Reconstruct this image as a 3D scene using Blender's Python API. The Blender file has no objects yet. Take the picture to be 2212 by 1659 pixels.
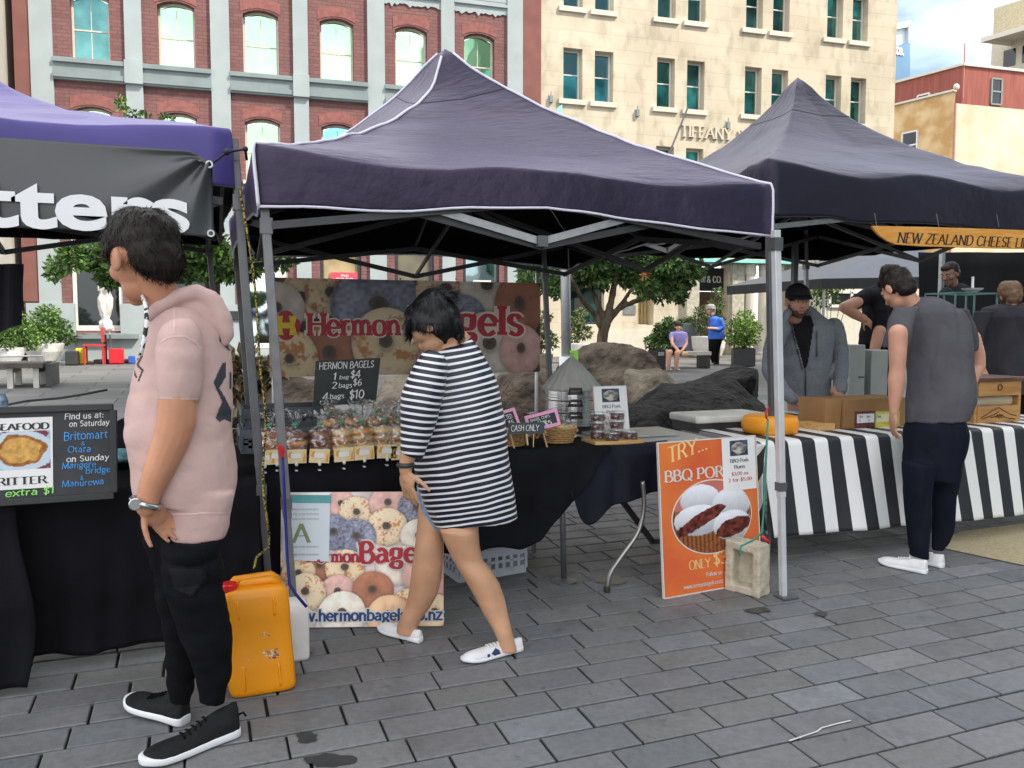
import bpy, bmesh, math, random
import numpy as np
from mathutils import Vector, Matrix
random.seed(11)
rad = math.radians
SC = bpy.context.scene
COL = SC.collection

# ---------------------------------------------------------------- camera, world, sun, exposure
PSI = rad(20.9); PT = math.atan(.0672); CAMH = 1.5; FPX = 1777.0; SLOPE = .0284
RT = Vector((math.cos(PSI), -math.sin(PSI), 0))
FW = Vector((math.sin(PSI)*math.cos(PT), math.cos(PSI)*math.cos(PT), -math.sin(PT)))
UPV = RT.cross(FW)
FH = Vector((math.sin(PSI), math.cos(PSI), 0))
CP = Vector((0, 0, CAMH))
cd = bpy.data.cameras.new('camera'); cam = bpy.data.objects.new('camera', cd); COL.objects.link(cam)
cd.sensor_width = 36; cd.lens = 28.92; cd.clip_start = .05; cd.clip_end = 2000
cam.matrix_world = Matrix(((RT.x, UPV.x, -FW.x, 0), (RT.y, UPV.y, -FW.y, 0), (RT.z, UPV.z, -FW.z, CAMH), (0, 0, 0, 1)))
SC.camera = cam

SUN_EL, SUN_AZ = rad(48), rad(138)          # azimuth measured from +Y towards +X
wd = bpy.data.worlds.new('World'); SC.world = wd; wd.use_nodes = True
nt = wd.node_tree; nt.nodes.clear()
def N(t, **k):
    n = nt.nodes.new(t)
    for a, b in k.items(): setattr(n, a, b)
    return n
sky = N('ShaderNodeTexSky', sky_type='NISHITA', sun_disc=False, sun_elevation=SUN_EL, sun_rotation=SUN_AZ, air_density=1.2, dust_density=1.5)
tc = N('ShaderNodeTexCoord'); mp = N('ShaderNodeMapping'); mp.inputs['Scale'].default_value = (1, 1, 2.2); mp.inputs['Location'].default_value = (.35, .2, .1); mp.inputs['Rotation'].default_value = (0, 0, rad(21.8))
no = N('ShaderNodeTexNoise'); no.inputs['Scale'].default_value = 1.9; no.inputs['Detail'].default_value = 7; no.inputs['Roughness'].default_value = .52
rp = N('ShaderNodeValToRGB'); rp.color_ramp.elements[0].position = .33; rp.color_ramp.elements[1].position = .48
mx = N('ShaderNodeMix', data_type='RGBA'); mx.inputs['B'].default_value = (9.6, 9.8, 10.2, 1)
bg = N('ShaderNodeBackground'); bg.inputs['Strength'].default_value = .115; wo = N('ShaderNodeOutputWorld')
L = nt.links.new
L(tc.outputs['Generated'], mp.inputs['Vector']); L(mp.outputs[0], no.inputs['Vector']); L(no.outputs['Fac'], rp.inputs[0])
L(rp.outputs[0], mx.inputs['Factor']); L(sky.outputs[0], mx.inputs['A']); L(mx.outputs['Result'], bg.inputs[0]); L(bg.outputs[0], wo.inputs[0])
sd = bpy.data.lights.new('sun', 'SUN'); sd.energy = 3.1; sd.angle = rad(4); sd.color = (1, .93, .82)
so = bpy.data.objects.new('sun', sd); COL.objects.link(so); so.location = (20, -20, 40)
sdir = Vector((math.sin(SUN_AZ)*math.cos(SUN_EL), math.cos(SUN_AZ)*math.cos(SUN_EL), math.sin(SUN_EL)))
so.rotation_euler = sdir.to_track_quat('Z', 'Y').to_euler()
vs = SC.view_settings; vs.view_transform = 'Standard'; vs.look = 'None'; vs.gamma = 1; vs.exposure = 1.0; vs.use_curve_mapping = False
SC.cycles.max_bounces = 6; SC.cycles.transparent_max_bounces = 10
try: SC.cycles.use_denoising = True
except Exception: pass

# ---------------------------------------------------------------- helpers
def ray(u, v): return FW*FPX + RT*(u-1106) - UPV*(v-829.5)
def gz(y): return SLOPE*min(y, 34)
def G(u, v, z=0):
    d = ray(u, v); t = (SLOPE*CP.y+z-CP.z)/(d.z-SLOPE*d.y); return CP+d*t
def Yp(u, v, y):
    d = ray(u, v); return CP+d*(y/d.y)
def Zp(u, v, z):
    d = ray(u, v); return CP+d*((z-CAMH)/d.z)
def pxm(p): return (p-CP).dot(FW)/FPX          # metres per overview pixel at p

_rs = np.random.RandomState(5); _LAT = _rs.rand(64, 64, 64).astype(np.float32)
def vn(P, f=1.0, seed=0):
    P = np.asarray(P, dtype=np.float64)*f+seed*17.31+1000
    i = np.floor(P).astype(int); t = P-i; t = t*t*(3-2*t); r = 0
    for dx in (0, 1):
        for dy in (0, 1):
            for dz in (0, 1):
                w = (t[:, 0] if dx else 1-t[:, 0])*(t[:, 1] if dy else 1-t[:, 1])*(t[:, 2] if dz else 1-t[:, 2])
                r = r+w*_LAT[(i[:, 0]+dx) % 64, (i[:, 1]+dy) % 64, (i[:, 2]+dz) % 64]
    return r*2-1
def fbm(P, f=1.0, o=4, seed=0):
    r = 0; a = 1.0
    for k in range(o): r = r+a*vn(P, f*2**k, seed+k); a *= .5
    return r

class MB:
    def __init__(s): s.v = []; s.f = []; s.c = {}; s.a = None
    def add(s, vs, fs, col=None):
        b = len(s.v); s.v.extend([tuple(x) for x in vs]); s.f.extend([tuple(b+i for i in f) for f in fs])
        if col is not None:
            for i in range(len(vs)): s.c[b+i] = col
        return s
    def box(s, c, sz, rot=None, col=None):
        x, y, z = sz[0]/2, sz[1]/2, sz[2]/2
        P = [Vector((a*x, b*y, d*z)) for a, b, d in ((-1,-1,-1),(1,-1,-1),(1,1,-1),(-1,1,-1),(-1,-1,1),(1,-1,1),(1,1,1),(-1,1,1))]
        if rot is not None: P = [rot @ p for p in P]
        c = Vector(c)
        return s.add([p+c for p in P], [(0,3,2,1),(4,5,6,7),(0,1,5,4),(1,2,6,5),(2,3,7,6),(3,0,4,7)], col)
    def bar(s, a, b, w, h=None, up=(0, 0, 1), col=None):
        a, b = Vector(a), Vector(b); h = h or w; d = (b-a); ln = d.length; d.normalize(); up = Vector(up)
        if abs(d.dot(up)) > .97: up = Vector((0, 1, 0))
        x = d.cross(up).normalized(); z = x.cross(d)
        return s.box((a+b)/2, (w, ln, h), Matrix((x, d, z)).transposed(), col)
    def loft(s, rings, cap=True, col=None):
        n = len(rings[0]); b = []
        vs = [p for r in rings for p in r]
        fs = [(i*n+j, i*n+(j+1) % n, (i+1)*n+(j+1) % n, (i+1)*n+j) for i in range(len(rings)-1) for j in range(n)]
        if cap: fs += [tuple(range(n-1, -1, -1)), tuple((len(rings)-1)*n+j for j in range(n))]
        return s.add(vs, fs, col)
    def tube(s, pts, r, n=8, cap=True, col=None):
        pts = [Vector(p) for p in pts]; rings = []; m = len(pts); prev = None
        for i, p in enumerate(pts):
            d = (pts[min(i+1, m-1)]-pts[max(i-1, 0)]).normalized()
            if prev is None:
                x = d.cross(Vector((0, 0, 1)));
                if x.length < .05: x = d.cross(Vector((0, 1, 0)))
            else: x = prev-d*prev.dot(d)
            x.normalize(); prev = x; y = d.cross(x); q = r[i] if isinstance(r, (list, tuple)) else r
            rings.append([p+x*q*math.cos(t*2*math.pi/n)+y*q*math.sin(t*2*math.pi/n) for t in range(n)])
        return s.loft(rings, cap, col)
    def capsule(s, a, b, ra, rb, n=14, k=4):
        a, b = Vector(a), Vector(b); d = b-a; ln = d.length
        if ln < 1e-6: d = Vector((0, 0, 1))
        d.normalize(); pts = []; rs = []
        for i in range(k+1):
            t = math.pi/2*(1-i/k)*.97; pts.append(a-d*ra*math.sin(t)); rs.append(ra*math.cos(t))
        for i in range(k+1):
            t = math.pi/2*i/k*.97; pts.append(b+d*rb*math.sin(t)); rs.append(rb*math.cos(t))
        x = d.cross(Vector((0, 0, 1)))
        if x.length < .05: x = d.cross(Vector((0, 1, 0)))
        x.normalize(); y = d.cross(x)
        return s.loft([[p+x*q*math.cos(t*2*math.pi/n)+y*q*math.sin(t*2*math.pi/n) for t in range(n)] for p, q in zip(pts, rs)])
    def ell(s, c, r, rot=None, n=16, m=10, col=None):
        c = Vector(c); rings = []
        for i in range(m+1):
            t = -math.pi/2+math.pi*(i+.02)/(m+.04); ring = []
            for j in range(n):
                a = 2*math.pi*j/n; p = Vector((r[0]*math.cos(t)*math.cos(a), r[1]*math.cos(t)*math.sin(a), r[2]*math.sin(t)))
                ring.append(c+(rot @ p if rot is not None else p))
            rings.append(ring)
        return s.loft(rings, True, col)
    def lathe(s, prof, c, n=24, rot=None, col=None, cap=True):
        c = Vector(c)
        def q(x, y, z):
            p = Vector((x, y, z)); return c+(rot @ p if rot is not None else p)
        return s.loft([[q(r*math.cos(2*math.pi*j/n), r*math.sin(2*math.pi*j/n), z) for j in range(n)] for r, z in prof], cap, col)
    def prism(s, poly, o, ux, uy, d, col=None):
        o, ux, uy = Vector(o), Vector(ux), Vector(uy); nn = ux.cross(uy).normalized(); n = len(poly)
        vs = [o+ux*x+uy*y for x, y in poly]+[o+ux*x+uy*y-nn*d for x, y in poly]
        return s.add(vs, [tuple(range(n)), tuple(range(2*n-1, n-1, -1))]+[(i, n+i, n+(i+1) % n, (i+1) % n) for i in range(n)], col)
    def grid(s, nu, nv, fn, flip=False):
        vs = [fn(i/nu, j/nv) for j in range(nv+1) for i in range(nu+1)]; w = nu+1
        fs = [(j*w+i, j*w+i+1, (j+1)*w+i+1, (j+1)*w+i) for j in range(nv) for i in range(nu)]
        if flip: fs = [f[::-1] for f in fs]
        return s.add(vs, fs)
    def torus(s, c, R, r, rot=None, n=24, m=10, sz=1, col=None):
        rings = []; c = Vector(c)
        for i in range(n+1):
            a = 2*math.pi*i/n; ring = []
            for j in range(m):
                b = 2*math.pi*j/m; p = Vector(((R+r*math.cos(b))*math.cos(a), (R+r*math.cos(b))*math.sin(a), r*sz*math.sin(b)))
                ring.append(c+(rot @ p if rot is not None else p))
            rings.append(ring)
        return s.loft(rings, False, col)

def tag(o, label=None, cat=None, group=None, kind=None):
    if label: o['label'] = label
    if cat: o['category'] = cat
    if group: o['group'] = group
    if kind: o['kind'] = kind
    return o
def thing(name, label, cat, loc, group=None):
    o = bpy.data.objects.new(name, None); o.empty_display_size = .1; COL.objects.link(o); o.location = Vector(loc)
    return tag(o, label, cat, group)
def wloc(o):
    p = Vector(o.location)
    while o.parent is not None: o = o.parent; p = p+Vector(o.location)
    return p
def obj(name, mb, mat, parent=None, smooth=False, bevel=0, solid=0, sub=0, org=None, angle=None):
    me = mb if isinstance(mb, bpy.types.Mesh) else None
    if me is None:
        me = bpy.data.meshes.new(name); me.from_pydata(mb.v, [], mb.f)
        if mb.c:
            at = me.color_attributes.new('Col', 'FLOAT_COLOR', 'POINT')
            arr = np.ones((len(mb.v), 4), np.float32)
            for i, c in mb.c.items(): arr[i, :3] = c[:3]
            at.data.foreach_set('color', arr.ravel())
    me.name = name
    o = bpy.data.objects.new(name, me); COL.objects.link(o)
    if not me.materials: me.materials.append(mat)
    off = Vector((0, 0, 0))
    if parent is not None: o.parent = parent; off = wloc(parent)
    if org is not None: o.location = Vector(org)-off; off = Vector(org)
    if off.length > 0: me.transform(Matrix.Translation(-off))
    if smooth:
        me.polygons.foreach_set('use_smooth', [True]*len(me.polygons))
    if bevel:
        m = o.modifiers.new('bevel', 'BEVEL'); m.width = bevel; m.segments = 2; m.limit_method = 'ANGLE'
    if solid:
        m = o.modifiers.new('solid', 'SOLIDIFY'); m.thickness = solid; m.offset = 0
    if sub:
        m = o.modifiers.new('sub', 'SUBSURF'); m.levels = sub; m.render_levels = sub
    me.update()
    return o
def dup(o, parent=None, loc=None, rz=None):
    c = o.copy(); COL.objects.link(c); c.parent = parent
    if loc is not None: c.location = Vector(loc)
    if rz is not None: c.rotation_euler = (0, 0, rz)
    for ch in list(o.children): dup(ch, c)
    return c
def colattr(me, name, arr):
    at = me.color_attributes.new(name, 'FLOAT_COLOR', 'POINT'); a = np.ones((len(me.vertices), 4), np.float32); a[:, :3] = arr; at.data.foreach_set('color', a.ravel())
def getco(me):
    a = np.empty(len(me.vertices)*3, np.float64); me.vertices.foreach_get('co', a); return a.reshape(-1, 3)
def setco(me, a): me.vertices.foreach_set('co', np.asarray(a).ravel()); me.update()
def getno(me):
    a = np.empty(len(me.vertices)*3, np.float64); me.vertices.foreach_get('normal', a); return a.reshape(-1, 3)
def remesh(mb, voxel, it=6, fac=.5):
    me = bpy.data.meshes.new('tmp'); me.from_pydata(mb.v, [], mb.f); o = bpy.data.objects.new('tmp', me); COL.objects.link(o)
    m = o.modifiers.new('r', 'REMESH'); m.mode = 'VOXEL'; m.voxel_size = voxel; m.use_smooth_shade = True
    if it: m2 = o.modifiers.new('s', 'SMOOTH'); m2.iterations = it; m2.factor = fac
    dg = bpy.context.evaluated_depsgraph_get(); r = bpy.data.meshes.new_from_object(o.evaluated_get(dg))
    bpy.data.objects.remove(o); bpy.data.meshes.remove(me); r.materials.clear(); return r

# ---------------------------------------------------------------- materials
def M(name, col, rough=.6, metal=0, var=.12, vs=6, bump=0, bs=60, col2=None, spec=.5, coat=0, sheen=0, stretch=(1, 1, 1), attr=None, lo=.35, hi=.65, detail=5, sheen_tint=None, alpha=1, bdist=.01, sss=0):
    if rough >= .75 and spec == .5: spec = .18
    m = bpy.data.materials.new(name); m.use_nodes = True; t = m.node_tree; b = t.nodes['Principled BSDF']; lk = t.links.new
    nn = lambda k: t.nodes.new('ShaderNode'+k)
    tc = nn('TexCoord'); mp = nn('Mapping'); mp.inputs['Scale'].default_value = stretch; lk(tc.outputs['Object'], mp.inputs[0])
    b.inputs['Roughness'].default_value = rough; b.inputs['Metallic'].default_value = metal; b.inputs['Specular IOR Level'].default_value = spec
    b.inputs['Coat Weight'].default_value = coat; b.inputs['Sheen Weight'].default_value = sheen
    if sss: b.inputs['Subsurface Weight'].default_value = sss; b.inputs['Subsurface Scale'].default_value = .02; b.inputs['Subsurface Radius'].default_value = (1, .4, .2)
    if sheen_tint: b.inputs['Sheen Tint'].default_value = (*sheen_tint, 1)
    nz = nn('TexNoise'); nz.inputs['Scale'].default_value = vs; nz.inputs['Detail'].default_value = detail; lk(mp.outputs[0], nz.inputs['Vector'])
    rp = nn('ValToRGB'); e = rp.color_ramp.elements; e[0].position = lo; e[1].position = hi
    c2 = col2 if col2 else tuple(min(1, c*(1+var)) for c in col); c1 = col if col2 else tuple(c*(1-var) for c in col)
    if attr:
        at = nn('Attribute'); at.attribute_name = attr; mu = nn('Mix'); mu.data_type = 'RGBA'; mu.blend_type = 'MULTIPLY'; mu.inputs['Factor'].default_value = 1
        e[0].color = (1-var,)*3+(1,); e[1].color = (1+var,)*3+(1,); lk(nz.outputs['Fac'], rp.inputs[0]); lk(at.outputs['Color'], mu.inputs['A']); lk(rp.outputs[0], mu.inputs['B']); lk(mu.outputs['Result'], b.inputs['Base Color'])
    else:
        e[0].color = (*c1, 1); e[1].color = (*c2, 1); lk(nz.outputs['Fac'], rp.inputs[0]); lk(rp.outputs[0], b.inputs['Base Color'])
    if bump:
        n2 = nn('TexNoise'); n2.inputs['Scale'].default_value = bs; n2.inputs['Detail'].default_value = 4; lk(mp.outputs[0], n2.inputs['Vector'])
        bp = nn('Bump'); bp.inputs['Strength'].default_value = bump; bp.inputs['Distance'].default_value = bdist; lk(n2.outputs['Fac'], bp.inputs['Height']); lk(bp.outputs[0], b.inputs['Normal'])
    return m
def nodes_of(m): return m.node_tree, m.node_tree.nodes['Principled BSDF'], m.node_tree.links.new
# ================================================================ lettering
GL = {
'A': '.8|l 0,0 .4,1;l .4,1 .8,0;l .16,.36 .64,.36', 'B': '.66|l .08,0 .08,1;s .08,1 .38,1 .55,.77 .38,.53 .08,.53;s .08,.53 .45,.53 .63,.27 .45,0 .08,0',
'C': '.76|s .7,.8 .55,.97 .35,1 .14,.85 .04,.5 .14,.15 .38,0 .56,.04 .72,.2', 'D': '.78|l .08,0 .08,1;s .08,1 .4,1 .64,.85 .73,.5 .64,.15 .4,0 .08,0',
'E': '.6|l .08,0 .08,1;l .08,1 .56,1;l .08,.52 .44,.52;l .08,0 .58,0', 'F': '.56|l .08,0 .08,1;l .08,1 .56,1;l .08,.52 .44,.52', 'G': '.82|s .7,.8 .55,.97 .35,1 .14,.85 .04,.5 .14,.15 .38,0 .58,.04 .72,.15;l .72,.12 .72,.42;l .5,.42 .78,.42',
'H': '.78|l .08,0 .08,1;l .7,0 .7,1;l .08,.52 .7,.52', 'I': '.18|l .09,0 .09,1', 'K': '.72|l .08,0 .08,1;l .64,1 .08,.42;l .25,.6 .7,0', 'L': '.58|l .08,0 .08,1;l .08,0 .56,0',
'M': '.95|l .08,0 .1,1;l .1,1 .47,.08;l .47,.08 .85,1;l .85,1 .87,0', 'N': '.8|l .08,0 .08,1;l .08,1 .72,0;l .72,0 .72,1', 'O': '.86|c .43,0 .15,.13 .04,.5 .15,.87 .43,1 .71,.87 .82,.5 .71,.13',
'P': '.62|l .08,0 .08,1;s .08,1 .42,1 .58,.74 .42,.47 .08,.47', 'Q': '.86|c .43,0 .15,.13 .04,.5 .15,.87 .43,1 .71,.87 .82,.5 .71,.13;l .5,.22 .85,-.1', 'R': '.72|l .08,0 .08,1;s .08,1 .42,1 .58,.76 .42,.52 .08,.52;l .35,.52 .7,0',
'S': '.6|s .52,.84 .4,.98 .22,.98 .08,.8 .14,.62 .4,.46 .54,.28 .44,.06 .25,0 .06,.15', 'T': '.7|l .35,0 .35,1;l .0,1 .7,1', 'U': '.78|s .08,1 .08,.35 .2,.05 .4,0 .6,.05 .7,.35 .7,1', 'W': '1.1|l 0,1 .28,0;l .28,0 .54,1;l .54,1 .8,0;l .8,0 1.08,1', 'Y': '.74|l 0,1 .37,.48;l .74,1 .37,.48;l .37,.48 .37,0', 'Z': '.66|l .04,1 .62,1;l .62,1 .02,0;l .02,0 .64,0',
'a': '.58|s .1,.55 .27,.68 .46,.5;l .46,.54 .46,0;s .46,.38 .2,.36 .05,.19 .18,.0 .46,.14', 'b': '.6|l .09,0 .09,1;c .32,0 .1,.1 .09,.34 .12,.58 .32,.68 .52,.55 .55,.34 .52,.13', 'c': '.5|s .46,.55 .28,.68 .1,.56 .04,.34 .1,.12 .28,0 .47,.13', 'd': '.6|l .5,0 .5,1;c .28,0 .08,.13 .04,.34 .08,.55 .28,.68 .48,.58 .5,.34 .48,.1',
'e': '.56|s .05,.36 .5,.36 .48,.55 .28,.68 .1,.56 .04,.34 .1,.12 .28,0 .5,.12', 'f': '.36|s .36,.95 .24,1 .15,.85 .15,.6;l .15,.6 .15,0;l .02,.66 .32,.66', 'g': '.58|c .27,.2 .08,.28 .06,.45 .1,.62 .27,.68 .44,.6 .46,.44 .42,.26;s .16,.22 .1,.1 .2,.05 .42,.04 .5,-.1 .4,-.27 .2,-.27 .04,-.15 .14,.0;l .42,.6 .56,.68', 'h': '.6|l .09,0 .09,1;s .09,.48 .3,.68 .5,.5;l .5,.5 .5,0', 'i': '.2|l .1,0 .1,.68;l .1,.86 .1,.96',
'l': '.2|l .1,0 .1,1', 'k': '.56|l .09,0 .09,1;l .5,.68 .09,.3;l .22,.42 .54,0', 'v': '.54|l .02,.68 .27,0;l .27,0 .52,.68', 'm': '.9|l .09,0 .09,.68;s .09,.48 .26,.68 .44,.5;l .44,.5 .44,0;s .44,.48 .62,.68 .8,.5;l .8,.5 .8,0', 'n': '.6|l .09,0 .09,.68;s .09,.46 .3,.68 .5,.5;l .5,.5 .5,0', 'o': '.6|c .3,0 .1,.1 .04,.34 .1,.58 .3,.68 .5,.58 .56,.34 .5,.1', 'p': '.6|l .09,-.3 .09,.68;c .32,0 .12,.1 .09,.34 .12,.58 .32,.68 .52,.55 .55,.34 .52,.13',
'r': '.42|l .09,0 .09,.68;s .09,.44 .22,.64 .4,.62', 's': '.48|s .42,.55 .3,.68 .14,.66 .07,.5 .2,.37 .38,.28 .43,.13 .28,0 .06,.1', 't': '.38|s .15,.9 .15,.3 .2,.04 .36,.04;l .0,.66 .34,.66', 'u': '.6|s .09,.68 .09,.2 .2,0 .36,.03 .49,.2;l .49,.68 .49,0', 'w': '.85|l 0,.68 .22,0;l .22,0 .42,.66;l .42,.66 .62,0;l .62,0 .84,.68', 'x': '.56|l .03,0 .5,.68;l .03,.68 .53,0', 'y': '.56|l .02,.68 .28,.05;s .54,.68 .28,0 .14,-.27 .02,-.27', 'z': '.5|l .04,.68 .46,.68;l .46,.68 .03,0;l .03,0 .48,0',
'0': '.58|c .28,0 .08,.2 .04,.5 .08,.8 .28,1 .48,.8 .53,.5 .48,.2', '1': '.34|l .2,0 .2,1;l .2,1 .04,.82', '2': '.58|s .06,.75 .16,.96 .34,.98 .5,.78 .4,.5 .06,.02;l .06,.02 .54,.02', '3': '.56|s .06,.85 .25,1 .46,.86 .42,.62 .22,.54;s .22,.54 .46,.48 .5,.22 .28,0 .04,.12', '4': '.6|l .42,0 .42,1;l .42,1 .03,.3;l .03,.3 .58,.3', '5': '.56|l .48,1 .12,1;l .12,1 .09,.58;s .09,.58 .32,.64 .5,.4 .4,.08 .2,0 .04,.1', '6': '.56|s .46,.9 .26,.96 .08,.6 .06,.25 .25,0 .46,.14 .48,.38 .3,.55 .08,.38',
'$': '.56|s .5,.8 .36,.94 .18,.92 .07,.75 .14,.6 .38,.45 .5,.28 .42,.1 .24,.05 .05,.18;l .28,-.12 .28,1.12', '&': '.8|s .76,0 .2,.7 .22,.94 .36,1 .48,.86 .4,.65 .12,.38 .08,.14 .3,0 .55,.12 .72,.45', '.': '.22|l .1,0 .1,.1', ',': '.22|l .12,.08 .06,-.12', ':': '.22|l .1,.05 .1,.15;l .1,.5 .1,.6', "'": '.18|l .1,.8 .1,1', '-': '.4|l .05,.38 .35,.38', ' ': '.32|', '/': '.4|l 0,0 .38,1'}
def catmull(P, closed, n=5):
    P = [Vector((*p, 0)) for p in P]; m = len(P); out = []
    rng = range(m if closed else m-1)
    for i in rng:
        if closed: a, b, c, d = P[(i-1) % m], P[i], P[(i+1) % m], P[(i+2) % m]
        else: a, b, c, d = P[max(i-1, 0)], P[i], P[i+1], P[min(i+2, m-1)]
        for k in range(n):
            t = k/n; out.append(.5*((2*b)+(c-a)*t+(2*a-5*b+4*c-d)*t*t+(3*b-a-3*c+d)*t**3))
    out.append(P[0] if closed else P[-1]); return [(p.x, p.y) for p in out]
def letters(s, thick=.16, thin=.07, serif=.0, slant=0, gap=.09, jit=0, seed=1, sc=1.0):
    """skeleton lettering -> list of 2-D quads in units of cap height, plus width"""
    rr = random.Random(seed); x = 0; Q = []
    for ch in s:
        if ch not in GL: x += .3; continue
        w, st = GL[ch].split('|'); w = float(w); dy = rr.uniform(-jit, jit)*.6
        for q in st.split(';'):
            if not q: continue
            k, *ps = q.split(); P = [tuple(map(float, p.split(','))) for p in ps]
            if jit: P = [(a+rr.uniform(-jit, jit)*.5, b+rr.uniform(-jit, jit)*.5) for a, b in P]
            C = P if k == 'l' else catmull(P, k == 'c'); L_, R_ = [], []
            for i, (a, b) in enumerate(C):
                p, n = C[max(i-1, 0)], C[min(i+1, len(C)-1)]
                if k == 'c' and i in (0, len(C)-1): p, n = C[-2], C[1]
                dx, dy_ = n[0]-p[0], n[1]-p[1]; l = math.hypot(dx, dy_) or 1; dx /= l; dy_ /= l
                hw = (thin+(thick-thin)*abs(dy_)**1.3)/2; ex = 0
                if k == 'l': ex = (.5*thin if not serif else .0)*(-1 if i == 0 else 1)
                L_.append((x+a-dy_*hw+dx*ex, b+dx*hw+dy_*ex+dy)); R_.append((x+a+dy_*hw+dx*ex, b-dx*hw+dy_*ex+dy))
            for i in range(len(C)-1): Q.append([R_[i], R_[i+1], L_[i+1], L_[i]])
            if serif and k == 'l':
                (a0, b0), (a1, b1) = P
                if abs(b1-b0) > .3*abs(a1-a0)+.25:
                    for a, b in P:
                        if min(abs(b), abs(b-.68), abs(b-1), abs(b+.3)) < .03 and not (ch in 'AMNWVK' and k == 'l' and ch == 'A' and b > .9):
                            h = thin*.5; bb = b+(h if b < .5 else -h); w2 = thick*.5+serif; Q.append([(x+a-w2, bb-h), (x+a+w2, bb-h), (x+a+w2, bb+h), (x+a-w2, bb+h)])
        x += w+gap
    if slant: Q = [[(a+slant*b, b) for a, b in q] for q in Q]
    return Q, x-gap
def put_letters(mb, s, o, ux, uy, h, width=None, bold=0, depth=0, align='l', **k):
    """writes s with its base line at o, cap height h (m); width squeezes it to that many metres"""
    Q, w = letters(s, **k); sx = (width/w if width else h); ux, uy = Vector(ux).normalized(), Vector(uy).normalized(); n = ux.cross(uy); o = Vector(o)
    if align == 'c': o = o-ux*(sx*w/2)
    if align == 'r': o = o-ux*(sx*w)
    for i, q in enumerate(Q):
        P = [o+ux*(a*sx)+uy*(b*h)+n*(.00006*(i % 40)) for a, b in q]
        if (P[1]-P[0]).cross(P[2]-P[1]).dot(n) < 0: P = P[::-1]
        if depth:
            B = [p-n*depth for p in P]; mb.add(P+B, [(0, 1, 2, 3)]+[(j, 4+j, 4+(j+1) % 4, (j+1) % 4) for j in range(4)])
        else: mb.add(P, [(0, 1, 2, 3)])
def put_text(mb, s, o, ux, uy, size, width=None, height=None, offset=0, extrude=0, shear=0, align='l'):
    """the built-in typeface"""
    cu = bpy.data.curves.new('t', 'FONT'); cu.body = s; cu.size = 1; cu.offset = offset; cu.shear = shear; cu.extrude = .0; cu.resolution_u = 4
    to = bpy.data.objects.new('t', cu); COL.objects.link(to); dg = bpy.context.evaluated_depsgraph_get(); me = bpy.data.meshes.new_from_object(to.evaluated_get(dg))
    bpy.data.objects.remove(to); bpy.data.curves.remove(cu)
    co = getco(me); x0, x1 = co[:, 0].min(), co[:, 0].max(); sx = (width/(x1-x0)) if width else size; sy = height/(co[:, 1].max()-co[:, 1].min()) if height else size
    ux, uy = Vector(ux).normalized(), Vector(uy).normalized(); n = ux.cross(uy); o = Vector(o)
    if align == 'c': o = o-ux*(sx*(x1-x0)/2)
    P = [o+ux*((p[0]-x0)*sx)+uy*(p[1]*sy) for p in co]; fs = [tuple(f.vertices) for f in me.polygons]
    f0 = fs[0]
    if (P[f0[1]]-P[f0[0]]).cross(P[f0[2]]-P[f0[1]]).dot(n) < 0: fs = [f[::-1] for f in fs]
    mb.add(P, fs)
    if extrude:
        ec = {}
        for f in fs:
            for i in range(len(f)):
                e = (f[i], f[(i+1) % len(f)]); ec[e] = 1
        b = len(mb.v); base = b-len(P); mb.v.extend([tuple(p-n*extrude) for p in P])
        for (i, j) in ec:
            if (j, i) not in ec: mb.f.append((base+j, base+i, b+i, b+j))
    bpy.data.meshes.remove(me)

# ================================================================ printed pictures (flat prints: colour per grid vertex)
def picture(name, o, ux, uy, w, h, nx, ny, fn, mat, parent, back=.004):
    ux, uy = Vector(ux).normalized(), Vector(uy).normalized(); n = ux.cross(uy); o = Vector(o)
    X, Y = np.meshgrid(np.linspace(0, 1, nx+1), np.linspace(0, 1, ny+1)); c = np.clip(fn(X.ravel(), Y.ravel()), 0, 1)
    P = np.array(o)+np.outer(X.ravel()*w, np.array(ux))+np.outer(Y.ravel()*h, np.array(uy)); W = nx+1
    fs = [(j*W+i, j*W+i+1, (j+1)*W+i+1, (j+1)*W+i) for j in range(ny) for i in range(nx)]
    me = bpy.data.meshes.new(name); me.from_pydata(P.tolist(), [], fs); colattr(me, 'Col', c); return obj(name, me, mat, parent)
PRINT = M('printed sheet', (.5, .5, .5), .45, var=.03, vs=30, attr='Col', spec=.3)
def lin(*c): return np.array([((x/255+.055)/1.055)**2.4 if x > 10 else x/255/12.92 for x in c])
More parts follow.
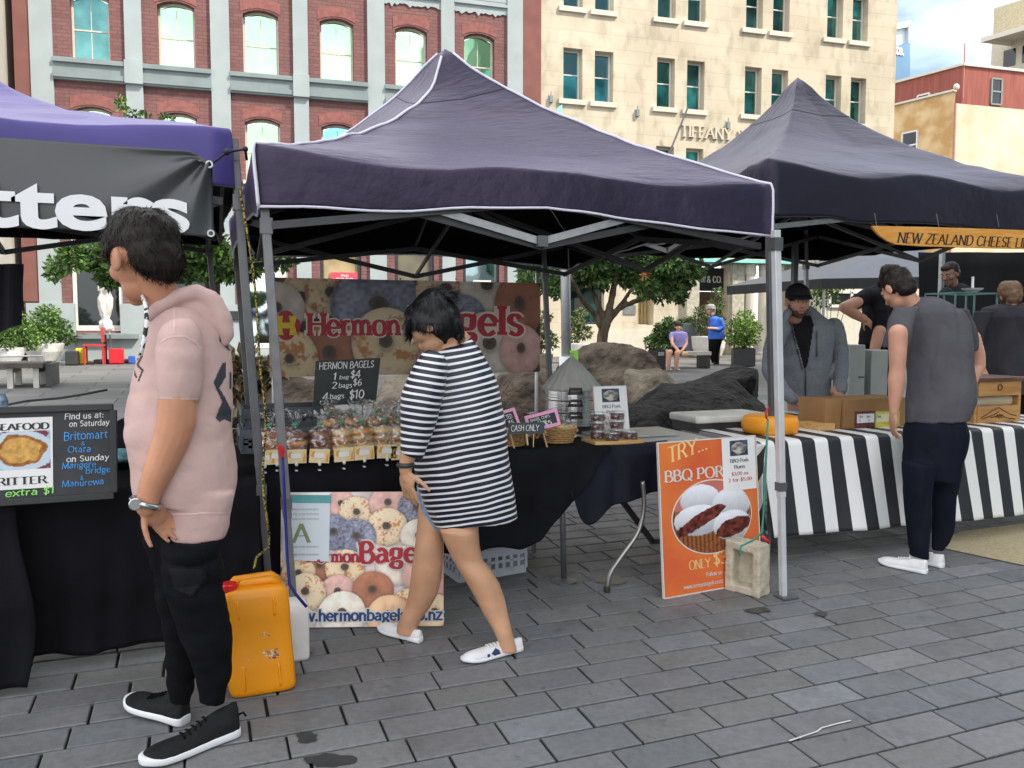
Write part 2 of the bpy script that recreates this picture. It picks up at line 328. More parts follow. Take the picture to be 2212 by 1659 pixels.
def bagels(asp, items, bg, seed=0, dim=1.0):
    """items: (cx, cy, r, hole, kind, squash); coordinates in heights"""
    kinds = {'plain': lin(226, 186, 146), 'cheese': lin(222, 150, 90), 'poppy': lin(140, 142, 160), 'white': lin(232, 220, 205), 'choc': lin(176, 118, 92), 'pink': lin(222, 178, 168), 'seed': lin(225, 190, 145)}
    def fn(X, Y):
        x = X*asp; y = Y; P = np.stack([x, y, 0*x], 1); C = np.tile(lin(*bg), (len(x), 1))*(1+.3*fbm(P, 6, 3, seed))[:, None]
        for k, (cx, cy, r, ho, kind, sq) in enumerate(items):
            dx, dy = (x-cx)/r, (y-cy)/(r*sq); d = np.sqrt(dx*dx+dy*dy)+.04*vn(P, 5/r*.3, k); dh = np.sqrt((dx+.02)**2+(dy-.08)**2)/ho
            m = d < 1; t = (d-ho)/(1-ho); prof = np.clip(1-(2*t-1)**2, 0, 1); nz = np.sqrt(prof)+.15; lx = (-dx*.35+dy*.75)*np.clip(t, 0, 1)
            sh = np.clip(.42+.45*nz**.7+.28*lx, .12, 1.25); c = np.tile(kinds[kind], (len(x), 1))
            n1 = fbm(P, 3/r, 4, 20+k); n2 = vn(P, 14/r, 40+k)
            if kind == 'cheese': f = np.clip((n1+.6*n2-.1)/.6, 0, 1)[:, None]; c = lin(236, 212, 172)*(1-f)+lin(198, 138, 92)*f
            elif kind == 'poppy': c = c*(1+.5*n2+.3*n1)[:, None]
            elif kind == 'seed': f = np.clip((n2+n1*.7-.15)/.5, 0, 1)[:, None]; c = lin(236, 214, 180)*(1-f)+lin(208, 138, 84)*f
            else: c = c*(1+.18*n1)[:, None]
            c = c*sh[:, None]; hm = (dh < 1) & m; hc = lin(120, 105, 95)*.6
            c = np.where(hm[:, None], hc*(.5+.6*np.clip(dh, 0, 1))[:, None], c); C = np.where(m[:, None], c, C)
            ring = (d >= 1) & (d < 1.12); C = np.where(ring[:, None], C*(.68+.32*(d-1)/.12)[:, None], C)
        return C*dim
    return fn
# ================================================================ ground
JOINT = M('joint', (.012, .013, .012), .95, col2=(.022, .028, .014), vs=9)
def paver_mat():
    m = M('basalt paver', (.1, .1, .1), .62, var=.10, vs=38, attr='Col', bump=.35, bs=160, bdist=.004, spec=.35)
    t, b, lk = nodes_of(m); mu = b.inputs['Base Color'].links[0].from_node
    tc = [n for n in t.nodes if n.type == 'TEX_COORD'][0]
    def blot(scale, p0, p1, c0, c1, src):
        z = t.nodes.new('ShaderNodeTexNoise'); z.inputs['Scale'].default_value = scale; z.inputs['Detail'].default_value = 5; lk(tc.outputs['Object'], z.inputs['Vector'])
        r = t.nodes.new('ShaderNodeValToRGB'); r.color_ramp.elements[0].position = p0; r.color_ramp.elements[1].position = p1
        r.color_ramp.elements[0].color = (*c0, 1); r.color_ramp.elements[1].color = (*c1, 1); lk(z.outputs['Fac'], r.inputs[0])
        x = t.nodes.new('ShaderNodeMix'); x.data_type = 'RGBA'; x.blend_type = 'MULTIPLY'; x.inputs['Factor'].default_value = 1
        lk(src, x.inputs['A']); lk(r.outputs[0], x.inputs['B']); return x.outputs['Result']
    s = blot(5.5, .33, .47, (.85, .85, .84), (1, 1, 1), mu.outputs['Result'])
    s = blot(17, .66, .72, (1, 1, 1), (.72, .72, .72), s)
    s = blot(2.2, .3, .7, (.92, .925, .92), (1.07, 1.07, 1.08), s)
    lk(s, b.inputs['Base Color'])
    z = t.nodes.new('ShaderNodeTexNoise'); z.inputs['Scale'].default_value = 4; lk(tc.outputs['Object'], z.inputs['Vector'])
    r = t.nodes.new('ShaderNodeMapRange'); r.inputs['From Min'].default_value = .3; r.inputs['From Max'].default_value = .7; r.inputs['To Min'].default_value = .42; r.inputs['To Max'].default_value = .72; lk(z.outputs['Fac'], r.inputs['Value']); lk(r.outputs[0], b.inputs['Roughness'])
    return m
PAVER = paver_mat()
PX0, PX1, PY0, PY1 = -4.2, 9.2, .6, 9.4
mb = MB(); OFF = {8: .32, 7: .2, 6: .15, 5: .083, 4: .2, 3: .259, 2: .041, 1: .242, 0: .197, -1: .1}
RH, RL = .159, .3285
for k in range(-10, 46):
    y1 = 2.253+RH*k; y0 = y1-RH
    if y1 < PY0 or y0 > PY1: continue
    off = OFF.get(k, random.uniform(0, .33)); x = PX0-.6+((off-PX0) % RL)
    while x < PX1:
        x0 = x+random.uniform(-.003, .003); x1 = x+RL; x += RL; g = .0046+random.uniform(0, .0012); bv = .004
        if y0 < 1.2 and (x0 < -1.5 or x1 > 4.5): continue
        tone = random.gauss(.146, .010)*(1.22 if random.random() < .04 else 1); ch = random.choice(((1, 1, 1), (.98, 1, 1.03), (.97, 1, 1.04), (1, 1.0, .97), (1.01, .99, 1.02)))
        c = tuple(tone*q for q in ch); dz = random.uniform(-.0012, .0012)
        a0, a1, b0, b1 = x0+g, x1-g, y0+g, y1-g
        P = [(a0, b0, gz(b0)-.012), (a1, b0, gz(b0)-.012), (a1, b1, gz(b1)-.012), (a0, b1, gz(b1)-.012)]
        Q = [(px, py, gz(py)-.003+dz) for px, py in ((a0, b0), (a1, b0), (a1, b1), (a0, b1))]
        T = [(a0+bv, b0+bv, gz(b0+bv)+dz), (a1-bv, b0+bv, gz(b0+bv)+dz), (a1-bv, b1-bv, gz(b1-bv)+dz), (a0+bv, b1-bv, gz(b1-bv)+dz)]
        mb.add(P+Q+T, [(8, 9, 10, 11)]+[(i, (i+1) % 4, 4+(i+1) % 4, 4+i) for i in range(4)]+[(4+i, 4+(i+1) % 4, 8+(i+1) % 4, 8+i) for i in range(4)], c)
tag(obj('paving', mb, PAVER), 'dark grey basalt pavers laid in staggered courses under the stalls', 'paving', kind='structure')
# the plaza beyond and all other ground: one sheet, laid with larger slabs
def plaza_mat():
    m = M('plaza', (.2, .2, .2), .7, var=.1, vs=3, spec=.3); t, b, lk = nodes_of(m)
    g = t.nodes.new('ShaderNodeNewGeometry'); br = t.nodes.new('ShaderNodeTexBrick'); lk(g.outputs['Position'], br.inputs['Vector'])
    br.inputs['Scale'].default_value = 1; br.inputs['Brick Width'].default_value = 1.2; br.inputs['Row Height'].default_value = .6; br.inputs['Mortar Size'].default_value = .012
    br.inputs['Color1'].default_value = (.115, .116, .115, 1); br.inputs['Color2'].default_value = (.165, .165, .16, 1); br.inputs['Mortar'].default_value = (.05, .05, .048, 1)  # slab colours lowered to stand in for shade over the far plaza
    z = t.nodes.new('ShaderNodeTexNoise'); z.inputs['Scale'].default_value = .5; z.inputs['Detail'].default_value = 6; lk(g.outputs['Position'], z.inputs['Vector'])
    x = t.nodes.new('ShaderNodeMix'); x.data_type = 'RGBA'; x.blend_type = 'OVERLAY'; x.inputs['Factor'].default_value = .25; lk(br.outputs['Color'], x.inputs['A']); lk(z.outputs['Fac'], x.inputs['B']); lk(x.outputs['Result'], b.inputs['Base Color'])
    return m
xs = [-160, PX0, PX1, 260]; ys = [-60, PY0, PY1, 34, 300]; mb = MB()
for j, y in enumerate(ys):
    for i, x in enumerate(xs): mb.v.append((x, y, gz(y)-.0125))
me = bpy.data.meshes.new('ground'); fs = [(j*4+i, j*4+i+1, (j+1)*4+i+1, (j+1)*4+i) for j in range(4) for i in range(3)]
me.from_pydata(mb.v, [], fs); me.materials.append(plaza_mat()); me.materials.append(JOINT)
for p, (j, i) in zip(me.polygons, [(j, i) for j in range(4) for i in range(3)]): p.material_index = 1 if (i == 1 and j == 1) else 0
tag(obj('ground', me, None), 'pale grey slabs of the sloping plaza', 'ground', kind='structure')
# sandy aggregate strip beyond the paving at the right
mb = MB(); pa = [G(2010, 1178, .005), G(2075, 1148, .005), G(2230, 1128, .005), G(2330, 1130, .005), G(2330, 1245, .005), G(2212, 1221, .005)]
mb.add(pa, [tuple(range(6))]); tag(obj('path', mb, M('aggregate', (.36, .29, .17), .9, col2=(.46, .39, .26), vs=60, bump=.5, bs=220, detail=8)), 'sandy yellow aggregate strip at the edge of the paving', 'path', kind='structure')
# wet patches and small dropped things on the paving are pattern of the ground
mb = MB()
def blob(u, v, ru, rv, z, n=18, seed=0):
    rr = random.Random(seed); c = []
    for i in range(n):
        a = 2*math.pi*i/n; q = 1+rr.uniform(-.22, .22); c.append(G(u+ru*q*math.cos(a), v+rv*q*math.sin(a), z))
    return c[::-1]
for i, (u, v, ru, rv) in enumerate(((712, 1642, 52, 14), (662, 1592, 22, 13), (1635, 1318, 26, 6), (1773, 1326, 14, 5), (1228, 1255, 30, 8), (1320, 1252, 32, 10))):
    b = blob(u, v, ru, rv, .0045, seed=i); mb.add(b, [tuple(range(len(b)))])
tag(obj('wet_patch', mb, M('damp', (.032, .034, .034), .3, var=.2, vs=20)), kind='structure', label='dark damp patches on the grey pavers', cat='damp patch')
mb = MB()
for pts in (((1705, 1600), (1740, 1588), (1765, 1580), (1775, 1572), (1800, 1565), (1838, 1556)),):
    for a, b in zip(pts[:-1], pts[1:]):
        A, B = G(*a, .0035), G(*b, .0035); d = (B-A).normalized(); s = Vector((-d.y, d.x, 0))*(.0035 if pts[0][0] == 1705 else .0016)
        mb.add([A-s, B-s, B+s, A+s], [(0, 1, 2, 3)])
tag(obj('scratch_mark', mb, M('vein', (.55, .55, .53), .8)), 'pale quartz veins and scratches across the pavers', 'scratch mark', kind='structure')

# ================================================================ facades across the plaza
TH = rad(4.2); E_ = Vector((math.cos(TH), -math.sin(TH), 0)); N_ = Vector((math.sin(TH), math.cos(TH), 0)); W0 = Vector((0, 24, 0))
def FP(s, z, o=0): return W0+E_*s-N_*o+Vector((0, 0, z))     # o > 0: towards the square
RF = Matrix((E_, N_, Vector((0, 0, 1)))).transposed()
def fbox(mb, s0, s1, z0, z1, o0, o1, col=None): return mb.box(FP((s0+s1)/2, (z0+z1)/2, (o0+o1)/2), (abs(s1-s0), abs(o1-o0), abs(z1-z0)), RF, col)
def fmat(m, kind):
    t, b, lk = nodes_of(m); g = t.nodes.new('ShaderNodeNewGeometry'); d = t.nodes.new('ShaderNodeVectorMath'); d.operation = 'DOT_PRODUCT'; d.inputs[1].default_value = E_
    sp = t.nodes.new('ShaderNodeSeparateXYZ'); cb = t.nodes.new('ShaderNodeCombineXYZ'); lk(g.outputs['Position'], d.inputs[0]); lk(g.outputs['Position'], sp.inputs[0]); lk(d.outputs['Value'], cb.inputs[0]); lk(sp.outputs['Z'], cb.inputs[1])
    br = t.nodes.new('ShaderNodeTexBrick'); lk(cb.outputs[0], br.inputs['Vector']); br.inputs['Scale'].default_value = 1
    z = t.nodes.new('ShaderNodeTexNoise'); z.inputs['Detail'].default_value = 6; lk(cb.outputs[0], z.inputs['Vector'])
    rp = t.nodes.new('ShaderNodeValToRGB'); lk(z.outputs['Fac'], rp.inputs[0])
    x = t.nodes.new('ShaderNodeMix'); x.data_type = 'RGBA'; x.blend_type = 'MULTIPLY'; x.inputs['Factor'].default_value = 1; lk(br.outputs['Color'], x.inputs['A']); lk(rp.outputs[0], x.inputs['B'])
    if kind == 'brick':
        br.inputs['Brick Width'].default_value = .26; br.inputs['Row Height'].default_value = .095; br.inputs['Mortar Size'].default_value = .008
        br.inputs['Color1'].default_value = (.235, .118, .108, 1); br.inputs['Color2'].default_value = (.195, .095, .088, 1); br.inputs['Mortar'].default_value = (.15, .08, .075, 1)
        z.inputs['Scale'].default_value = 1.2; rp.color_ramp.elements[0].color = (.72, .7, .72, 1); rp.color_ramp.elements[1].color = (1.1, 1.1, 1.1, 1)
    else:
        br.inputs['Brick Width'].default_value = 1.15; br.inputs['Row Height'].default_value = .42; br.inputs['Mortar Size'].default_value = .006
        br.inputs['Color1'].default_value = (.585, .515, .395, 1); br.inputs['Color2'].default_value = (.555, .48, .36, 1); br.inputs['Mortar'].default_value = (.51, .44, .33, 1)
        z.inputs['Scale'].default_value = .55; rp.color_ramp.elements[0].position = .38; rp.color_ramp.elements[1].position = .55; rp.color_ramp.elements[0].color = (.86, .855, .85, 1); rp.color_ramp.elements[1].color = (1, 1, 1, 1)
        z2 = t.nodes.new('ShaderNodeTexNoise'); z2.inputs['Scale'].default_value = 2.6; z2.inputs['Detail'].default_value = 8; mp = t.nodes.new('ShaderNodeMapping'); mp.inputs['Scale'].default_value = (1, .45, 1); lk(cb.outputs[0], mp.inputs[0]); lk(mp.outputs[0], z2.inputs['Vector'])
        r2 = t.nodes.new('ShaderNodeValToRGB'); lk(z2.outputs['Fac'], r2.inputs[0]); r2.color_ramp.elements[0].position = .36; r2.color_ramp.elements[1].position = .5; r2.color_ramp.elements[0].color = (.82, .81, .80, 1); r2.color_ramp.elements[1].color = (1, 1, 1, 1)
        x2 = t.nodes.new('ShaderNodeMix'); x2.data_type = 'RGBA'; x2.blend_type = 'MULTIPLY'; x2.inputs['Factor'].default_value = 1; lk(x.outputs['Result'], x2.inputs['A']); lk(r2.outputs[0], x2.inputs['B']); x = x2
    lk(x.outputs['Result'], b.inputs['Base Color'])
    bp = t.nodes.new('ShaderNodeBump'); bp.inputs['Strength'].default_value = .5; bp.inputs['Distance'].default_value = .02; lk(br.outputs['Fac'], bp.inputs['Height']); bp.invert = True; lk(bp.outputs[0], b.inputs['Normal'])
    return m
BRICK = fmat(M('red brick', (.3, .1, .07), .85), 'brick'); STONE = fmat(M('cream stone', (.6, .5, .3), .85), 'stone')
RUST = M('rust red render', (.20, .088, .075), .85, var=.1, vs=2); ARCH = M('arch brick', (.245, .10, .088), .85, var=.15, vs=8)
GREY = M('grey render', (.33, .375, .375), .8, var=.05, vs=1.5, bump=.1, bs=20); GREYD = M('grey trim', (.215, .255, .255), .8, var=.08, vs=2)
WHITE = M('white paint', (.64, .62, .57), .5, var=.04); CREAMP = M('cream paint', (.56, .52, .43), .6, var=.05)
DARKGLASS = M('dark glass', (.012, .016, .016), .06, var=.3, vs=1, spec=.6)
def glass(name, col, rough=.04, spread=.35, vs=.5):
    m = M(name, tuple(c*(1-spread) for c in col), rough, metal=1, col2=tuple(min(1, c*(1+spread)) for c in col), vs=vs, lo=.3, hi=.7)
    t, b, lk = nodes_of(m); g = t.nodes.new('ShaderNodeNewGeometry'); mp = [n for n in t.nodes if n.type == 'MAPPING'][0]; lk(g.outputs['Position'], mp.inputs[0])
    z = t.nodes.new('ShaderNodeTexNoise'); z.inputs['Scale'].default_value = .9; lk(g.outputs['Position'], z.inputs['Vector']); bp = t.nodes.new('ShaderNodeBump'); bp.inputs['Strength'].default_value = .12; bp.inputs['Distance'].default_value = .05; lk(z.outputs['Fac'], bp.inputs['Height']); lk(bp.outputs[0], b.inputs['Normal'])
    return m
GREENGLASS = glass('mint reflective glass', (.47, .80, .46), spread=.22); STONEGLASS = glass('teal reflective glass', (.10, .24, .23), spread=.7, vs=.9); BLUEGLASS = glass('blue reflective glass', (.2, .42, .5), spread=.3)

def wall_holes(mb, s0, s1, z0, z1, holes, depth, o=0):
    S = sorted({s0, s1, *[q for h in holes for q in h[:2]]}); Z = sorted({z0, z1, *[q for h in holes for q in h[2:4]]})
    for a, b in zip(S[:-1], S[1:]):
        for c, d in zip(Z[:-1], Z[1:]):
            if any(h[0] <= a and b <= h[1] and h[2] <= c and d <= h[3] for h in holes): continue
            mb.add([FP(a, c, o), FP(b, c, o), FP(b, d, o), FP(a, d, o)], [(0, 1, 2, 3)])
    for a, b, c, d in [h[:4] for h in holes]:
        P = [FP(a, c, o), FP(b, c, o), FP(b, d, o), FP(a, d, o)]; Q = [FP(a, c, o-depth), FP(b, c, o-depth), FP(b, d, o-depth), FP(a, d, o-depth)]
        mb.add(P+Q, [(i, 4+i, 4+(i+1) % 4, (i+1) % 4) for i in range(4)])
def arc_s(a, b, z, rise, n=8): return [(a+(b-a)*i/n, z+rise*(1-(2*i/n-1)**2)) for i in range(n+1)]
def sash(parent, a, b, c, d, o, fr=.055, mull=True, rise=0, fm=None, gm=None, sill=True, mid=.5):
    mb = MB(); fbox(mb, a, a+fr, c, d, o-.06, o); fbox(mb, b-fr, b, c, d, o-.06, o); fbox(mb, a+fr, b-fr, c, c+fr*1.5, o-.06, o)
    zm = c+(d-c)*mid; fbox(mb, a+fr, b-fr, zm-.018, zm+.018, o-.06, o-.012)
    if mull: fbox(mb, (a+b)/2-.010, (a+b)/2+.010, c+fr*1.5, d-fr, o-.06, o-.03)
    if rise:
        pl = arc_s(a+fr, b-fr, d-fr, rise)+[(q, z+.30*(1 if False else 0)+.0) for q, z in []]
        top = arc_s(a, b, d, rise)[::-1]; mb.prism(arc_s(a, b, d-fr, rise)+top, FP(0, 0, o), E_, Vector((0, 0, 1)), .06)
    else: fbox(mb, a+fr, b-fr, d-fr, d, o-.06, o)
    w = obj('window', mb, fm or WHITE, parent)
    mg = MB(); poly = [(a+fr, c+fr*1.5), (b-fr, c+fr*1.5)]+(arc_s(a+fr, b-fr, d-fr-.001, rise)[::-1] if rise else [(b-fr, d-fr), (a+fr, d-fr)])
    mg.prism(poly, FP(0, 0, o-.035), E_, Vector((0, 0, 1)), .012); obj('pane', mg, gm or GREENGLASS, w)
    if sill:
        ms = MB(); fbox(ms, a-.08, b+.08, c-.1, c-.002, o-.05, .07); obj('sill', ms, fm or WHITE, w)
    return w
# ---- brick building
BB = thing('brick_building', 'red brick building with grey pilasters and arched mint green windows', 'building', FP(-3.8, .5))
PIL = [(-3.78, -3.27), (-1.58, -1.17), (.52, 1.0), (2.65, 3.05), (4.68, 5.16), (6.79, 7.18), (8.78, 9.25)]
CEN = [-2.4, -.33, 1.81, 3.84, 5.93, 7.94]
mb = MB(); holes = []
for i, c in enumerate(CEN):
    holes += [(c-.46, c+.46, 8.40, 10.13), (c-.46, c+.46, 5.5, 7.25), (c-.46, c+.46, 11.3, 12.6)]
wall_holes(mb, -4.15, 9.25, 4.7, 13, holes, .32)
g0 = []
for i in range(6): g0.append((PIL[i][1]+.24, PIL[i+1][0]-.24, 1.45 if i == 0 else .62, 4.55))
wall_holes(mb, -4.15, 9.25, .0, 4.7, g0, .4)
for c in CEN:
    for zt in (10.13, 7.25):     # masonry filling above the arch
        mb.prism(arc_s(c-.46, c+.46, zt-.14, .13)+[(c+.46, zt), (c-.46, zt)], FP(0, 0, -.001), E_, Vector((0, 0, 1)), .32)
mb.add([FP(-4.15, 0, 0), FP(-4.15, 13, 0), FP(-4.15, 13, -6), FP(-4.15, 0, -6)], [(0, 1, 2, 3)])
obj('wall', mb, BRICK, BB)
for i, (a, b) in enumerate(PIL):
    mb = MB(); fbox(mb, a, b, .6, 13, -.1, .09)
    if i % 2 == 1: fbox(mb, a-.015, b+.015, 7.86, 8.45, .0, .20)
    obj('pilaster', mb, GREY, BB)
mb = MB(); fbox(mb, 9.25, 9.83, .6, 13, -.4, .06); obj('end_strip', mb, RUST, BB)
mb = MB(); fbox(mb, -4.15, -3.78, 2.2, 13, -.1, .05); obj('corner_strip', mb, RUST, BB)
for i in range(6):
    mb = MB(); a, b = PIL[i][1], PIL[i+1][0]; fbox(mb, a, b, 8.03, 8.28, -.05, .10); fbox(mb, a, b, 8.28, 8.36, -.05, .17); fbox(mb, a, b, 8.36, 8.41, -.05, .12); fbox(mb, a, b, 7.90, 8.03, -.05, .16); fbox(mb, a, b, 7.85, 7.90, -.05, .12)
    obj('ledge', mb, GREYD, BB)
    if i >= 4:
        mb = MB(); top = 10.95; n = 22; poly = []
        for k in range(n+1): poly.append((a+(b-a)*k/n, 10.69+random.uniform(-.045, .03)-(.06 if k % 7 == 3 else 0)))
        mb.prism(poly+[(b, top+.1), (a, top+.1)], FP(0, 0, .04), E_, Vector((0, 0, 1)), .08); fbox(mb, a, b, top-.05, top+.02, .03, .10); fbox(mb, a, b, top+.1, top+.45, -.02, .05); obj('broken_cornice', mb, GREY, BB)
    c = CEN[i]
    for zt in (10.13, 7.25):
        mb = MB(); mb.prism(arc_s(c-.52, c+.52, zt-.1, .13)+arc_s(c-.52, c+.52, zt+.2, .1)[::-1], FP(0, 0, .012), E_, Vector((0, 0, 1)), .03); obj('brick_arch', mb, ARCH, BB)
    sash(BB, c-.455, c+.455, 8.42, 10.0, -.2, rise=.12, fm=CREAMP, gm=GREENGLASS if i else STONEGLASS)
    sash(BB, c-.455, c+.455, 5.55, 7.12, -.2, rise=.12, fm=CREAMP, gm=GREENGLASS if i < 3 else BLUEGLASS)
    sash(BB, c-.455, c+.455, 11.35, 12.6, -.2, fm=CREAMP)
mb = MB(); fbox(mb, -4.2, 9.25, .3, 2.16, -.05, .12) if False else None
for i, (a, b) in enumerate(PIL): fbox(mb, a-.3, b+.3, .3, 2.16, -.05, .13)
fbox(mb, PIL[0][1]+.3, PIL[1][0]-.3, .3, 1.36, -.05, .11)
for i in range(1, 6): fbox(mb, PIL[i][1]+.3, PIL[i+1][0]-.3, .3, .95, -.05, .11)
obj('plinth', mb, GREY, BB)
mb = MB(); fbox(mb, -3.12, -1.45, 1.24, 1.36, .11, .3); obj('stone_ledge', mb, GREYD, BB)
WARM = M('warm shop interior', (.20, .14, .06), .25, col2=(.42, .33, .17), vs=1.2); DIM = M('dim shop interior', (.05, .045, .03), .2, col2=(.16, .14, .09), vs=1)  # warm light and dimness of the interiors coloured into opaque panes
PALEG = glass('pale shop glass', (.55, .66, .66), spread=.2); DKM = M('dark frame', (.03, .03, .03), .4)
def shop(i, a, b, c, d, fm, gm, fr=.09):
    mb = MB(); fbox(mb, a, a+fr, c, d, -.2, -.05); fbox(mb, b-fr, b, c, d, -.2, -.05); fbox(mb, a+fr, b-fr, c, c+fr*1.4, -.2, -.05); fbox(mb, a+fr, b-fr, d-fr, d, -.2, -.05)
    w = obj('shop_window', mb, fm, BB); mg = MB(); fbox(mg, a+fr, b-fr, c+fr*1.4, d-fr, -.14, -.12); obj('pane', mg, gm, w); return w
for i, (a, b, c, d) in enumerate(g0): shop(i, a+.01, b-.01, max(c, .96)+.01, d, WHITE if i in (0, 2) else DKM, (DARKGLASS, DARKGLASS, PALEG, WARM, DIM, PALEG)[i])
for s in (-.95, 4.85): pass
mb = MB(); fbox(mb, -1.2, -.6, 1.72, 1.98, .13, .17); q = obj('wall_plate', mb, M('plate', (.02, .024, .03), .5), BB)
mb = MB(); fbox(mb, .75, 1.2, 1.72, 1.98, .13, .17); obj('wall_plate', mb, bpy.data.materials['plate'], BB)
# ---- cream stone building
SB = thing('stone_building', 'cream stone building with paired sash windows and raised lettering', 'building', FP(10, .5))
PR = [10.56, 11.58, 13.68, 14.73, 16.82, 17.82, 19.9, 20.9]
holes = []
for s in PR: holes += [(s, s+.62, 8.45, 9.98), (s, s+.62, 11.18, 12.7), (s, s+.62, 5.72, 7.25)]
mb = MB(); wall_holes(mb, 9.83, 22.71, 4.2, 13.2, holes, .34)
low = [(10.75, 11.95, 1.62, 3.7), (13.1, 13.66, 1.62, 3.6), (15.2, 16.35, .3, 3.62), (17.2, 18.4, .3, 3.62)]
wall_holes(mb, 9.83, 22.71, .0, 4.2, low, .5)
mb.add([FP(22.71, 0, 0), FP(22.71, 13.2, 0), FP(22.71, 13.2, -8), FP(22.71, 0, -8)], [(3, 2, 1, 0)])
obj('wall', mb, STONE, SB)
for s in PR:
    for z0, z1 in ((8.45, 9.98), (11.18, 12.7), (5.72, 7.25)):
        sash(SB, s+.01, s+.61, z0+.01, z1-.005, -.24, mull=False, fm=WHITE, gm=BLUEGLASS if (s < 12) else STONEGLASS, sill=False, mid=.52)
        ms = MB(); fbox(ms, s-.16, s+.72, z0-.15, z0, -.2, .08); obj('sill', ms, CREAMP, SB)
mb = MB(); fbox(mb, 9.83, 10.72, .3, 1.05, 0, .06); fbox(mb, 12.0, 15.1, .3, 1.45, 0, .05); obj('plinth', mb, CREAMP, SB)
mb = MB(); fbox(mb, 10.76, 11.94, 1.63, 1.72, -.3, -.2); fbox(mb, 10.76, 10.82, 1.72, 3.6, -.3, -.2); fbox(mb, 11.88, 11.94, 1.72, 3.6, -.3, -.2); fbox(mb, 10.82, 11.88, 2.78, 2.86, -.3, -.2)
for k in range(12): fbox(mb, 10.84+k*.088, 10.86+k*.088, 2.86, 3.5, -.27, -.25)
w = obj('display_window', mb, M('bronze frame', (.05, .045, .035), .4), SB); mg = MB(); fbox(mg, 10.82, 11.88, 1.72, 3.6, -.34, -.31); obj('pane', mg, glass('shop teal glass', (.16, .24, .22), spread=.5), w)
mb = MB(); fbox(mb, 11.05, 11.45, 1.95, 2.45, -.3, -.24); obj('display_panel', mb, DKM, w)
mb = MB(); fbox(mb, 13.11, 13.65, 1.63, 3.6, -.5, -.42); [fbox(mb, 13.14+k*.12, 13.20+k*.12, 1.66, 3.6, -.42, -.36) for k in range(5)]; obj('shutter', mb, M('tan shutter', (.42, .32, .16), .5), SB)
mb = MB(); fbox(mb, 12.6, 13.02, 1.95, 2.25, 0, .03); obj('wall_plate', mb, M('metal plate', (.35, .34, .32), .35, metal=.6), SB)
WOODD = M('dark timber', (.055, .025, .012), .45, col2=(.09, .045, .02), stretch=(6, 6, .6))
mb = MB(); fbox(mb, 15.22, 15.56, .31, 2.72, -.45, -.38); fbox(mb, 15.58, 15.95, .31, 2.72, -.45, -.38); fbox(mb, 15.97, 16.33, .31, 2.72, -.45, -.38); dr = obj('door', mb, WOODD, SB)
mb = MB(); fbox(mb, 15.3, 15.32, 1.0, 1.9, -.38, -.33); obj('handle', mb, M('brass', (.5, .35, .1), .3, metal=1), dr)
mb = MB(); fbox(mb, 15.21, 16.34, 2.74, 3.5, -.42, -.30); DSIGN = obj('door_sign', mb, M('black sign', (.01, .01, .01), .4), SB)
COLM = M('mottled stone', (.34, .31, .25), .7, col2=(.5, .46, .37), vs=9)
for s in (14.95, 16.6): mb = MB(); fbox(mb, s-.22, s+.22, .3, 3.6, .0, .2); obj('pier', mb, COLM, SB)
for s in (17.05, 17.6, 18.1): mb = MB(); mb.lathe([(.19, .4), (.19, .7), (.15, .75), (.15, 3.2), (.2, 3.3), (.2, 3.6)], FP(s, 0, .15), 18); obj('column', mb, CREAMP, SB, smooth=False)
mb = MB(); fbox(mb, 14.7, 20.5, 3.62, 3.72, 0, .55); obj('awning', mb, M('teal awning', (.25, .62, .56), .5), SB)
mb = MB(); mb.tube([FP(14.1, 7.0, .05), FP(14.45, 8.35, .6)], .03); obj('flag_pole', mb, M('pole grey', (.25, .25, .25), .4, metal=.5), SB)
for s, z in ((10.15, 8.4), (13.0, 8.2), (16.2, 8.05)):
    mb = MB(); fbox(mb, s-.05, s+.05, z-.1, z+.1, 0, .1); mb.tube([FP(s, z+.1, .06), FP(s, z+.22, .06)], .015); obj('wall_light', mb, GREYD, SB)
mb = MB(); mb.prism([(10.22, 7.9), (10.42, 7.85), (10.42, 8.2), (10.3, 8.12)], FP(0, 0, .3), E_, Vector((0, 0, 1)), .02); obj('bracket_sign', mb, M('teal sign', (.25, .6, .55), .5), SB)
# ---- neighbour at the far left
LB = thing('balcony_building', 'pale concrete building with balcony at the far left', 'building', FP(-6.5, .5))
mb = MB(); wall_holes(mb, -12, -4.35, 0, 14, [(-5.3, -4.9, 8.9, 9.7)], .3, 1.2); mb.add([FP(-4.35, 0, 1.2), FP(-4.35, 14, 1.2), FP(-4.35, 14, -4), FP(-4.35, 0, -4)], [(3, 2, 1, 0)])
obj('wall', mb, M('pale concrete', (.45, .43, .38), .8, var=.1, vs=1), LB)
mb = MB(); fbox(mb, -5.6, -4.3, 7.0, 7.25, 1.2, 1.9); fbox(mb, -5.6, -4.3, 7.25, 8.1, 1.82, 1.9); fbox(mb, -5.6, -4.3, 8.7, 9.0, 1.2, 1.35); obj('balcony', mb, M('balcony grey', (.3, .31, .31), .6), LB)
mb = MB(); mb.tube([FP(-4.5, 6.9, 1.3), FP(-4.5, .5, 1.3)], .06); obj('downpipe', mb, GREYD, LB)
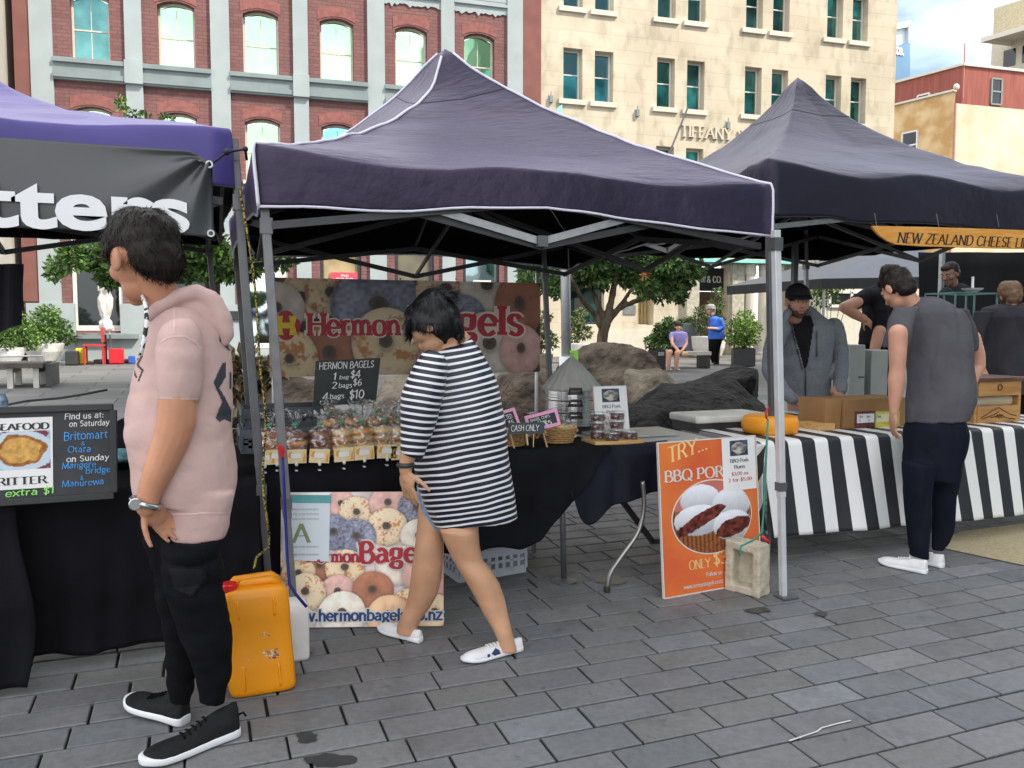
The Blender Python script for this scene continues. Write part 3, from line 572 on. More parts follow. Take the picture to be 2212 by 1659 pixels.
# ---- far buildings at the right
dL = Vector((ray(-64, 710).x, ray(-64, 710).y, 0)).normalized(); dR = Vector((ray(7190, 710).x, ray(7190, 710).y, 0)).normalized()
def cornerbox(mb, c, zt, zb, a, b):
    P = [c, c+dR*b, c+dR*b+dL*a, c+dL*a]; P = [Vector((p.x, p.y, 0)) for p in P]
    mb.add([p+Vector((0, 0, zb)) for p in P]+[p+Vector((0, 0, zt)) for p in P], [(4, 5, 6, 7)]+[(i, (i+1) % 4, 4+(i+1) % 4, 4+i) for i in range(4)])
FB = thing('orange_building', 'weathered orange and white building with rust red upper storey', 'building', Yp(2064, 640, 38))
c0 = Yp(2064, 195, 38); mb = MB(); P = Vector((c0.x, c0.y, 0)); zt = c0.z
mb.add([P, P+dL*14, P+dL*14+Vector((0, 0, zt)), P+Vector((0, 0, zt))], [(0, 1, 2, 3)]); obj('side_wall', mb, M('ochre plaster', (.47, .285, .115), .9, col2=(.62, .45, .25), vs=.9, detail=8, lo=.4, hi=.6), FB)
zt2 = Yp(2064, 223, 38).z; mb = MB(); mb.add([P, P+dR*16, P+dR*16+Vector((0, 0, zt2)), P+Vector((0, 0, zt2))], [(3, 2, 1, 0)]); obj('front_wall', mb, M('cream plaster', (.50, .42, .28), .9, col2=(.60, .54, .42), vs=.6, detail=8), FB)
c1 = Yp(2080, 142, 39.5); mb = MB(); cornerbox(mb, c1, c1.z, zt2-.4, 14, 16); obj('upper_storey', mb, M('rust cladding', (.26, .085, .065), .8, var=.15, vs=1.5, stretch=(4, 4, .3)), FB)
mb = MB(); mb.bar(c1+Vector((0, 0, .08)), c1+dL*14+Vector((0, 0, .08)), .25, .16); mb.bar(c1+Vector((0, 0, .08)), c1+dR*16+Vector((0, 0, .08)), .25, .16); mb.bar(P+Vector((0, 0, zt)), P+dL*14+Vector((0, 0, zt)), .3, .12); obj('parapet', mb, CREAMP, FB)
def facewin(c, d, t, z0, z1, w, nrm, fm=None):
    a = Vector((c.x, c.y, 0))+d*t; mb = MB(); n = nrm
    b = a+d*w; up = Vector((0, 0, 1))
    for p, q in ((a+up*z0, a+up*z1), (b+up*z0, b+up*z1), (a+up*z0, b+up*z0), (a+up*z1, b+up*z1), (a+up*(z0+z1)/2, b+up*(z0+z1)/2)): mb.bar(p+n*.02, q+n*.02, .1, .12, up=n)
    w_ = obj('window', mb, fm or WHITE, FB); mg = MB(); mg.add([a+up*z0+n*.03, b+up*z0+n*.03, b+up*z1+n*.03, a+up*z1+n*.03], [(0, 1, 2, 3)]); obj('pane', mg, DARKGLASS, w_)
nL = -dR; nR = Vector((dR.y, -dR.x, 0))
facewin(P, dL, 2.3, Yp(1998, 320, 38).z, Yp(1998, 258, 38).z, 1.0, nL)
for t in (2.1, 5.0, 9.5): facewin(c1, dL, t, c1.z-2.3, c1.z-1.2, .8, nL)
facewin(c1, dR, 2.3, c1.z-2.2, c1.z-.6, .8, nR, GREYD)
mb = MB()
for a in (Yp(2064, 223, 37.9), Yp(2200, 236, 38.4)): mb.tube([a, Vector((a.x, a.y, 1))], .07)
a = c1+dR*.1; mb.tube([Vector((a.x, a.y, c1.z-2)), Vector((a.x, a.y, c1.z+1.4))], .04); obj('downpipe', mb, M('red pipe', (.4, .16, .13), .6), FB)
mb = MB(); mb.ell(Yp(2066, 188, 37.6), (.2, .14, .2)); obj('floodlight', mb, CREAMP, FB, smooth=True)  # floodlight housing on the wall corner, giving no light
def sidebox(mb, far, zt, zb, a, b): cornerbox(mb, far-dL*a, zt, zb, a, b)
TB = thing('tower_block', 'tall cream block with overhanging roof above the rust red storey', 'building', Yp(2180, 640, 62))
c2 = Yp(2142, 95, 60); mb = MB(); sidebox(mb, c2, Yp(2142, 85, 60).z, 3, 16, 22); obj('wall', mb, M('cream tower', (.5, .46, .36), .8, var=.08), TB)
mb = MB(); c3 = Yp(2118, 92, 58.5); q = Vector((c3.x, c3.y, 0)); 
sidebox(mb, c3, c3.z+.45, c3.z, 18, 24); obj('eave', mb, CREAMP, TB)
mb = MB(); c4 = Yp(2146, 45, 61.5); sidebox(mb, c4, c4.z+1.2, c3.z+.3, 15, 18); obj('roof_storey', mb, M('sand tower', (.48, .42, .28), .8), TB)
for t in (1.2, 2.9, 4.6): a = c2-dL*t+nL*.05; mb = MB(); mb.add([a+Vector((0, 0, -2.6)), a-dL*1.1+Vector((0, 0, -2.6)), a-dL*1.1+Vector((0, 0, -1.0)), a+Vector((0, 0, -1.0))], [(0, 1, 2, 3)]); obj('window', mb, DARKGLASS, TB)
mb = MB()
a = c2-dL*1.0+nL*.06; mb.add([a+Vector((0, 0, -4.6)), a-dL*8+Vector((0, 0, -4.6)), a-dL*8+Vector((0, 0, -3.6)), a+Vector((0, 0, -3.6))], [(0, 1, 2, 3)]); obj('window', mb, BLUEGLASS, TB)
GT = thing('glass_tower', 'blue glass tower with white lettering rising behind the stone building', 'building', Yp(1955, 640, 75))
def pface(name, us, vs_, y, m, th=.5):
    mb = MB(); pts = [Yp(u, v, y) for u, v in zip(us, vs_)]; back = Vector((0, th, 0)); n = len(pts)
    mb.add(pts+[p+back for p in pts], [tuple(range(n)), tuple(range(2*n-1, n-1, -1))]+[(i, n+i, n+(i+1) % n, (i+1) % n) for i in range(n)][::1]); return obj(name, mb, m, GT)
pface('glass_wall', (1880, 1966, 1966, 1880), (320, 320, 92, 112), 75, M('tower blue', (.07, .17, .30), .2, col2=(.12, .25, .38), vs=.12, spec=.8), 8)
pface('roof_frame', (1880, 1968, 1968, 1963, 1963, 1880), (62, 44, 92, 93, 58, 74), 75.5, M('tower frame', (.55, .57, .58), .5), 4)
pface('screen', (1880, 1963, 1963, 1880), (112, 92, 60, 76), 76, M('tower screen', (.55, .66, .74), .3, var=.05), 1)
# ---- unseen block added beyond the right edge to keep the stalls in open shade
OB = thing('shade_block', 'tall grey unseen block added to shade the stalls', 'building', (26, -12, 0)); mb = MB(); mb.box((27, -13, 13), (30, 28, 26)); obj('wall', mb, M('shade block cladding', (.16, .19, .19), .5, var=.1), OB)
for k in range(7):
    mb = MB(); mb.box((11.97, -13, 2.2+k*3.3), (.06, 27, 1.7)); mb.box((27, 1.03, 2.2+k*3.3), (29, .06, 1.7)); obj('window_band', mb, STONEGLASS, OB)
# ================================================================ raised lettering on the facades
mb = MB(); put_letters(mb, 'TIFFANY & CO.', FP(14.5, 7.58, .07), E_, (0, 0, 1), .36, width=3.3, thick=.17, thin=.07, serif=.06, depth=.06)
obj('lettering', mb, M('letter stone', (.55, .47, .36), .7), SB)
mb = MB(); put_letters(mb, '& CO.', FP(15.72, 3.02, -.285), E_, (0, 0, 1), .2, width=.55, thick=.2, thin=.09, serif=.05); put_letters(mb, 'TIFFANY', FP(15.25, 3.02, -.285), E_, (0, 0, 1), .2, width=.42, thick=.2, thin=.09, serif=.05)
obj('lettering', mb, WHITE, DSIGN)
mb = MB(); p0 = Yp(1930, 116, 74.9); put_text(mb, 'tte.', p0, (1, -.02, 0), (0, 0, 1), 1, width=1.55, height=1.15, offset=.03, extrude=.05); obj('lettering', mb, WHITE, GT)
mb = MB(); q = Yp(706, 590, 23.3); fbox(mb, 4.0-.42, 4.0+.36, 2.75, 3.1, -.1, -.06); cs = obj('shop_sign', mb, M('coral sign', (.75, .06, .09), .5), BB)
mb = MB(); put_letters(mb, 'COCO', FP(3.72, 2.79, -.055), E_, (0, 0, 1), .15, width=.5, thick=.2, thin=.1); put_letters(mb, 'shop', FP(3.86, 2.99, -.055), E_, (0, 0, 1), .06, width=.22, thick=.2, thin=.15); obj('lettering', mb, WHITE, cs)
mb = MB(); fbox(mb, 7.75, 8.3, 2.7, 2.95, -.1, -.07); obj('notice', mb, WHITE, BB)
mb = MB(); fbox(mb, 1.55, 2.38, 2.55, 3.15, -.1, -.06); obj('lit_panel', mb, M('panel white', (.75, .72, .64), .4), BB)

# ================================================================ vegetation
LEAF = M('leaf', (.1, .1, .1), .5, var=.25, vs=3, attr='Col', spec=.3); BARK = M('bark', (.06, .045, .03), .9, col2=(.13, .10, .07), vs=14, bump=.6, bs=40, stretch=(1, 1, .3))
def leaf_clumps(mb, clumps, n, size, cols, seed=0, narrow=.5):
    rr = random.Random(seed); tot = sum(r**2 for _, r in clumps)
    for c, r in clumps:
        c = Vector(c); k = int(n*r*r/tot); tone = rr.uniform(.7, 1.3)
        for _ in range(k):
            d = Vector((rr.gauss(0, 1), rr.gauss(0, 1), rr.gauss(0, 1))).normalized(); p = c+Vector((d.x, d.y, d.z*.75))*r*rr.random()**.42*1.05
            a = (d+Vector((rr.gauss(0, .7), rr.gauss(0, .7), rr.gauss(0, .7)))).normalized(); b = a.cross(Vector((rr.gauss(0, 1), rr.gauss(0, 1), rr.gauss(0, 1)))).normalized(); s = size*rr.uniform(.6, 1.25); w = s*narrow; nn_ = a.cross(b)
            q = rr.choice(cols); f = tone*rr.uniform(.75, 1.25); col = tuple(x*f for x in q)
            mb.add([p, p+a*s*.5+b*w*.5+nn_*s*.08, p+a*s, p+a*s*.5-b*w*.5+nn_*s*.08], [(0, 1, 2, 3)], col)
GRN = [(.045, .095, .02), (.06, .12, .025), (.085, .15, .035), (.035, .075, .022)]; LIME = [(.12, .22, .03), (.16, .27, .04), (.09, .17, .03)]; OLIVE = [(.07, .09, .04), (.1, .12, .05), (.05, .075, .03), (.13, .12, .06)]
def tree(name, label, base, limbs, clumps, n, size, cols, group=None, seed=0):
    t = thing(name, label, 'tree', base, group); mb = MB()
    for pts, r0, r1 in limbs:
        P = [Vector(p) for p in pts]; mm = len(P); mb.tube(P, [r0+(r1-r0)*i/(mm-1) for i in range(mm)], 8)
    tr = remesh(mb, .02, 3); co = getco(tr); setco(tr, co+getno(tr)*(fbm(co, 9, 3)*.012)[:, None]); obj('trunk', tr, BARK, t, smooth=True)
    mb = MB(); leaf_clumps(mb, clumps, n, size, cols, seed); obj('crown', mb, LEAF, t); return t
y = 13.0; TP = lambda u, v, dy=0: Yp(u, v, y+dy); tb = G(1300, 745); bx = Yp(1303, 860, y)
cl = []; rr = random.Random(4)
for u, v, r in ((1165, 590, .34), (1200, 612, .36), (1240, 590, .42), (1290, 600, .42), (1340, 585, .45), (1385, 600, .42), (1430, 600, .40), (1465, 618, .33), (1480, 590, .36), (1410, 625, .28), (1360, 560, .5), (1280, 555, .5), (1220, 560, .46), (1440, 570, .45), (1150, 600, .22), (1215, 625, .2), (1300, 520, .6), (1380, 520, .55), (1455, 635, .18)):
    for _ in range(2): cl.append((TP(u+rr.uniform(-18, 18), v+rr.uniform(-8, 8), rr.uniform(-.7, .7)), r*rr.uniform(.55, .8)))
tree('plaza_tree', 'dark leafy tree with forked trunk behind the brown boulder', (bx.x, bx.y, gz(y)), [
    ([(bx.x, bx.y, gz(y)-.05), TP(1298, 760), TP(1302, 722), TP(1312, 690)], .125, .085), ([TP(1312, 690), TP(1320, 650), TP(1330, 600), TP(1335, 560)], .08, .04), ([TP(1305, 715), TP(1285, 680), TP(1258, 648, -.2), TP(1238, 610, -.3), TP(1225, 575)], .07, .03), ([TP(1310, 700), TP(1290, 655, .2), TP(1270, 610, .4), TP(1262, 570)], .06, .025), ([TP(1315, 692), TP(1345, 655), TP(1360, 630, -.2), TP(1400, 600)], .065, .025), ([TP(1338, 665), TP(1380, 648, -.3), TP(1440, 632, -.4), TP(1470, 622)], .055, .02)], cl, 15000, .115, GRN+[(.1, .16, .05)], seed=3)
cl = [(Yp(1385+rr.uniform(0, 20), 590+rr.uniform(-4, 5), 12.6), .05) for _ in range(4)]
mb = MB(); leaf_clumps(mb, cl, 70, .09, [(.5, .16, .05), (.6, .25, .1)], 5); 
obj('crown', mb, LEAF, bpy.data.objects['plaza_tree'])
y = 15.0; cl = []
for u, v, r in ((235, 560, .5), (265, 575, .5), (210, 565, .35), (180, 560, .3), (290, 560, .45), (250, 600, .3), (130, 572, .22), (122, 590, .16), (160, 555, .3), (420, 565, .4), (450, 580, .4), (480, 560, .4), (520, 575, .4), (550, 570, .35), (600, 565, .3), (535, 592, .25), (395, 590, .25), (340, 540, .6), (430, 530, .6), (500, 590, .25)):
    for _ in range(2): cl.append((TP(u+rr.uniform(-14, 14), v+rr.uniform(-7, 7), rr.uniform(-.5, .5)), r*rr.uniform(.55, .8)))
bx = Yp(455, 800, y)
for u, v in ((265, 225), (290, 245), (318, 262), (360, 262)): cl.append((TP(u, v), .10))
tree('plaza_tree', 'dark thin trunked tree behind the head of the man in the pink hoodie', (bx.x, bx.y, gz(y)), [
    ([(bx.x, bx.y, gz(y)-.05), TP(462, 680), TP(464, 600), TP(455, 540)], .13, .07), ([TP(463, 640), TP(440, 590), TP(380, 560), TP(280, 560), TP(180, 560)], .06, .02), ([TP(464, 620), TP(490, 580), TP(540, 565)], .05, .02), ([TP(452, 700), TP(450, 620), TP(440, 540), TP(360, 400), TP(300, 260), TP(270, 228)], .05, .012)], cl, 11000, .12, GRN+LIME[:1], seed=8)
def shrub(name, label, base, clumps, n, size, cols, group=None, seed=0, stems=True):
    t = thing(name, label, 'plant', base, group); mb = MB(); b = Vector(base)
    for c, r in clumps: mb.tube([b+Vector((0, 0, -.05)), (b+Vector(c))/2+Vector((.02, 0, .02)), Vector(c)], [.014, .01, .005], 5)
    obj('stem', mb, BARK, t); mb = MB(); leaf_clumps(mb, clumps, n, size, cols, seed); obj('foliage', mb, LEAF, t); return t
def cl_px(y, L_): return [(Yp(u, v, y+(dy[0] if dy else 0)), r) for u, v, r, *dy in L_]
BLACKP = M('black planter', (.018, .019, .02), .5, var=.2); CONC = M('pale concrete pot', (.55, .53, .47), .8, var=.07, vs=5); URN = M('slate urn', (.10, .11, .13), .5)
def boxplanter(label, u0, u1, vt, ub, vb, rz=rad(-28), soil=True):
    p = G(ub, vb); s = pxm(p); w = (u1-u0)*s/1.36; h = (vb-vt)*s*.98; t = thing('box_planter', label, 'planter', p, 'black box planters')
    R = Matrix.Rotation(rz, 3, 'Z'); mb = MB(); mb.box(p+Vector((0, 0, h/2)), (w, w, h), R); obj('box', mb, BLACKP, t, bevel=.01)
    mb = MB(); mb.box(p+Vector((0, 0, h-.01)), (w*.9, w*.9, .06), R); obj('soil', mb, M('soil', (.03, .02, .014), .95), t); return p, h
p, h = boxplanter('black cube planter under a round lime shrub beside the standing woman in blue', 1575, 1636, 752, 1605, 790)
shrub('shrub', 'lime green shrub growing in the black cube planter', p+Vector((0, 0, h)), [(p+Vector((a, b, h+c)), r) for a, b, c, r in ((-.25, 0, .25, .26), (.25, .1, .25, .26), (0, -.1, .5, .3), (.12, .1, .8, .26), (-.2, .1, .6, .22), (.3, 0, .55, .22), (0, 0, .2, .3))], 2600, .085, LIME, 'shrubs in planters', 1)
p, h = boxplanter('black box planter behind the seated woman in the lilac shirt', 1396, 1446, 756, 1418, 796)
shrub('shrub', 'dark green shrub growing behind the seated woman', p+Vector((0, 0, h)), [(p+Vector((a, b, h+c)), r) for a, b, c, r in ((.0, 0, .2, .28), (.3, 0, .35, .3), (.45, .1, .6, .26), (.15, -.1, .5, .25), (.5, 0, .2, .2))], 2200, .1, GRN, 'shrubs in planters', 2)
def pot(name, label, ub, vb, prof_px, m, cat='planter', group=None):
    p = G(ub, vb); s = pxm(p); t = thing(name, label, cat, p, group); mb = MB(); mb.lathe([(r*s, z*s) for r, z in prof_px]+[(prof_px[-1][0]*s*.85, prof_px[-1][1]*s), (prof_px[-1][0]*s*.8, (prof_px[-1][1]-6)*s)], p, 28); obj('bowl', mb, m, t, smooth=False); return p, s
p, s = pot('urn', 'tall slate grey urn between the seated woman and the beige pots', 1489, 768, [(12, 0), (13, 3), (15, 20), (21, 50), (23, 66), (22, 70)], URN)
shrub('topiary', 'round clipped bush in the slate grey urn', p+Vector((0, 0, 68*s)), [(p+Vector((0, 0, 74*s)), 14*s), (p+Vector((-.1, 0, 72*s)), 11*s), (p+Vector((.1, 0, 72*s)), 11*s)], 900, .06, GRN, 'shrubs in planters', 3)
p, s = pot('round_pot', 'beige round pot beside the standing woman in blue', 1530, 772, [(22, 0), (28, 4), (34, 20), (37, 44), (36, 46)], CONC, group='beige plant pots')
shrub('shrub', 'wispy green plant in the beige pot beside the woman in blue', p+Vector((0, 0, 44*s)), [(p+Vector((a, b, 46*s+c)), r) for a, b, c, r in ((-.35, 0, .3, .26), (-.2, 0, .75, .26), (.3, .1, .5, .3), (.35, .1, 1.0, .26), (.3, 0, 1.35, .18), (.0, 0, .2, .3), (-.4, 0, .55, .2))], 2200, .08, GRN+OLIVE, 'shrubs in planters', 4)
for (ub, vb, lab, lp) in ((1247, 785, 'beige pot behind the grey lamp post', 'small leafy plant behind the grey lamp post'), (1168, 808, 'clay pot by the rear pole of the middle tent', 'tall leafy plant by the rear pole of the middle tent')):
    p, s = pot('round_pot', lab, ub, vb, [(14, 0), (18, 4), (24, 20), (27, 42), (26, 44)], CONC if ub == 1247 else M('clay pot', (.25, .19, .14), .8), group='beige plant pots')
    shrub('shrub', lp, p+Vector((0, 0, 42*s)), [(p+Vector((a, b, 42*s+c)), r) for a, b, c, r in ((-.2, 0, .2, .22), (.2, 0, .3, .22), (0, 0, .55, .2), (.1, 0, .85, .15), (-.15, .1, .6, .15))], 1000, .1, OLIVE+LIME[:1], 'shrubs in planters', ub)
for i, (ub, vb, lab, lp) in enumerate(((12, 796, 'large white bowl planter cut by the left edge of the photo', 'dark shrub in the bowl at the left edge'), (96, 787, 'large white bowl planter behind the bench', 'dense round shrub in the white bowl behind the bench'))):
    p, s = pot('bowl_planter', lab, ub, vb, [(16, 0), (25, 8), (36, 28), (41, 44), (40, 45)], M('white bowl', (.72, .71, .67), .6), group='white bowl planters')
    shrub('shrub', lp, p+Vector((0, 0, 43*s)), [(p+Vector((a, b, 43*s+c)), r) for a, b, c, r in ((-.35, 0, .3, .34), (.3, 0, .35, .34), (0, 0, .5, .4), (.45, .1, .15, .25), (-.45, 0, .1, .25), (0, -.3, .2, .3), (.1, .1, .75, .26))], 3600, .085, GRN+LIME[:1], 'shrubs in planters', 20+i)
p = G(300, 775); shrub('shrub', 'feathery low plant by the grey plinth left of the pink hoodie', p, [(p+Vector((a, 0, c)), .22) for a, c in ((-.2, .4), (.1, .5), (.2, .3), (0, .75), (-.1, .2))], 1400, .11, OLIVE, 'shrubs in planters', 40)
p = Yp(545, 850, 8.2); p.z = gz(8.2); shrub('grass_clump', 'dry grassy clump behind the left stall poles', p, [(p+Vector((a, 0, c)), .18) for a, c in ((-.2, .3), (.1, .5), (.2, .3), (0, .7), (-.1, .9), (.2, .8), (.3, .5))], 1600, .14, [(.16, .12, .06), (.2, .16, .09), (.1, .09, .05)], None, 41)
p = Yp(1790, 640, 18.5); shrub('hedge_tree', 'bright green tree behind the grey background canopy', (p.x, p.y, gz(18.5)), [(Yp(u, v, 18.5), r) for u, v, r in ((1800, 590, .6), (1830, 580, .6), (1785, 610, .5), (1850, 590, .5), (1775, 640, .4))], 2600, .12, GRN+LIME[:1], None, 42)

# ================================================================ boulders
def rock(label, c, r, seed, m, planes=16, rough=.05, rot=0):
    rr = np.random.RandomState(seed); bm = bmesh.new(); bmesh.ops.create_icosphere(bm, subdivisions=5, radius=1); me = bpy.data.meshes.new('boulder'); bm.to_mesh(me); bm.free()
    d = getco(me); d /= np.linalg.norm(d, axis=1)[:, None]; nrm = rr.randn(planes, 3); nrm /= np.linalg.norm(nrm, axis=1)[:, None]; h = rr.uniform(.62, .98, planes)
    q = np.maximum(d@nrm.T, 1e-3); t = h/q; k = 34.; rad_ = (np.sum(np.minimum(t, 6)**-k, axis=1)+1e-9)**(-1/k); rad_ = np.minimum(rad_, 1.25)
    P = d*rad_[:, None]; P = P*(1+rough*fbm(P, 2.2, 5, seed)[:, None]+rough*.6*np.abs(fbm(P, 6, 4, seed+3))[:, None]); P = P/np.abs(P).max(axis=0)*np.array(r)
    a = rot; P = np.stack([P[:, 0]*math.cos(a)-P[:, 1]*math.sin(a), P[:, 0]*math.sin(a)+P[:, 1]*math.cos(a), P[:, 2]], 1)+np.array(c); setco(me, P)
    o = obj('boulder', me, m, None, smooth=True, org=(c[0], c[1], gz(c[1]))); return tag(o, label, 'boulder', 'boulders along the middle of the plaza')
RBR = M('brown rock', (.035, .027, .02), .85, col2=(.14, .11, .08), vs=3.5, bump=1, bs=9, detail=9, bdist=.12); RDK = M('black basalt rock', (.007, .0068, .0065), .8, col2=(.030, .028, .026), vs=5, bump=1, bs=14, detail=9, bdist=.09); RTN = M('tan fractured rock', (.09, .075, .055), .85, col2=(.25, .21, .155), vs=2.6, bump=1, bs=9, detail=9, bdist=.12)
def rpx(label, u, v, y, ru, rv, rd, seed, m, **k):
    c = Yp(u, v, y); s = pxm(c); t = c.z+rv*s; b = gz(y)-.25; c.z = (t+b)/2; return rock(label, c, (ru*s*1.04, rd, (t-b)/2*1.02), seed, m, **k)
rpx('tall brown flat topped boulder beside the tree trunk', 1316, 815, 10.4, 76, 74, .8, 3, RBR, rot=.2)
rpx('small fractured tan boulder between the brown and the black ones', 1415, 850, 9.4, 62, 66, .55, 8, RTN)
rpx('large black boulder behind the orange poster', 1500, 892, 8.2, 168, 88, .95, 21, RDK, rot=-.35, rough=.07)
rpx('round topped dark boulder behind the large black one', 1545, 850, 8.9, 98, 72, .6, 5, RDK)
rpx('low dark boulder behind the flyer stand', 1380, 930, 7.6, 100, 55, .6, 33, RDK)
rpx('brown boulder behind the right end of the bagel banner', 1130, 860, 8.6, 95, 62, .8, 12, RBR)
rpx('brown boulder behind the chalk price sign', 640, 862, 8.0, 95, 92, .7, 14, RBR)
rpx('mossy dark boulder behind the bagel bags', 715, 925, 7.4, 80, 60, .6, 18, RBR)
rpx('grey brown boulder behind the striped tunic', 900, 870, 8.2, 110, 66, .8, 26, RTN)
# ================================================================ plaza furniture
p = G(35, 838); p2 = G(85, 822); y = p.y
BN = thing('bench', 'dark timber bench on white concrete legs at the left edge', 'bench', p); mb = MB(); zt = Yp(35, 790, y).z; s = pxm(p)
mb.box((p.x-.15, y+.45, zt), (1.15, 1.0, .09)); obj('seat', mb, M('bench timber', (.06, .05, .045), .7, col2=(.1, .085, .07), stretch=(1, 8, 1)), BN, bevel=.006)
for x in (p.x-.1, p.x+.3):
    mb = MB(); mb.box((x, y+.1, (zt+gz(y))/2-.04), (.09, .1, zt-gz(y)-.0)); mb.box((x, y+.8, (zt+gz(y))/2-.04), (.09, .1, zt-gz(y))); mb.box((x, y+.45, zt-.09), (.09, .6, .08)); obj('leg', mb, CONC, BN)
mb = MB(); mb.box((p.x+.5, y+.5, (zt+.02+gz(y))/2), (.08, .95, zt-gz(y)+.02)); obj('end_panel', mb, M('end panel', (.05, .05, .052), .6), BN)
mb = MB(); mb.tube([(p.x-.6, y+.15, zt+.05), (p.x-.6, y+.15, zt+.16), (p.x+.4, y+.15, zt+.16), (p.x+.4, y+.15, zt+.05)], .015); obj('arm_rail', mb, M('steel', (.5, .5, .5), .3, metal=1), BN)
p = G(243, 783); s = pxm(p); UM = thing('parasol', 'white closed parasol standing on a dark base by the plinth', 'parasol', p)
mb = MB(); mb.box(p+Vector((0, 0, .04)), (.8, .5, .08)); obj('base', mb, DKM, UM, bevel=.01); mb = MB(); mb.tube([p, p+Vector((-.12, 0, 168*s))], .02); obj('pole', mb, WHITE, UM)
mb = MB(); cx = p+Vector((-.1, 0, 0)); n = 24; rings = []
for z, r in ((68, 8), (74, 12), (88, 11), (95, 6), (102, 9), (118, 12), (138, 13), (152, 9), (154, 12), (163, 11), (168, 2)): rings.append([cx+Vector((-.03*z/170, 0, z*s))+Vector((math.cos(2*math.pi*j/n), math.sin(2*math.pi*j/n), 0))*r*s*(1+.3*math.sin(j*math.pi*2/4.8+z*.05)) for j in range(n)])
mb.loft(rings); obj('canopy', mb, M('parasol cloth', (.62, .59, .54), .8, bump=.3, bs=20), UM, smooth=True)
def cubeseat(label, u, v, w, h, m, nm='cube_seat', cat='seat'):
    p = G(u, v); p = p if p.y < 22.6 else Yp(u, v, 22.6); p.z = gz(p.y); s = pxm(p); o = MB(); hh = h*s; ww = w*s/1.2; o.box(p+Vector((0, 0, hh/2)), (ww, ww, hh)); tag(obj(nm, o, m, None, bevel=.02, org=p), label, cat, 'coloured seats by the brick building')
cubeseat('black cube seat left of the yellow one', 157, 788, 30, 30, DKM); cubeseat('bright yellow cube seat by the grey plinth', 177, 776, 26, 34, M('yellow plastic', (.75, .5, .01), .4))
def frame_chair(label, u, v, m):
    p = Yp(u, v, 22.3); p.z = gz(p.y); s = pxm(p); t = thing('cafe_chair', label, 'chair', p, 'coloured seats by the brick building'); mb = MB(); mb.box(p+Vector((0, 0, .47)), (.45, .45, .05)); obj('seat', mb, m, t); mb = MB(); mb.box(p+Vector((.2, 0, .72)), (.05, .45, .35)); obj('backrest', mb, m, t)
    for a in (-.2, .2):
        for b in (-.2, .2): mb = MB(); mb.tube([p+Vector((a, b, 0)), p+Vector((a, b, .47))], .022); obj('leg', mb, m, t)
frame_chair('dark red cafe chair behind the yellow cube', 205, 783, M('red paint', (.45, .03, .03), .4))
cubeseat('red cube seat behind the closed parasol', 252, 772, 34, 32, M('red plastic', (.62, .01, .02), .4)); cubeseat('small blue cube seat beside the pink hoodie', 285, 782, 16, 16, M('blue plastic', (.03, .1, .4), .4))
p = Yp(235, 776, 22.4); p.z = gz(22.4); tb = thing('cafe_table', 'small grey cafe table behind the coloured seats', 'table', p); mb = MB(); mb.lathe([(.5, .72), (.5, .75)], p+Vector((-.1, .3, 0)), 24); obj('table_top', mb, GREYD, tb); mb = MB(); mb.tube([p+Vector((-.1, .3, 0)), p+Vector((-.1, .3, .72))], .04); obj('leg', mb, DKM, tb)
p = Yp(1225, 860, 9.5); p.z = gz(9.5); LP = thing('lamp_post', 'slim grey lamp post with white foot rising behind the steamer', 'lamp post', p); mb = MB(); mb.tube([p, p+Vector((-.05, 0, 3.2))], .062, 14); obj('pole', mb, M('post grey', (.3, .3, .3), .4, metal=.4), LP, smooth=True)
mb = MB(); mb.tube([p, p+Vector((-.015, 0, Yp(1222, 770, 9.5).z-p.z))], .09, 16); obj('sleeve', mb, M('sleeve white', (.66, .66, .64), .5), LP, smooth=True); mb = MB(); q = Yp(1240, 765, 9.3); mb.box(q+Vector((0, 0, -.04)), (.11, .01, .17)); obj('sticker', mb, M('lime sticker', (.25, .75, .05), .5), LP); 
mb = MB(); q = p+Vector((-.05, 0, 3.2)); mb.lathe([(.06, 0), (.16, .05), (.16, .12), (.03, .2)], q, 16); obj('lamp_head', mb, DKM, LP)
p = G(1440, 800); s = pxm(p); SBN = thing('seat_block', 'low pale bench behind the boulders where the woman in lilac sits', 'bench', G(1455, 800)); mb = MB(); q = G(1475, 797); zt = .43
mb.box(q+Vector((.1, .3, zt-.05)), (1.5, .55, .09)); obj('seat', mb, M('bench slats', (.3, .29, .26), .6, stretch=(1, 12, 1)), SBN)
for a in (-.5, .8): mb = MB(); mb.box(q+Vector((a, .3, zt/2-.05)), (.08, .5, zt-.1)); obj('leg', mb, DKM, SBN)
for u, lab in ((1648, 'slim black bollard right of the lime shrub'),):
    p = G(u, 765); s = pxm(p); mb = MB(); mb.tube([p, p+Vector((0, 0, .85))], .03); tag(obj('bollard', mb, DKM, None, org=p), lab, 'bollard')
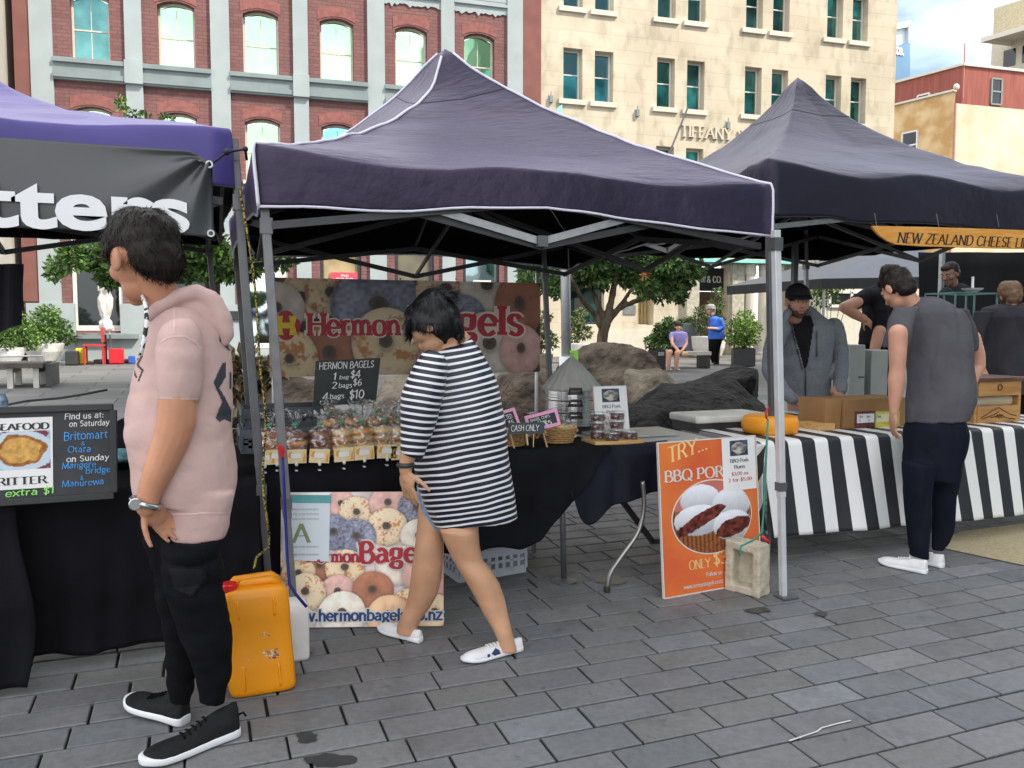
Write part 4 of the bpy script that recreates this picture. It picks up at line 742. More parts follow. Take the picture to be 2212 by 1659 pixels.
# background stall beyond the right tent
y = 12.5; BT = thing('background_canopy', 'slate grey peaked canopy far behind the right tent', 'canopy', Yp(1890, 800, y)); mb = MB()
a, b, c, d = Yp(1776, 602, y), Yp(2010, 598, y), Yp(1995, 530, y+1.4), Yp(1925, 535, y+1.4); back = Vector((0, 3, 0))
mb.add([a, b, c, d], [(0, 1, 2, 3)]); mb.add([a, d, d+Vector((0, 1, 0)), a+back], [(0, 1, 2, 3)]); obj('roof', mb, M('slate canopy', (.13, .14, .16), .6, var=.05), BT, solid=.004)
mb = MB(); a2, b2 = Yp(1776, 624, y), Yp(2010, 624, y); mb.add([a, b, b2, a2], [(3, 2, 1, 0)]); mb.add([a, a+back, a2+back, a2], [(0, 3, 2, 1)]); obj('valance', mb, M('black canopy', (.02, .02, .022), .6), BT, solid=.004)
for u in (1782, 1990): mb = MB(); q = Yp(u, 700, y); mb.tube([(q.x, y+.05, gz(y)), (q.x, y+.05, a2.z+.1)], .025); obj('leg', mb, M('leg grey', (.3, .3, .3), .4, metal=.5), BT)
y = 21.0; KB = thing('kiosk', 'pale kiosk with white framed window beyond the right tent', 'kiosk', Yp(1840, 780, y)); mb = MB(); a, b = Yp(1776, 600, y), Yp(2080, 600, y)
mb.box(((a.x+b.x)/2, y+1, 2.2), (b.x-a.x, 2, 3.6)); obj('wall', mb, CREAMP, KB); a, b = Yp(1792, 630, y-.04), Yp(1885, 662, y-.04); mb = MB()
for p_, q_ in (((a.x, a.z), (b.x, a.z)), ((a.x, b.z), (b.x, b.z)), ((a.x, a.z), (a.x, b.z)), ((b.x, a.z), (b.x, b.z)), (((a.x+b.x)/2, a.z), ((a.x+b.x)/2, b.z))): mb.bar((p_[0], y-.03, p_[1]), (q_[0], y-.03, q_[1]), .09)
w = obj('window', mb, WHITE, KB); mb = MB(); mb.box(((a.x+b.x)/2, y-.015, (a.z+b.z)/2), (b.x-a.x, .02, abs(a.z-b.z))); obj('pane', mb, DARKGLASS, w)
# ================================================================ pop-up tents
GP = [(0, 0), (.02, .03), (.05, .13), (.1, .29), (.21, .45), (.38, .63), (.55, .78), (.71, .88), (.87, .96), (1, 1)]
GF = [(0, 0), (.03, .03), (.09, .14), (.16, .235), (.32, .43), (.49, .61), (.71, .80), (.87, .91), (1, 1)]; GR = [(0, 0), (.03, .02), (.08, .08), (.14, .17), (.22, .27), (.39, .43), (.51, .53), (1, 1)]; G3 = [(0, 0), (.02, .02), (.06, .09), (.1, .18), (.19, .32), (.32, .49), (.48, .65), (.68, .80), (.85, .90), (1, 1)]; G2 = [(0, 0), (.05, .16), (.17, .46), (.35, .65), (.51, .79), (.67, .86), (.82, .92), (1, 1)]
def gprof(m, G_=None):
    for (a, b), (c, d) in zip((G_ or GP)[:-1], (G_ or GP)[1:]):
        if m <= c: return b+(d-b)*(m-a)/(c-a)
    return 1
CHAR = M('charcoal canopy cloth', (.017, .0115, .025), .40, var=.18, vs=2.5, sheen=.14, sheen_tint=(.66, .5, 1), bump=.3, bs=9, stretch=(1, 5, 1), bdist=.03, spec=.5)
CHAR3 = M('black canopy cloth', (.010, .0088, .014), .42, var=.15, vs=2.5, sheen=.14, sheen_tint=(.68, .62, 1), bump=.25, bs=8, stretch=(1, 4, 1), bdist=.03, spec=.4)
PURP = M('purple canopy cloth', (.058, .048, .205), .42, col2=(.072, .058, .24), vs=2.5, sheen=.22, sheen_tint=(.9, .7, 1), bump=.12, bs=9, stretch=(1, 5, 1), bdist=.03)
for m_ in (CHAR, CHAR3, PURP): m_.node_tree.nodes['Principled BSDF'].inputs['Specular Tint'].default_value = (.82, .73, 1, 1)
LINING = M('black canopy lining', (.006, .006, .008), .85, spec=.1)
PIPE = M('white piping', (.66, .64, .72), .5, var=.08); STEEL = M('grey steel', (.34, .34, .35), .38, metal=.35, var=.1, vs=20); STEELD = M('dark steel', (.12, .12, .125), .4, metal=.4, var=.15); STEELSHADE = M('shaded steel bar', (.045, .045, .048), .5, metal=.2, var=.2); STEELM = M('mid grey steel', (.17, .17, .175), .4, metal=.3, var=.12, vs=20); ALU = M('pale aluminium', (.62, .62, .63), .35, metal=.25, var=.06, vs=12)  # near-black bars: tent interior shade put into the steel colour
def tent(label, x0, x1, y0, y1, ze, zp, zh, shx, mat, pipe, legs, bar, pk=(0, 0), roundc=.0, sagm=.045, lift=.07, prof=None):
    prof = prof or [GP]*4
    cx, cy, hx, hy = (x0+x1)/2, (y0+y1)/2, (x1-x0)/2, (y1-y0)/2; zg = gz(y0)
    sh = lambda p: Vector((p[0]-shx*(p[2]-zg), p[1], p[2]))
    T = thing('market_tent', label, 'tent', (cx, cy, gz(cy)), 'pop-up market tents'); k = 28; mr = 34
    def roofz(a, b):
        m = max(abs(a), abs(b)); 
        if m < 1e-6: return zp
        t = min(abs(a), abs(b))/m; a1, b1 = a/m, b/m; wts = [((1-a1)/2)*((1-b1)/2), ((1+a1)/2)*((1-b1)/2), ((1+a1)/2)*((1+b1)/2), ((1-a1)/2)*((1+b1)/2)]; ws_ = sum(wts); z = zp-(zp-ze)*sum(w_*gprof(min(m, 1), g_) for w_, g_ in zip(wts, prof))/ws_
        e = m**7; z += e*(-sagm*math.sin(math.pi*t)**2*(1 if t < 1 else 0)-.012*(1-t)); z -= .05*(1-t)*math.sin(math.pi*m)**1*(.6); return z
    def per(i):          # i-th point round the square, -1..1
        s, q = divmod(i, k); t = -1+2*q/k; return ((t, -1), (1, t), (-t, 1), (-1, -t))[s]
    rings = []
    def XY(a, b, m):
        px_ = cx+pk[0]*(1-m)+a*hx; py_ = cy+pk[1]*(1-m)+b*hy; return px_, py_
    for r in range(1, mr+1):
        m = r/mr; R_ = []
        for i in range(4*k):
            a, b = per(i); a *= m; b *= m; X, Y_ = XY(a, b, m); R_.append([X, Y_, roofz(a, b)])
        rings.append(R_)
    for j, (o, dz) in enumerate(((.003, -.010), (.006, -.03), (.006, -.07), (.006, -.12), (.004, -.2), (.003, -.27), (.002, -99))):
        R_ = []
        for i in range(4*k):
            a, b = per(i); t = min(abs(a), abs(b)); q = 1 if (abs(b) == 1) else 0; ze_ = roofz(a, b); hem = zh+lift*(1-t); z = hem if dz < -9 else ze_+(hem-ze_)*min(1, -dz/.27*.93)
            wv = .010*math.sin(7*t+3*i/k)*(j/6); R_.append([cx+a*(hx+o*1.2)+(0 if q else (1 if a > 0 else -1))*wv, cy+b*(hy+o*1.2)+(1 if b > 0 else -1)*wv*q, z])
        rings.append(R_)
    n = 4*k; V = [[cx+pk[0], cy+pk[1], zp+.005]]+[p for R_ in rings for p in R_]; F_ = [(0, 1+i, 1+(i+1) % n) for i in range(n)]
    for r in range(len(rings)-1): F_ += [(1+r*n+i, 1+(r+1)*n+i, 1+(r+1)*n+(i+1) % n, 1+r*n+(i+1) % n) for i in range(n)]
    A = np.array(V); w = np.clip((zp-A[:, 2])/(zp-ze), 0, 1.0); q = A.copy(); q[:, 0] *= 2.2; q[:, 1] *= 7; q[:, 2] *= 7; A[:, 2] += .011*fbm(q, 1.1, 3, 3)*w; q = A.copy(); q[:, 0] *= .8; q[:, 1] *= 3; A[:, 2] += .012*fbm(q, 2, 2, 9)*w
    V = [sh(p) for p in A]; mb = MB(); mb.add(V, F_); c = obj('canopy', mb, mat, T, smooth=True, solid=.003); c.data.materials.append(LINING); c.modifiers['solid'].material_offset = 1
    sr = [Vector(V[1+6*n+i])+Vector((0, 0, .002)) for i in range(n)]; ms = MB(); ms.tube(sr+[sr[0]], .0028, 4); obj('seam', ms, M('seam', (.006, .006, .009), .7), c)
    hemv = [Vector(V[1+(len(rings)-1)*n+i]) for i in range(n)]
    if pipe:
        mb = MB()
        for ci in range(4):
            pts = [Vector(V[1+r*n+ci*k])+Vector((0, 0, .004)) for r in range(0, mr)]; pts += [Vector(V[1+r*n+ci*k])*1.0 for r in range(mr, len(rings))]
            mb.tube(pts, [.008]*len(pts), 6)
        mb.tube([p for p in hemv]+[hemv[0]], .006, 6); obj('piping', mb, pipe, c, smooth=True)
    else:
        mb = MB(); mb.tube(hemv+[hemv[0]], .004, 5); obj('hem', mb, M('hem', (.015, .014, .018), .6), c)
    zs = zh-.06
    for li, (lx, ly, full, m2) in enumerate(legs):
        lw_ = .036; mb = MB(); p = Vector((lx, ly, gz(ly))); ztop = zh+.01 if ly < y0 else ze-.03; top = Vector((lx-shx*(ztop-zg), ly, ztop)); mid = p+(top-p)*.30; mb.bar(p+(top-p)*.28, top, lw_, lw_, up=(0, 1, 0)); lg = obj('leg', mb, m2, T, bevel=.003)
        mb = MB(); mb.bar(p, mid, .029, .029, up=(0, 1, 0)); obj('inner_leg', mb, m2, lg); mb = MB(); mb.box(p+Vector((.01, -.01, .005)), (.095, .085, .008)); obj('foot', mb, STEELD, lg); mb = MB(); q_ = p+(top-p)*((zs-gz(ly))/(top.z-gz(ly))); mb.box(q_, (.05, .05, .065)); obj('bracket', mb, STEELD, lg); mb = MB(); mb.box(p+(top-p)*.31, (.044, .044, .045)); obj('bracket', mb, STEELD, lg); mb = MB(); mb.box(top-Vector((0, 0, .07)), (.046, .046, .05)); obj('bracket', mb, STEELD, lg)
    # scissor truss on all four sides and to the centre
    mb = MB(); I = .05; cs = [(x0+I, y0+I), (x1-I, y0+I), (x1-I, y1-I), (x0+I, y1-I)]
    P = lambda x, y, z: sh((x, y, z))
    for a in range(4):
        A_, B_ = cs[a], cs[(a+1) % 4]; M_ = ((A_[0]+B_[0])/2, (A_[1]+B_[1])/2); zt = ze-.10; zl = zs; mt = zh+.10; ml = zh-.10
        off = Vector((0, .02, 0)) if a in (0, 2) else Vector((.02, 0, 0))
        for C_ in (A_, B_): mb.bar(P(*C_, zt)+off, P(*M_, ml)+off, .016, .032); mb.bar(P(*C_, zl)-off, P(*M_, mt)-off, .016, .032)
        for z in (mt, ml): mb.bar(P(*M_, z+.01), P(cx, cy, z+.55 if z == mt else z+.36), .014, .028)
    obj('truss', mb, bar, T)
    mb = MB(); mb.bar(P(cx+pk[0], cy+pk[1], zp-.04), P(cx, cy, zh+.16), .035); mb.box(P(cx, cy, zh+.2), (.09, .09, .12)); obj('centre_pole', mb, bar, T)
    return T, c, P
T1, C1, P1 = tent('middle tent with charcoal canopy edged in white piping', .345, 2.875, 3.52, 6.0, 2.245, 3.13, 1.985, .052, CHAR, PIPE, [(.372, 3.589, 1, STEELM), (2.833, 3.438, 1, ALU), (2.64, 5.95, 1, STEELD), (.36, 5.95, 1, STEELD)], STEELSHADE, prof=[GP, GF, GR, GR], pk=(-.055, 0))
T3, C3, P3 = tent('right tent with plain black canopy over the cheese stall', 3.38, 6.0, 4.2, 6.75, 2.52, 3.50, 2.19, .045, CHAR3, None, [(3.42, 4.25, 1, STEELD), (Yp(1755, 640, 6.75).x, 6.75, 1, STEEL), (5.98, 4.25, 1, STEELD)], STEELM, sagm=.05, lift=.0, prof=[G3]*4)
T2, C2, P2 = tent('left tent with purple blue canopy carrying the dark banner', -2.4, .27, 3.72, 6.3, 2.34, 3.12, 2.10, .055, PURP, None, [(.286, 3.764, 1, STEELD), (.20, 6.2, 1, STEELD)], STEELSHADE, sagm=.03, lift=0, prof=[G2]*4)
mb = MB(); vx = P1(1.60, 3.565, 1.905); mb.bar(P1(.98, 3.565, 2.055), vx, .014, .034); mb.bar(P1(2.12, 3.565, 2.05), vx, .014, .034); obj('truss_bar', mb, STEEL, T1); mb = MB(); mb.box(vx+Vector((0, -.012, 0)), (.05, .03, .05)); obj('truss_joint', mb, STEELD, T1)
# banner hung along the purple tent
BAN = M('grey banner vinyl', (.052, .054, .056), .32, var=.12, vs=2, bump=.05, bs=3, spec=.6)
bt = thing('shop_banner', 'dark grey vinyl banner with large white lettering hanging from the purple tent', 'banner', Yp(200, 512, 3.62)); yb = 3.62
xr, zt, zb, xl = Yp(458, 335, yb).x, Yp(458, 330, yb).z, Yp(458, 512, yb).z, -1.25
def bpos(s, t):
    x = xl+(xr-xl)*s; z = zb+(zt-zb)*t-.02*(1-s)*0; ds = (1-s)*(xr-xl); dt = (1-t)*(zt-zb); r = math.hypot(ds, dt)+.01; a = math.atan2(dt, ds)
    f = .022*math.sin(a*9)*math.exp(-r*2.6)*min(1, r*12); f += .012*math.exp(-(ds/.05)**2)*math.sin(t*3); zz = z-.045*math.exp(-(r/.06)**2) if t > .9 else z
    return Vector((x, yb-.006+f-.01*math.sin(t*3.1), zz+.012*math.sin(s*3.1)*(t < .5)*(0.5-t)))
mb = MB(); mb.grid(120, 36, bpos); vin = obj('vinyl', mb, BAN, bt, smooth=True, solid=.002)
mb = MB(); a = Yp(-62, 498, yb-.05); b = Yp(410, 502, yb-.05); put_text(mb, 'tters', Vector((a.x, yb-.034, b.z+.002)), (1, 0, 0), (0, 0, 1), 1, width=(b.x-a.x), height=.172, offset=.03, extrude=.002); obj('lettering', mb, M('white vinyl', (.78, .78, .78), .4, var=.02), bt)
for s, t in ((.995, .97), (.995, .04)):
    mb = MB(); p = bpos(s, t); mb.torus(p+Vector((-.005, -.008, 0)), .012, .004, Matrix.Rotation(rad(90), 3, 'X'), 14, 6); obj('eyelet', mb, ALU, bt)
mb = MB(); p = bpos(.995, .97); q = Yp(490, 328, 3.62); r = Yp(530, 322, 3.68); mb.tube([p, q, r, Yp(533, 345, 3.72)], .006, 6); mb.ell(q, (.014, .014, .014)); mb.ell(r, (.012, .012, .012)); tag(obj('bungee_cord', mb, M('black cord', (.01, .01, .012), .6), None, smooth=True, org=q), 'black bungee cord tying the dark banner to the purple canopy corner', 'cord')
# blind on the left behind the stall
mb = MB(); a, b = Yp(-60, 570, 6.1), Yp(50, 570, 6.1); c_, d_ = Yp(45, 700, 6.1), Yp(-60, 740, 6.1)
mb.grid(12, 12, lambda s, t: (d_.lerp(c_, s)).lerp(a.lerp(b, s), t)+Vector((0, .02*math.sin(s*14), 0)), True); tag(obj('tent_wall', mb, M('navy tent wall', (.012, .012, .02), .7), None, solid=.004, org=a), 'dark navy hanging wall at the back of the purple tent', 'tent wall')
# rope with yellow flecks twisted down the left pole
ROPE = M('flecked rope', (.03, .028, .02), .8, col2=(.5, .38, .08), vs=110, lo=.48, hi=.55)
mb = MB(); L0, L1 = Vector((.286, 3.70, .107)), Vector((.174, 3.70, 2.09)); pts = []
for i in range(60):
    t = 1-i/59*.98; pts.append(L0.lerp(L1, t)+Vector((.018+.02*math.sin(t*9+1)+.035*math.exp(-((t-.50)/.1)**2), -.012-.012*math.sin(t*23), 0)))
mb.tube(pts[:46], .0052, 7)
p = pts[45]; e = Yp(549, 1228, 3.30); mb.tube([p, p.lerp(e, .3)+Vector((.015, 0, -.02)), p.lerp(e, .7)+Vector((-.01, 0, 0)), e], .005, 7); tag(obj('rope', mb, ROPE, None, smooth=True, org=p), 'black rope flecked with yellow twisted down the pole of the purple tent', 'rope')
# ================================================================ stall tables and cloths
BLK = M('black table cloth', (.007, .007, .009), .85, var=.25, vs=5, bump=.15, bs=90, spec=.12); NAVY = M('navy cloth', (.006, .0075, .016), .75, var=.2, vs=6, bump=.15, bs=60, spec=.25)
PLAST = M('grey table plastic', (.38, .38, .37), .45, var=.08, vs=20); X_, Y_, Z_ = Vector((1, 0, 0)), Vector((0, 1, 0)), Vector((0, 0, 1))
def drape(x0, x1, y, yb, zt, hem, nf, amp, seed=0, slack=.015, nu=110):
    """table cloth: flat top from yb forward to y, rounded edge, folds down to hem(s)"""
    rr = random.Random(seed); ph = [rr.uniform(0, 6) for _ in range(4)]
    def fn(s, t):
        x = x0+(x1-x0)*s
        if t < .25: return Vector((x, yb+(y-yb)*(t/.25), zt+.002*math.sin(x*23+t*30)))
        q = (t-.25)/.75; zh = hem(s); z = zt+(zh-zt)*q; f = (math.sin(nf*s*6.28+ph[0])+.6*math.sin(nf*1.73*s*6.28+ph[1])+.35*math.sin(nf*3.1*s*6.28+ph[2]+q*2))
        return Vector((x+amp*.4*math.cos(nf*s*6.28+ph[0])*q, y-.004-slack*min(1, q*6)-amp*f*q**.8*.5-.02*q, z))
    mb = MB(); mb.grid(nu, 40, fn, True); return mb
# -- left stall
LT = thing('trestle_table', 'trestle table hidden under black cloth below the chalkboard', 'table', (-.7, 4.1, gz(4.1))); mb = MB(); mb.box((-.75, 4.15, .80), (1.95, .7, .04)); obj('table_top', mb, PLAST, LT)
for x in (-1.6, .1):
    for y in (3.9, 4.4): mb = MB(); mb.tube([(x, y, gz(y)), (x, y, .78)], .015); obj('leg', mb, STEELD, LT)
mb = drape(-1.8, .24, 3.76, 4.5, .828, lambda s: gz(3.76)+.035+.03*math.sin(s*17)+.05*max(0, math.sin(s*9+2.2)), 6, .03, 3, nu=150); tag(obj('table_cloth', mb, BLK, None, smooth=True, solid=.003, org=(-.7, 3.8, .1)), 'long black cloth hanging to the ground below the chalkboard', 'table cloth', 'black table cloths')
mb = MB(); mb.grid(30, 30, lambda s, t: Vector((-1.5+.86*s+.03*math.sin(t*5), 3.62-.10*(1-t)+.02*math.sin(s*22)*(1-t), gz(3.55)+.03+(.80-.1)*t))); tag(obj('side_cloth', mb, BLK, None, smooth=True, solid=.003, org=(-1.1, 3.6, .1)), 'black cloth hanging at the left edge of the photo in front of the long one', 'table cloth', 'black table cloths')
# chalkboard with menu sheet
CBK = M('chalkboard', (.022, .024, .027), .6, col2=(.04, .042, .046), vs=7); CHW = M('white chalk', (.75, .74, .72), .9, var=.15, vs=60); CHB = M('blue chalk', (.08, .30, .62), .9, var=.2, vs=60); CHG = M('green chalk', (.30, .75, .16), .9, var=.15, vs=60); PAPER = M('white paper', (.78, .77, .75), .6, var=.03)
INK = M('black ink', (.015, .015, .018), .5); yc = 3.60; CB = thing('chalkboard', 'framed chalkboard with seafood menu sheet and chalk place names', 'chalkboard', Yp(120, 1090, yc))
TR, BR_ = Yp(245, 879, yc+.03), Yp(247, 1070, yc); up = (TR-BR_).normalized(); hh = (TR-BR_).length; wv = X_*.78; o = BR_-wv; nf = X_.cross(up); mb = MB()
mb.prism([(0, 0), (.78, 0), (.78, hh), (0, hh)], o, X_, up, .012); obj('board', mb, CBK, CB); mb = MB()
for a, b in (((0, 0), (.78, 0)), ((0, hh), (.78, hh)), ((0, .012), (0, hh-.012)), ((.78, .012), (.78, hh-.012))): mb.bar(o+X_*a[0]+up*a[1]+nf*.002, o+X_*b[0]+up*b[1]+nf*.002, .026, .024, up=nf)
obj('frame', mb, M('black frame', (.02, .02, .02), .5), CB, bevel=.003)
def cbp(u, v, e=.002):
    n = nf; d = ray(u, v); t = ((BR_-CP).dot(n))/d.dot(n); return CP+d*t+n*e
tl, br = cbp(-110, 905), cbp(115, 1052); w = (br-tl).dot(X_); h = (tl-br).dot(up); so_ = br-X_*w
mb = MB(); mb.prism([(0, 0), (w, 0), (w, h), (0, h)], so_+nf*.001, X_, up, .0008); sh_ = obj('menu_sheet', mb, PAPER, CB)
mb = MB(); put_letters(mb, 'SEAFOOD', cbp(106, 926, .0035), X_, up, .024, .185, thick=.24, thin=.10, serif=.07, align='r'); put_letters(mb, 'FRITTER', cbp(102, 1043, .0035), X_, up, .028, .195, thick=.2, thin=.07, serif=.07, align='r'); obj('lettering', mb, INK, sh_)
def fritter(X, Y):
    P = np.stack([X*1.5, Y, 0*X], 1); C = np.where((fbm(P, 3, 3, 4)+(X-.5) > .1)[:, None], lin(150, 185, 205), lin(120, 50, 60)); d = np.sqrt(((X-.5)/.42)**2+((Y-.5)/.42)**2)+.12*vn(P, 6, 1)
    pl = np.sqrt(((X-.5)/.56)**2+((Y-.48)/.54)**2); C = np.where((pl < 1)[:, None], lin(190, 205, 215), C); n = fbm(P, 9, 4, 2); f = np.clip(.78+.3*n, .3, 1.2)[:, None]*np.where((d > .8)[:, None], lin(170, 105, 45), lin(222, 170, 85)); return np.where((d < 1)[:, None], f, C)
q = cbp(0, 1018, .0032); picture('fritter_photo', cbp(-22, 1018, .0032), X_, up, cbp(110, 1018).x-cbp(-22, 1018).x, (cbp(50, 935)-cbp(50, 1018)).length, 60, 44, fritter, PRINT, sh_)
for s, u, v, hgt, m_, wd in (('Find us at:', 140, 906, 12, CHW, 78), ('on Saturday', 150, 922, 12, CHW, 80), ('Britomart', 138, 951, 17, CHB, 88), ('&', 176, 962, 8, CHB, 7), ('Otara', 147, 978, 13, CHB, 46), ('on Sunday', 144, 998, 12, CHW, 85), ('Mangere', 134, 1013, 13, CHB, 68), ('Bridge', 185, 1023, 13, CHB, 50), ('&', 174, 1037, 9, CHB, 6), ('Manurewa', 134, 1052, 13, CHB, 84), ('extra $1', 12, 1073, 14, CHG, 96)):
    p = cbp(u, v, .003); s1 = pxm(p); mb = MB(); put_letters(mb, s, p, X_+up*.02, up, hgt*s1, wd*s1*.97, thick=.13, thin=.11, slant=.05, jit=.06, seed=u); obj('chalk_writing', mb, m_, CB)
mb = MB(); mb.box((-.28, 4.05, .845), (.1, .06, .03)); mb2 = MB()
for c, r in (((-.33, 4.32, .95), (.09, .08, .13)), ((-.27, 4.35, 1.02), (.06, .06, .10)), ((-.4, 4.3, .90), (.08, .08, .07))): mb2.ell(c, r)
me = remesh(mb2, .012, 4); co = getco(me); setco(me, co+getno(me)*(.018*fbm(co, 9, 3))[:, None]); tag(obj('cloth_bundle', me, NAVY, None, smooth=True, org=(-.3, 4.3, .83)), 'dark navy cloth bundle on the table behind the chalkboard', 'cloth bundle')
mb = MB(); p = Yp(262, 990, 3.95)
for k in range(3): mb.ell(p+Vector((.02*k-.02, .01*k, .022*(k % 2))), (.035, .03, .022))
me = remesh(mb, .006, 3); tag(obj('packet', me, M('teal packet', (.05, .28, .33), .35, col2=(.3, .5, .55), vs=25), None, smooth=True, org=p), 'small teal packet between the chalkboard and the pink hoodie', 'packet')
mb = MB(); pts = [Yp(u, v, 4.45) for u, v in ((18, 874), (60, 866), (130, 860), (180, 852), (232, 842))]; mb.tube(pts, .006, 6); tag(obj('cord', mb, M('grey cord', (.05, .05, .055), .7), None, smooth=True, org=pts[0]), 'thin dark cord stretched behind the chalkboard', 'cord')
mb = MB(); mb.ell(Yp(2, 868, 4.3), (.03, .03, .04)); me = remesh(mb, .008, 2); co = getco(me); setco(me, co+getno(me)*(.01*fbm(co, 30, 2))[:, None]); tag(obj('packet', me, M('pale blue packet', (.3, .42, .55), .4), None, smooth=True, org=Yp(2, 880, 4.3)), 'pale blue packet at the left edge above the chalkboard', 'packet')
# -- jerrycan
CAN = M('orange plastic', (.83, .30, .004), .38, var=.06, vs=5, bump=.05, bs=30, spec=.45); cb = G(566, 1483); JC = thing('jerrycan', 'orange plastic jerrycan with red cap standing by the pole', 'jerrycan', cb)
Rj = Matrix.Rotation(rad(3), 3, 'Z'); W_, D_, H_ = .305, .20, .5; JS = .82
def jp(x, y, z): return cb+Rj @ Vector((x*JS, y*JS, 0))+Vector((-.05*z, 0, z*JS*1.04))
mb = MB(); rings = []
for z, k in ((0, .9), (.008, .97), (.025, 1), (.05, 1), (.12, 1), (.155, 1), (.162, .99), (.33, .99), (.338, 1), (.40, 1), (.445, .985), (.468, .95), (.482, .86), (.488, .7)):
    R_ = []
    for i in range(48):
        a = 2*math.pi*i/48; c, s = math.cos(a), math.sin(a); e = .32; x = abs(c)**e*(1 if c > 0 else -1)*W_/2*k; y = abs(s)**e*(1 if s > 0 else -1)*D_/2*k
        R_.append(jp(x, y, z))
    rings.append(R_)
mb.loft(rings); body = obj('body', mb, CAN, JC, smooth=True)
for x in (-.085, .075):
    mb = MB(); mb.tube([jp(x, -D_/2+.004, .36), jp(x, -D_/2-.003, .37), jp(x, -D_/2-.003, .43), jp(x, -D_/2+.004, .445)], .006, 8); obj('rib', remesh(mb, .004, 1), CAN, JC, smooth=True); mb = MB(); mb.tube([jp(x, -D_/2+.004, .03), jp(x, -D_/2-.003, .04), jp(x, -D_/2-.003, .12), jp(x, -D_/2+.004, .145)], .006, 8); obj('rib', remesh(mb, .004, 1), CAN, JC, smooth=True)
mb = MB(); mb.tube([jp(-.07, -.02, .475), jp(-.05, -.02, .497), jp(.08, -.02, .502), jp(.115, -.02, .48)], [.016, .017, .017, .02], 10); mb.tube([jp(-.11, .04, .47), jp(-.08, .05, .497), jp(.09, .05, .503), jp(.12, .04, .475)], [.016, .018, .018, .02], 10); obj('handle', mb, CAN, JC, smooth=True)
mb = MB(); mb.lathe([(.03, 0), (.032, .005), (.032, .03), (.028, .036)], jp(-.115, -.035, .472), 24); obj('cap', mb, M('red cap', (.72, .02, .02), .35), JC)
mb = MB(); rr = random.Random(3)
for x, z, w, h in ((.03, .27, .035, .035), (.04, .19, .06, .02), (.045, .17, .055, .018), (.04, .15, .06, .02), (.06, .205, .03, .012), (-.06, .17, .012, .016)):
    for _ in range(7):
        a, b = x+rr.uniform(-.5, .5)*w, z+rr.uniform(-.5, .5)*h; ww = w*rr.uniform(.15, .4); mb.add([jp(a+dx*ww, -D_/2*.978-.0012, b+dz*ww*.5) for dx, dz in ((-.5, -.3), (.5, -.5), (.4, .5), (-.3, .4))], [(0, 1, 2, 3)])
obj('label_scrap', mb, M('label scraps', (.75, .62, .45), .7, col2=(.12, .10, .12), vs=70, lo=.45, hi=.55), JC)
wb = G(643, 1418); mb = MB(); rings = []
for z, k in ((0, .92), (.015, 1), (.2, 1), (.235, .93), (.25, .7)):
    rings.append([wb+Vector((abs(math.cos(a))**.35*math.copysign(1, math.cos(a))*.047*k, abs(math.sin(a))**.35*math.copysign(1, math.sin(a))*.06*k, z)) for a in [2*math.pi*i/36 for i in range(36)]])
mb.loft(rings); tag(obj('weight_block', mb, M('white tub', (.74, .72, .68), .6, var=.06, vs=9), None, smooth=True, org=wb), 'white plastic weight block behind the orange jerrycan', 'weight')
BLU = M('blue strap', (.008, .014, .2), .6); mb = MB(); P = [Yp(610, 985, 3.5), Yp(613, 1040, 3.5), Yp(620, 1200, 3.48), Yp(625, 1262, 3.45), Yp(640, 1285, 3.42), Yp(662, 1311, 3.42)]; mb.tube(P, .0065, 7)
st = thing('strap', 'blue strap with red end running from the tent pole to the white weight', 'strap', P[0]); obj('cord', mb, BLU, st, smooth=True); mb = MB(); mb.tube([Yp(605, 962, 3.5), Yp(608, 970, 3.5), Yp(610, 987, 3.5)], [.011, .013, .010], 8); obj('end_clip', mb, M('red plastic clip', (.6, .02, .02), .4), st)
# -- middle stall tables
T1T = thing('trestle_table', 'trestle table under black cloth carrying the bagel bags', 'table', (1.1, 4.3, gz(4.3))); mb = MB(); mb.box((1.08, 4.36, .835), (1.96, .76, .04)); obj('table_top', mb, PLAST, T1T)
for x, y in ((.25, 4.6), (1.9, 4.6)): mb = MB(); mb.tube([(x, y, gz(y)), (x, y, .82)], .015); obj('leg', mb, STEELD, T1T)
p = G(1218, 1256); mb = MB(); mb.tube([p, Vector((p.x-.02, p.y, .82))], .016, 10); lg = obj('leg', mb, STEELD, T1T, smooth=True); mb = MB(); mb.lathe([(.07, .0), (.07, .008), (.02, .02)], p, 20); obj('foot', mb, STEELD, lg)
hemf = lambda s: float(np.interp(s, [0, .73, .79, .845, .90, .96, 1], [.36, .36, .39, .49, .62, .79, .85]))+.012*math.sin(s*40)
mb = drape(.06, 2.09, 3.97, 4.74, .862, hemf, 5, .018, 7); tag(obj('table_cloth', mb, BLK, None, smooth=True, solid=.003, org=(1.1, 4, .3)), 'black cloth over the bagel table sweeping up at its right end', 'table cloth', 'black table cloths')
T2T = thing('folding_table', 'grey topped folding table with bent steel legs beside the orange poster', 'table', (2.3, 4.2, gz(4.2))); mb = MB(); mb.box((2.42, 4.36, .835), (.86, .76, .035)); obj('table_top', mb, PLAST, T2T, bevel=.008)
def bent(pts, y, nm='leg'):
    mb = MB(); P = [Yp(u, v, y) for u, v in pts]; C_ = []
    for i in range(len(P)-1):
        a, b, c, d = P[max(i-1, 0)], P[i], P[i+1], P[min(i+2, len(P)-1)]
        for k in range(6): t = k/6; C_.append(.5*((2*b)+(c-a)*t+(2*a-5*b+4*c-d)*t*t+(3*b-a-3*c+d)*t**3))
    C_.append(P[-1]); mb.tube(C_, .0125, 10); return mb
CHR = M('bent steel tube', (.3, .3, .29), .3, metal=.8); yl = G(1312, 1278).y
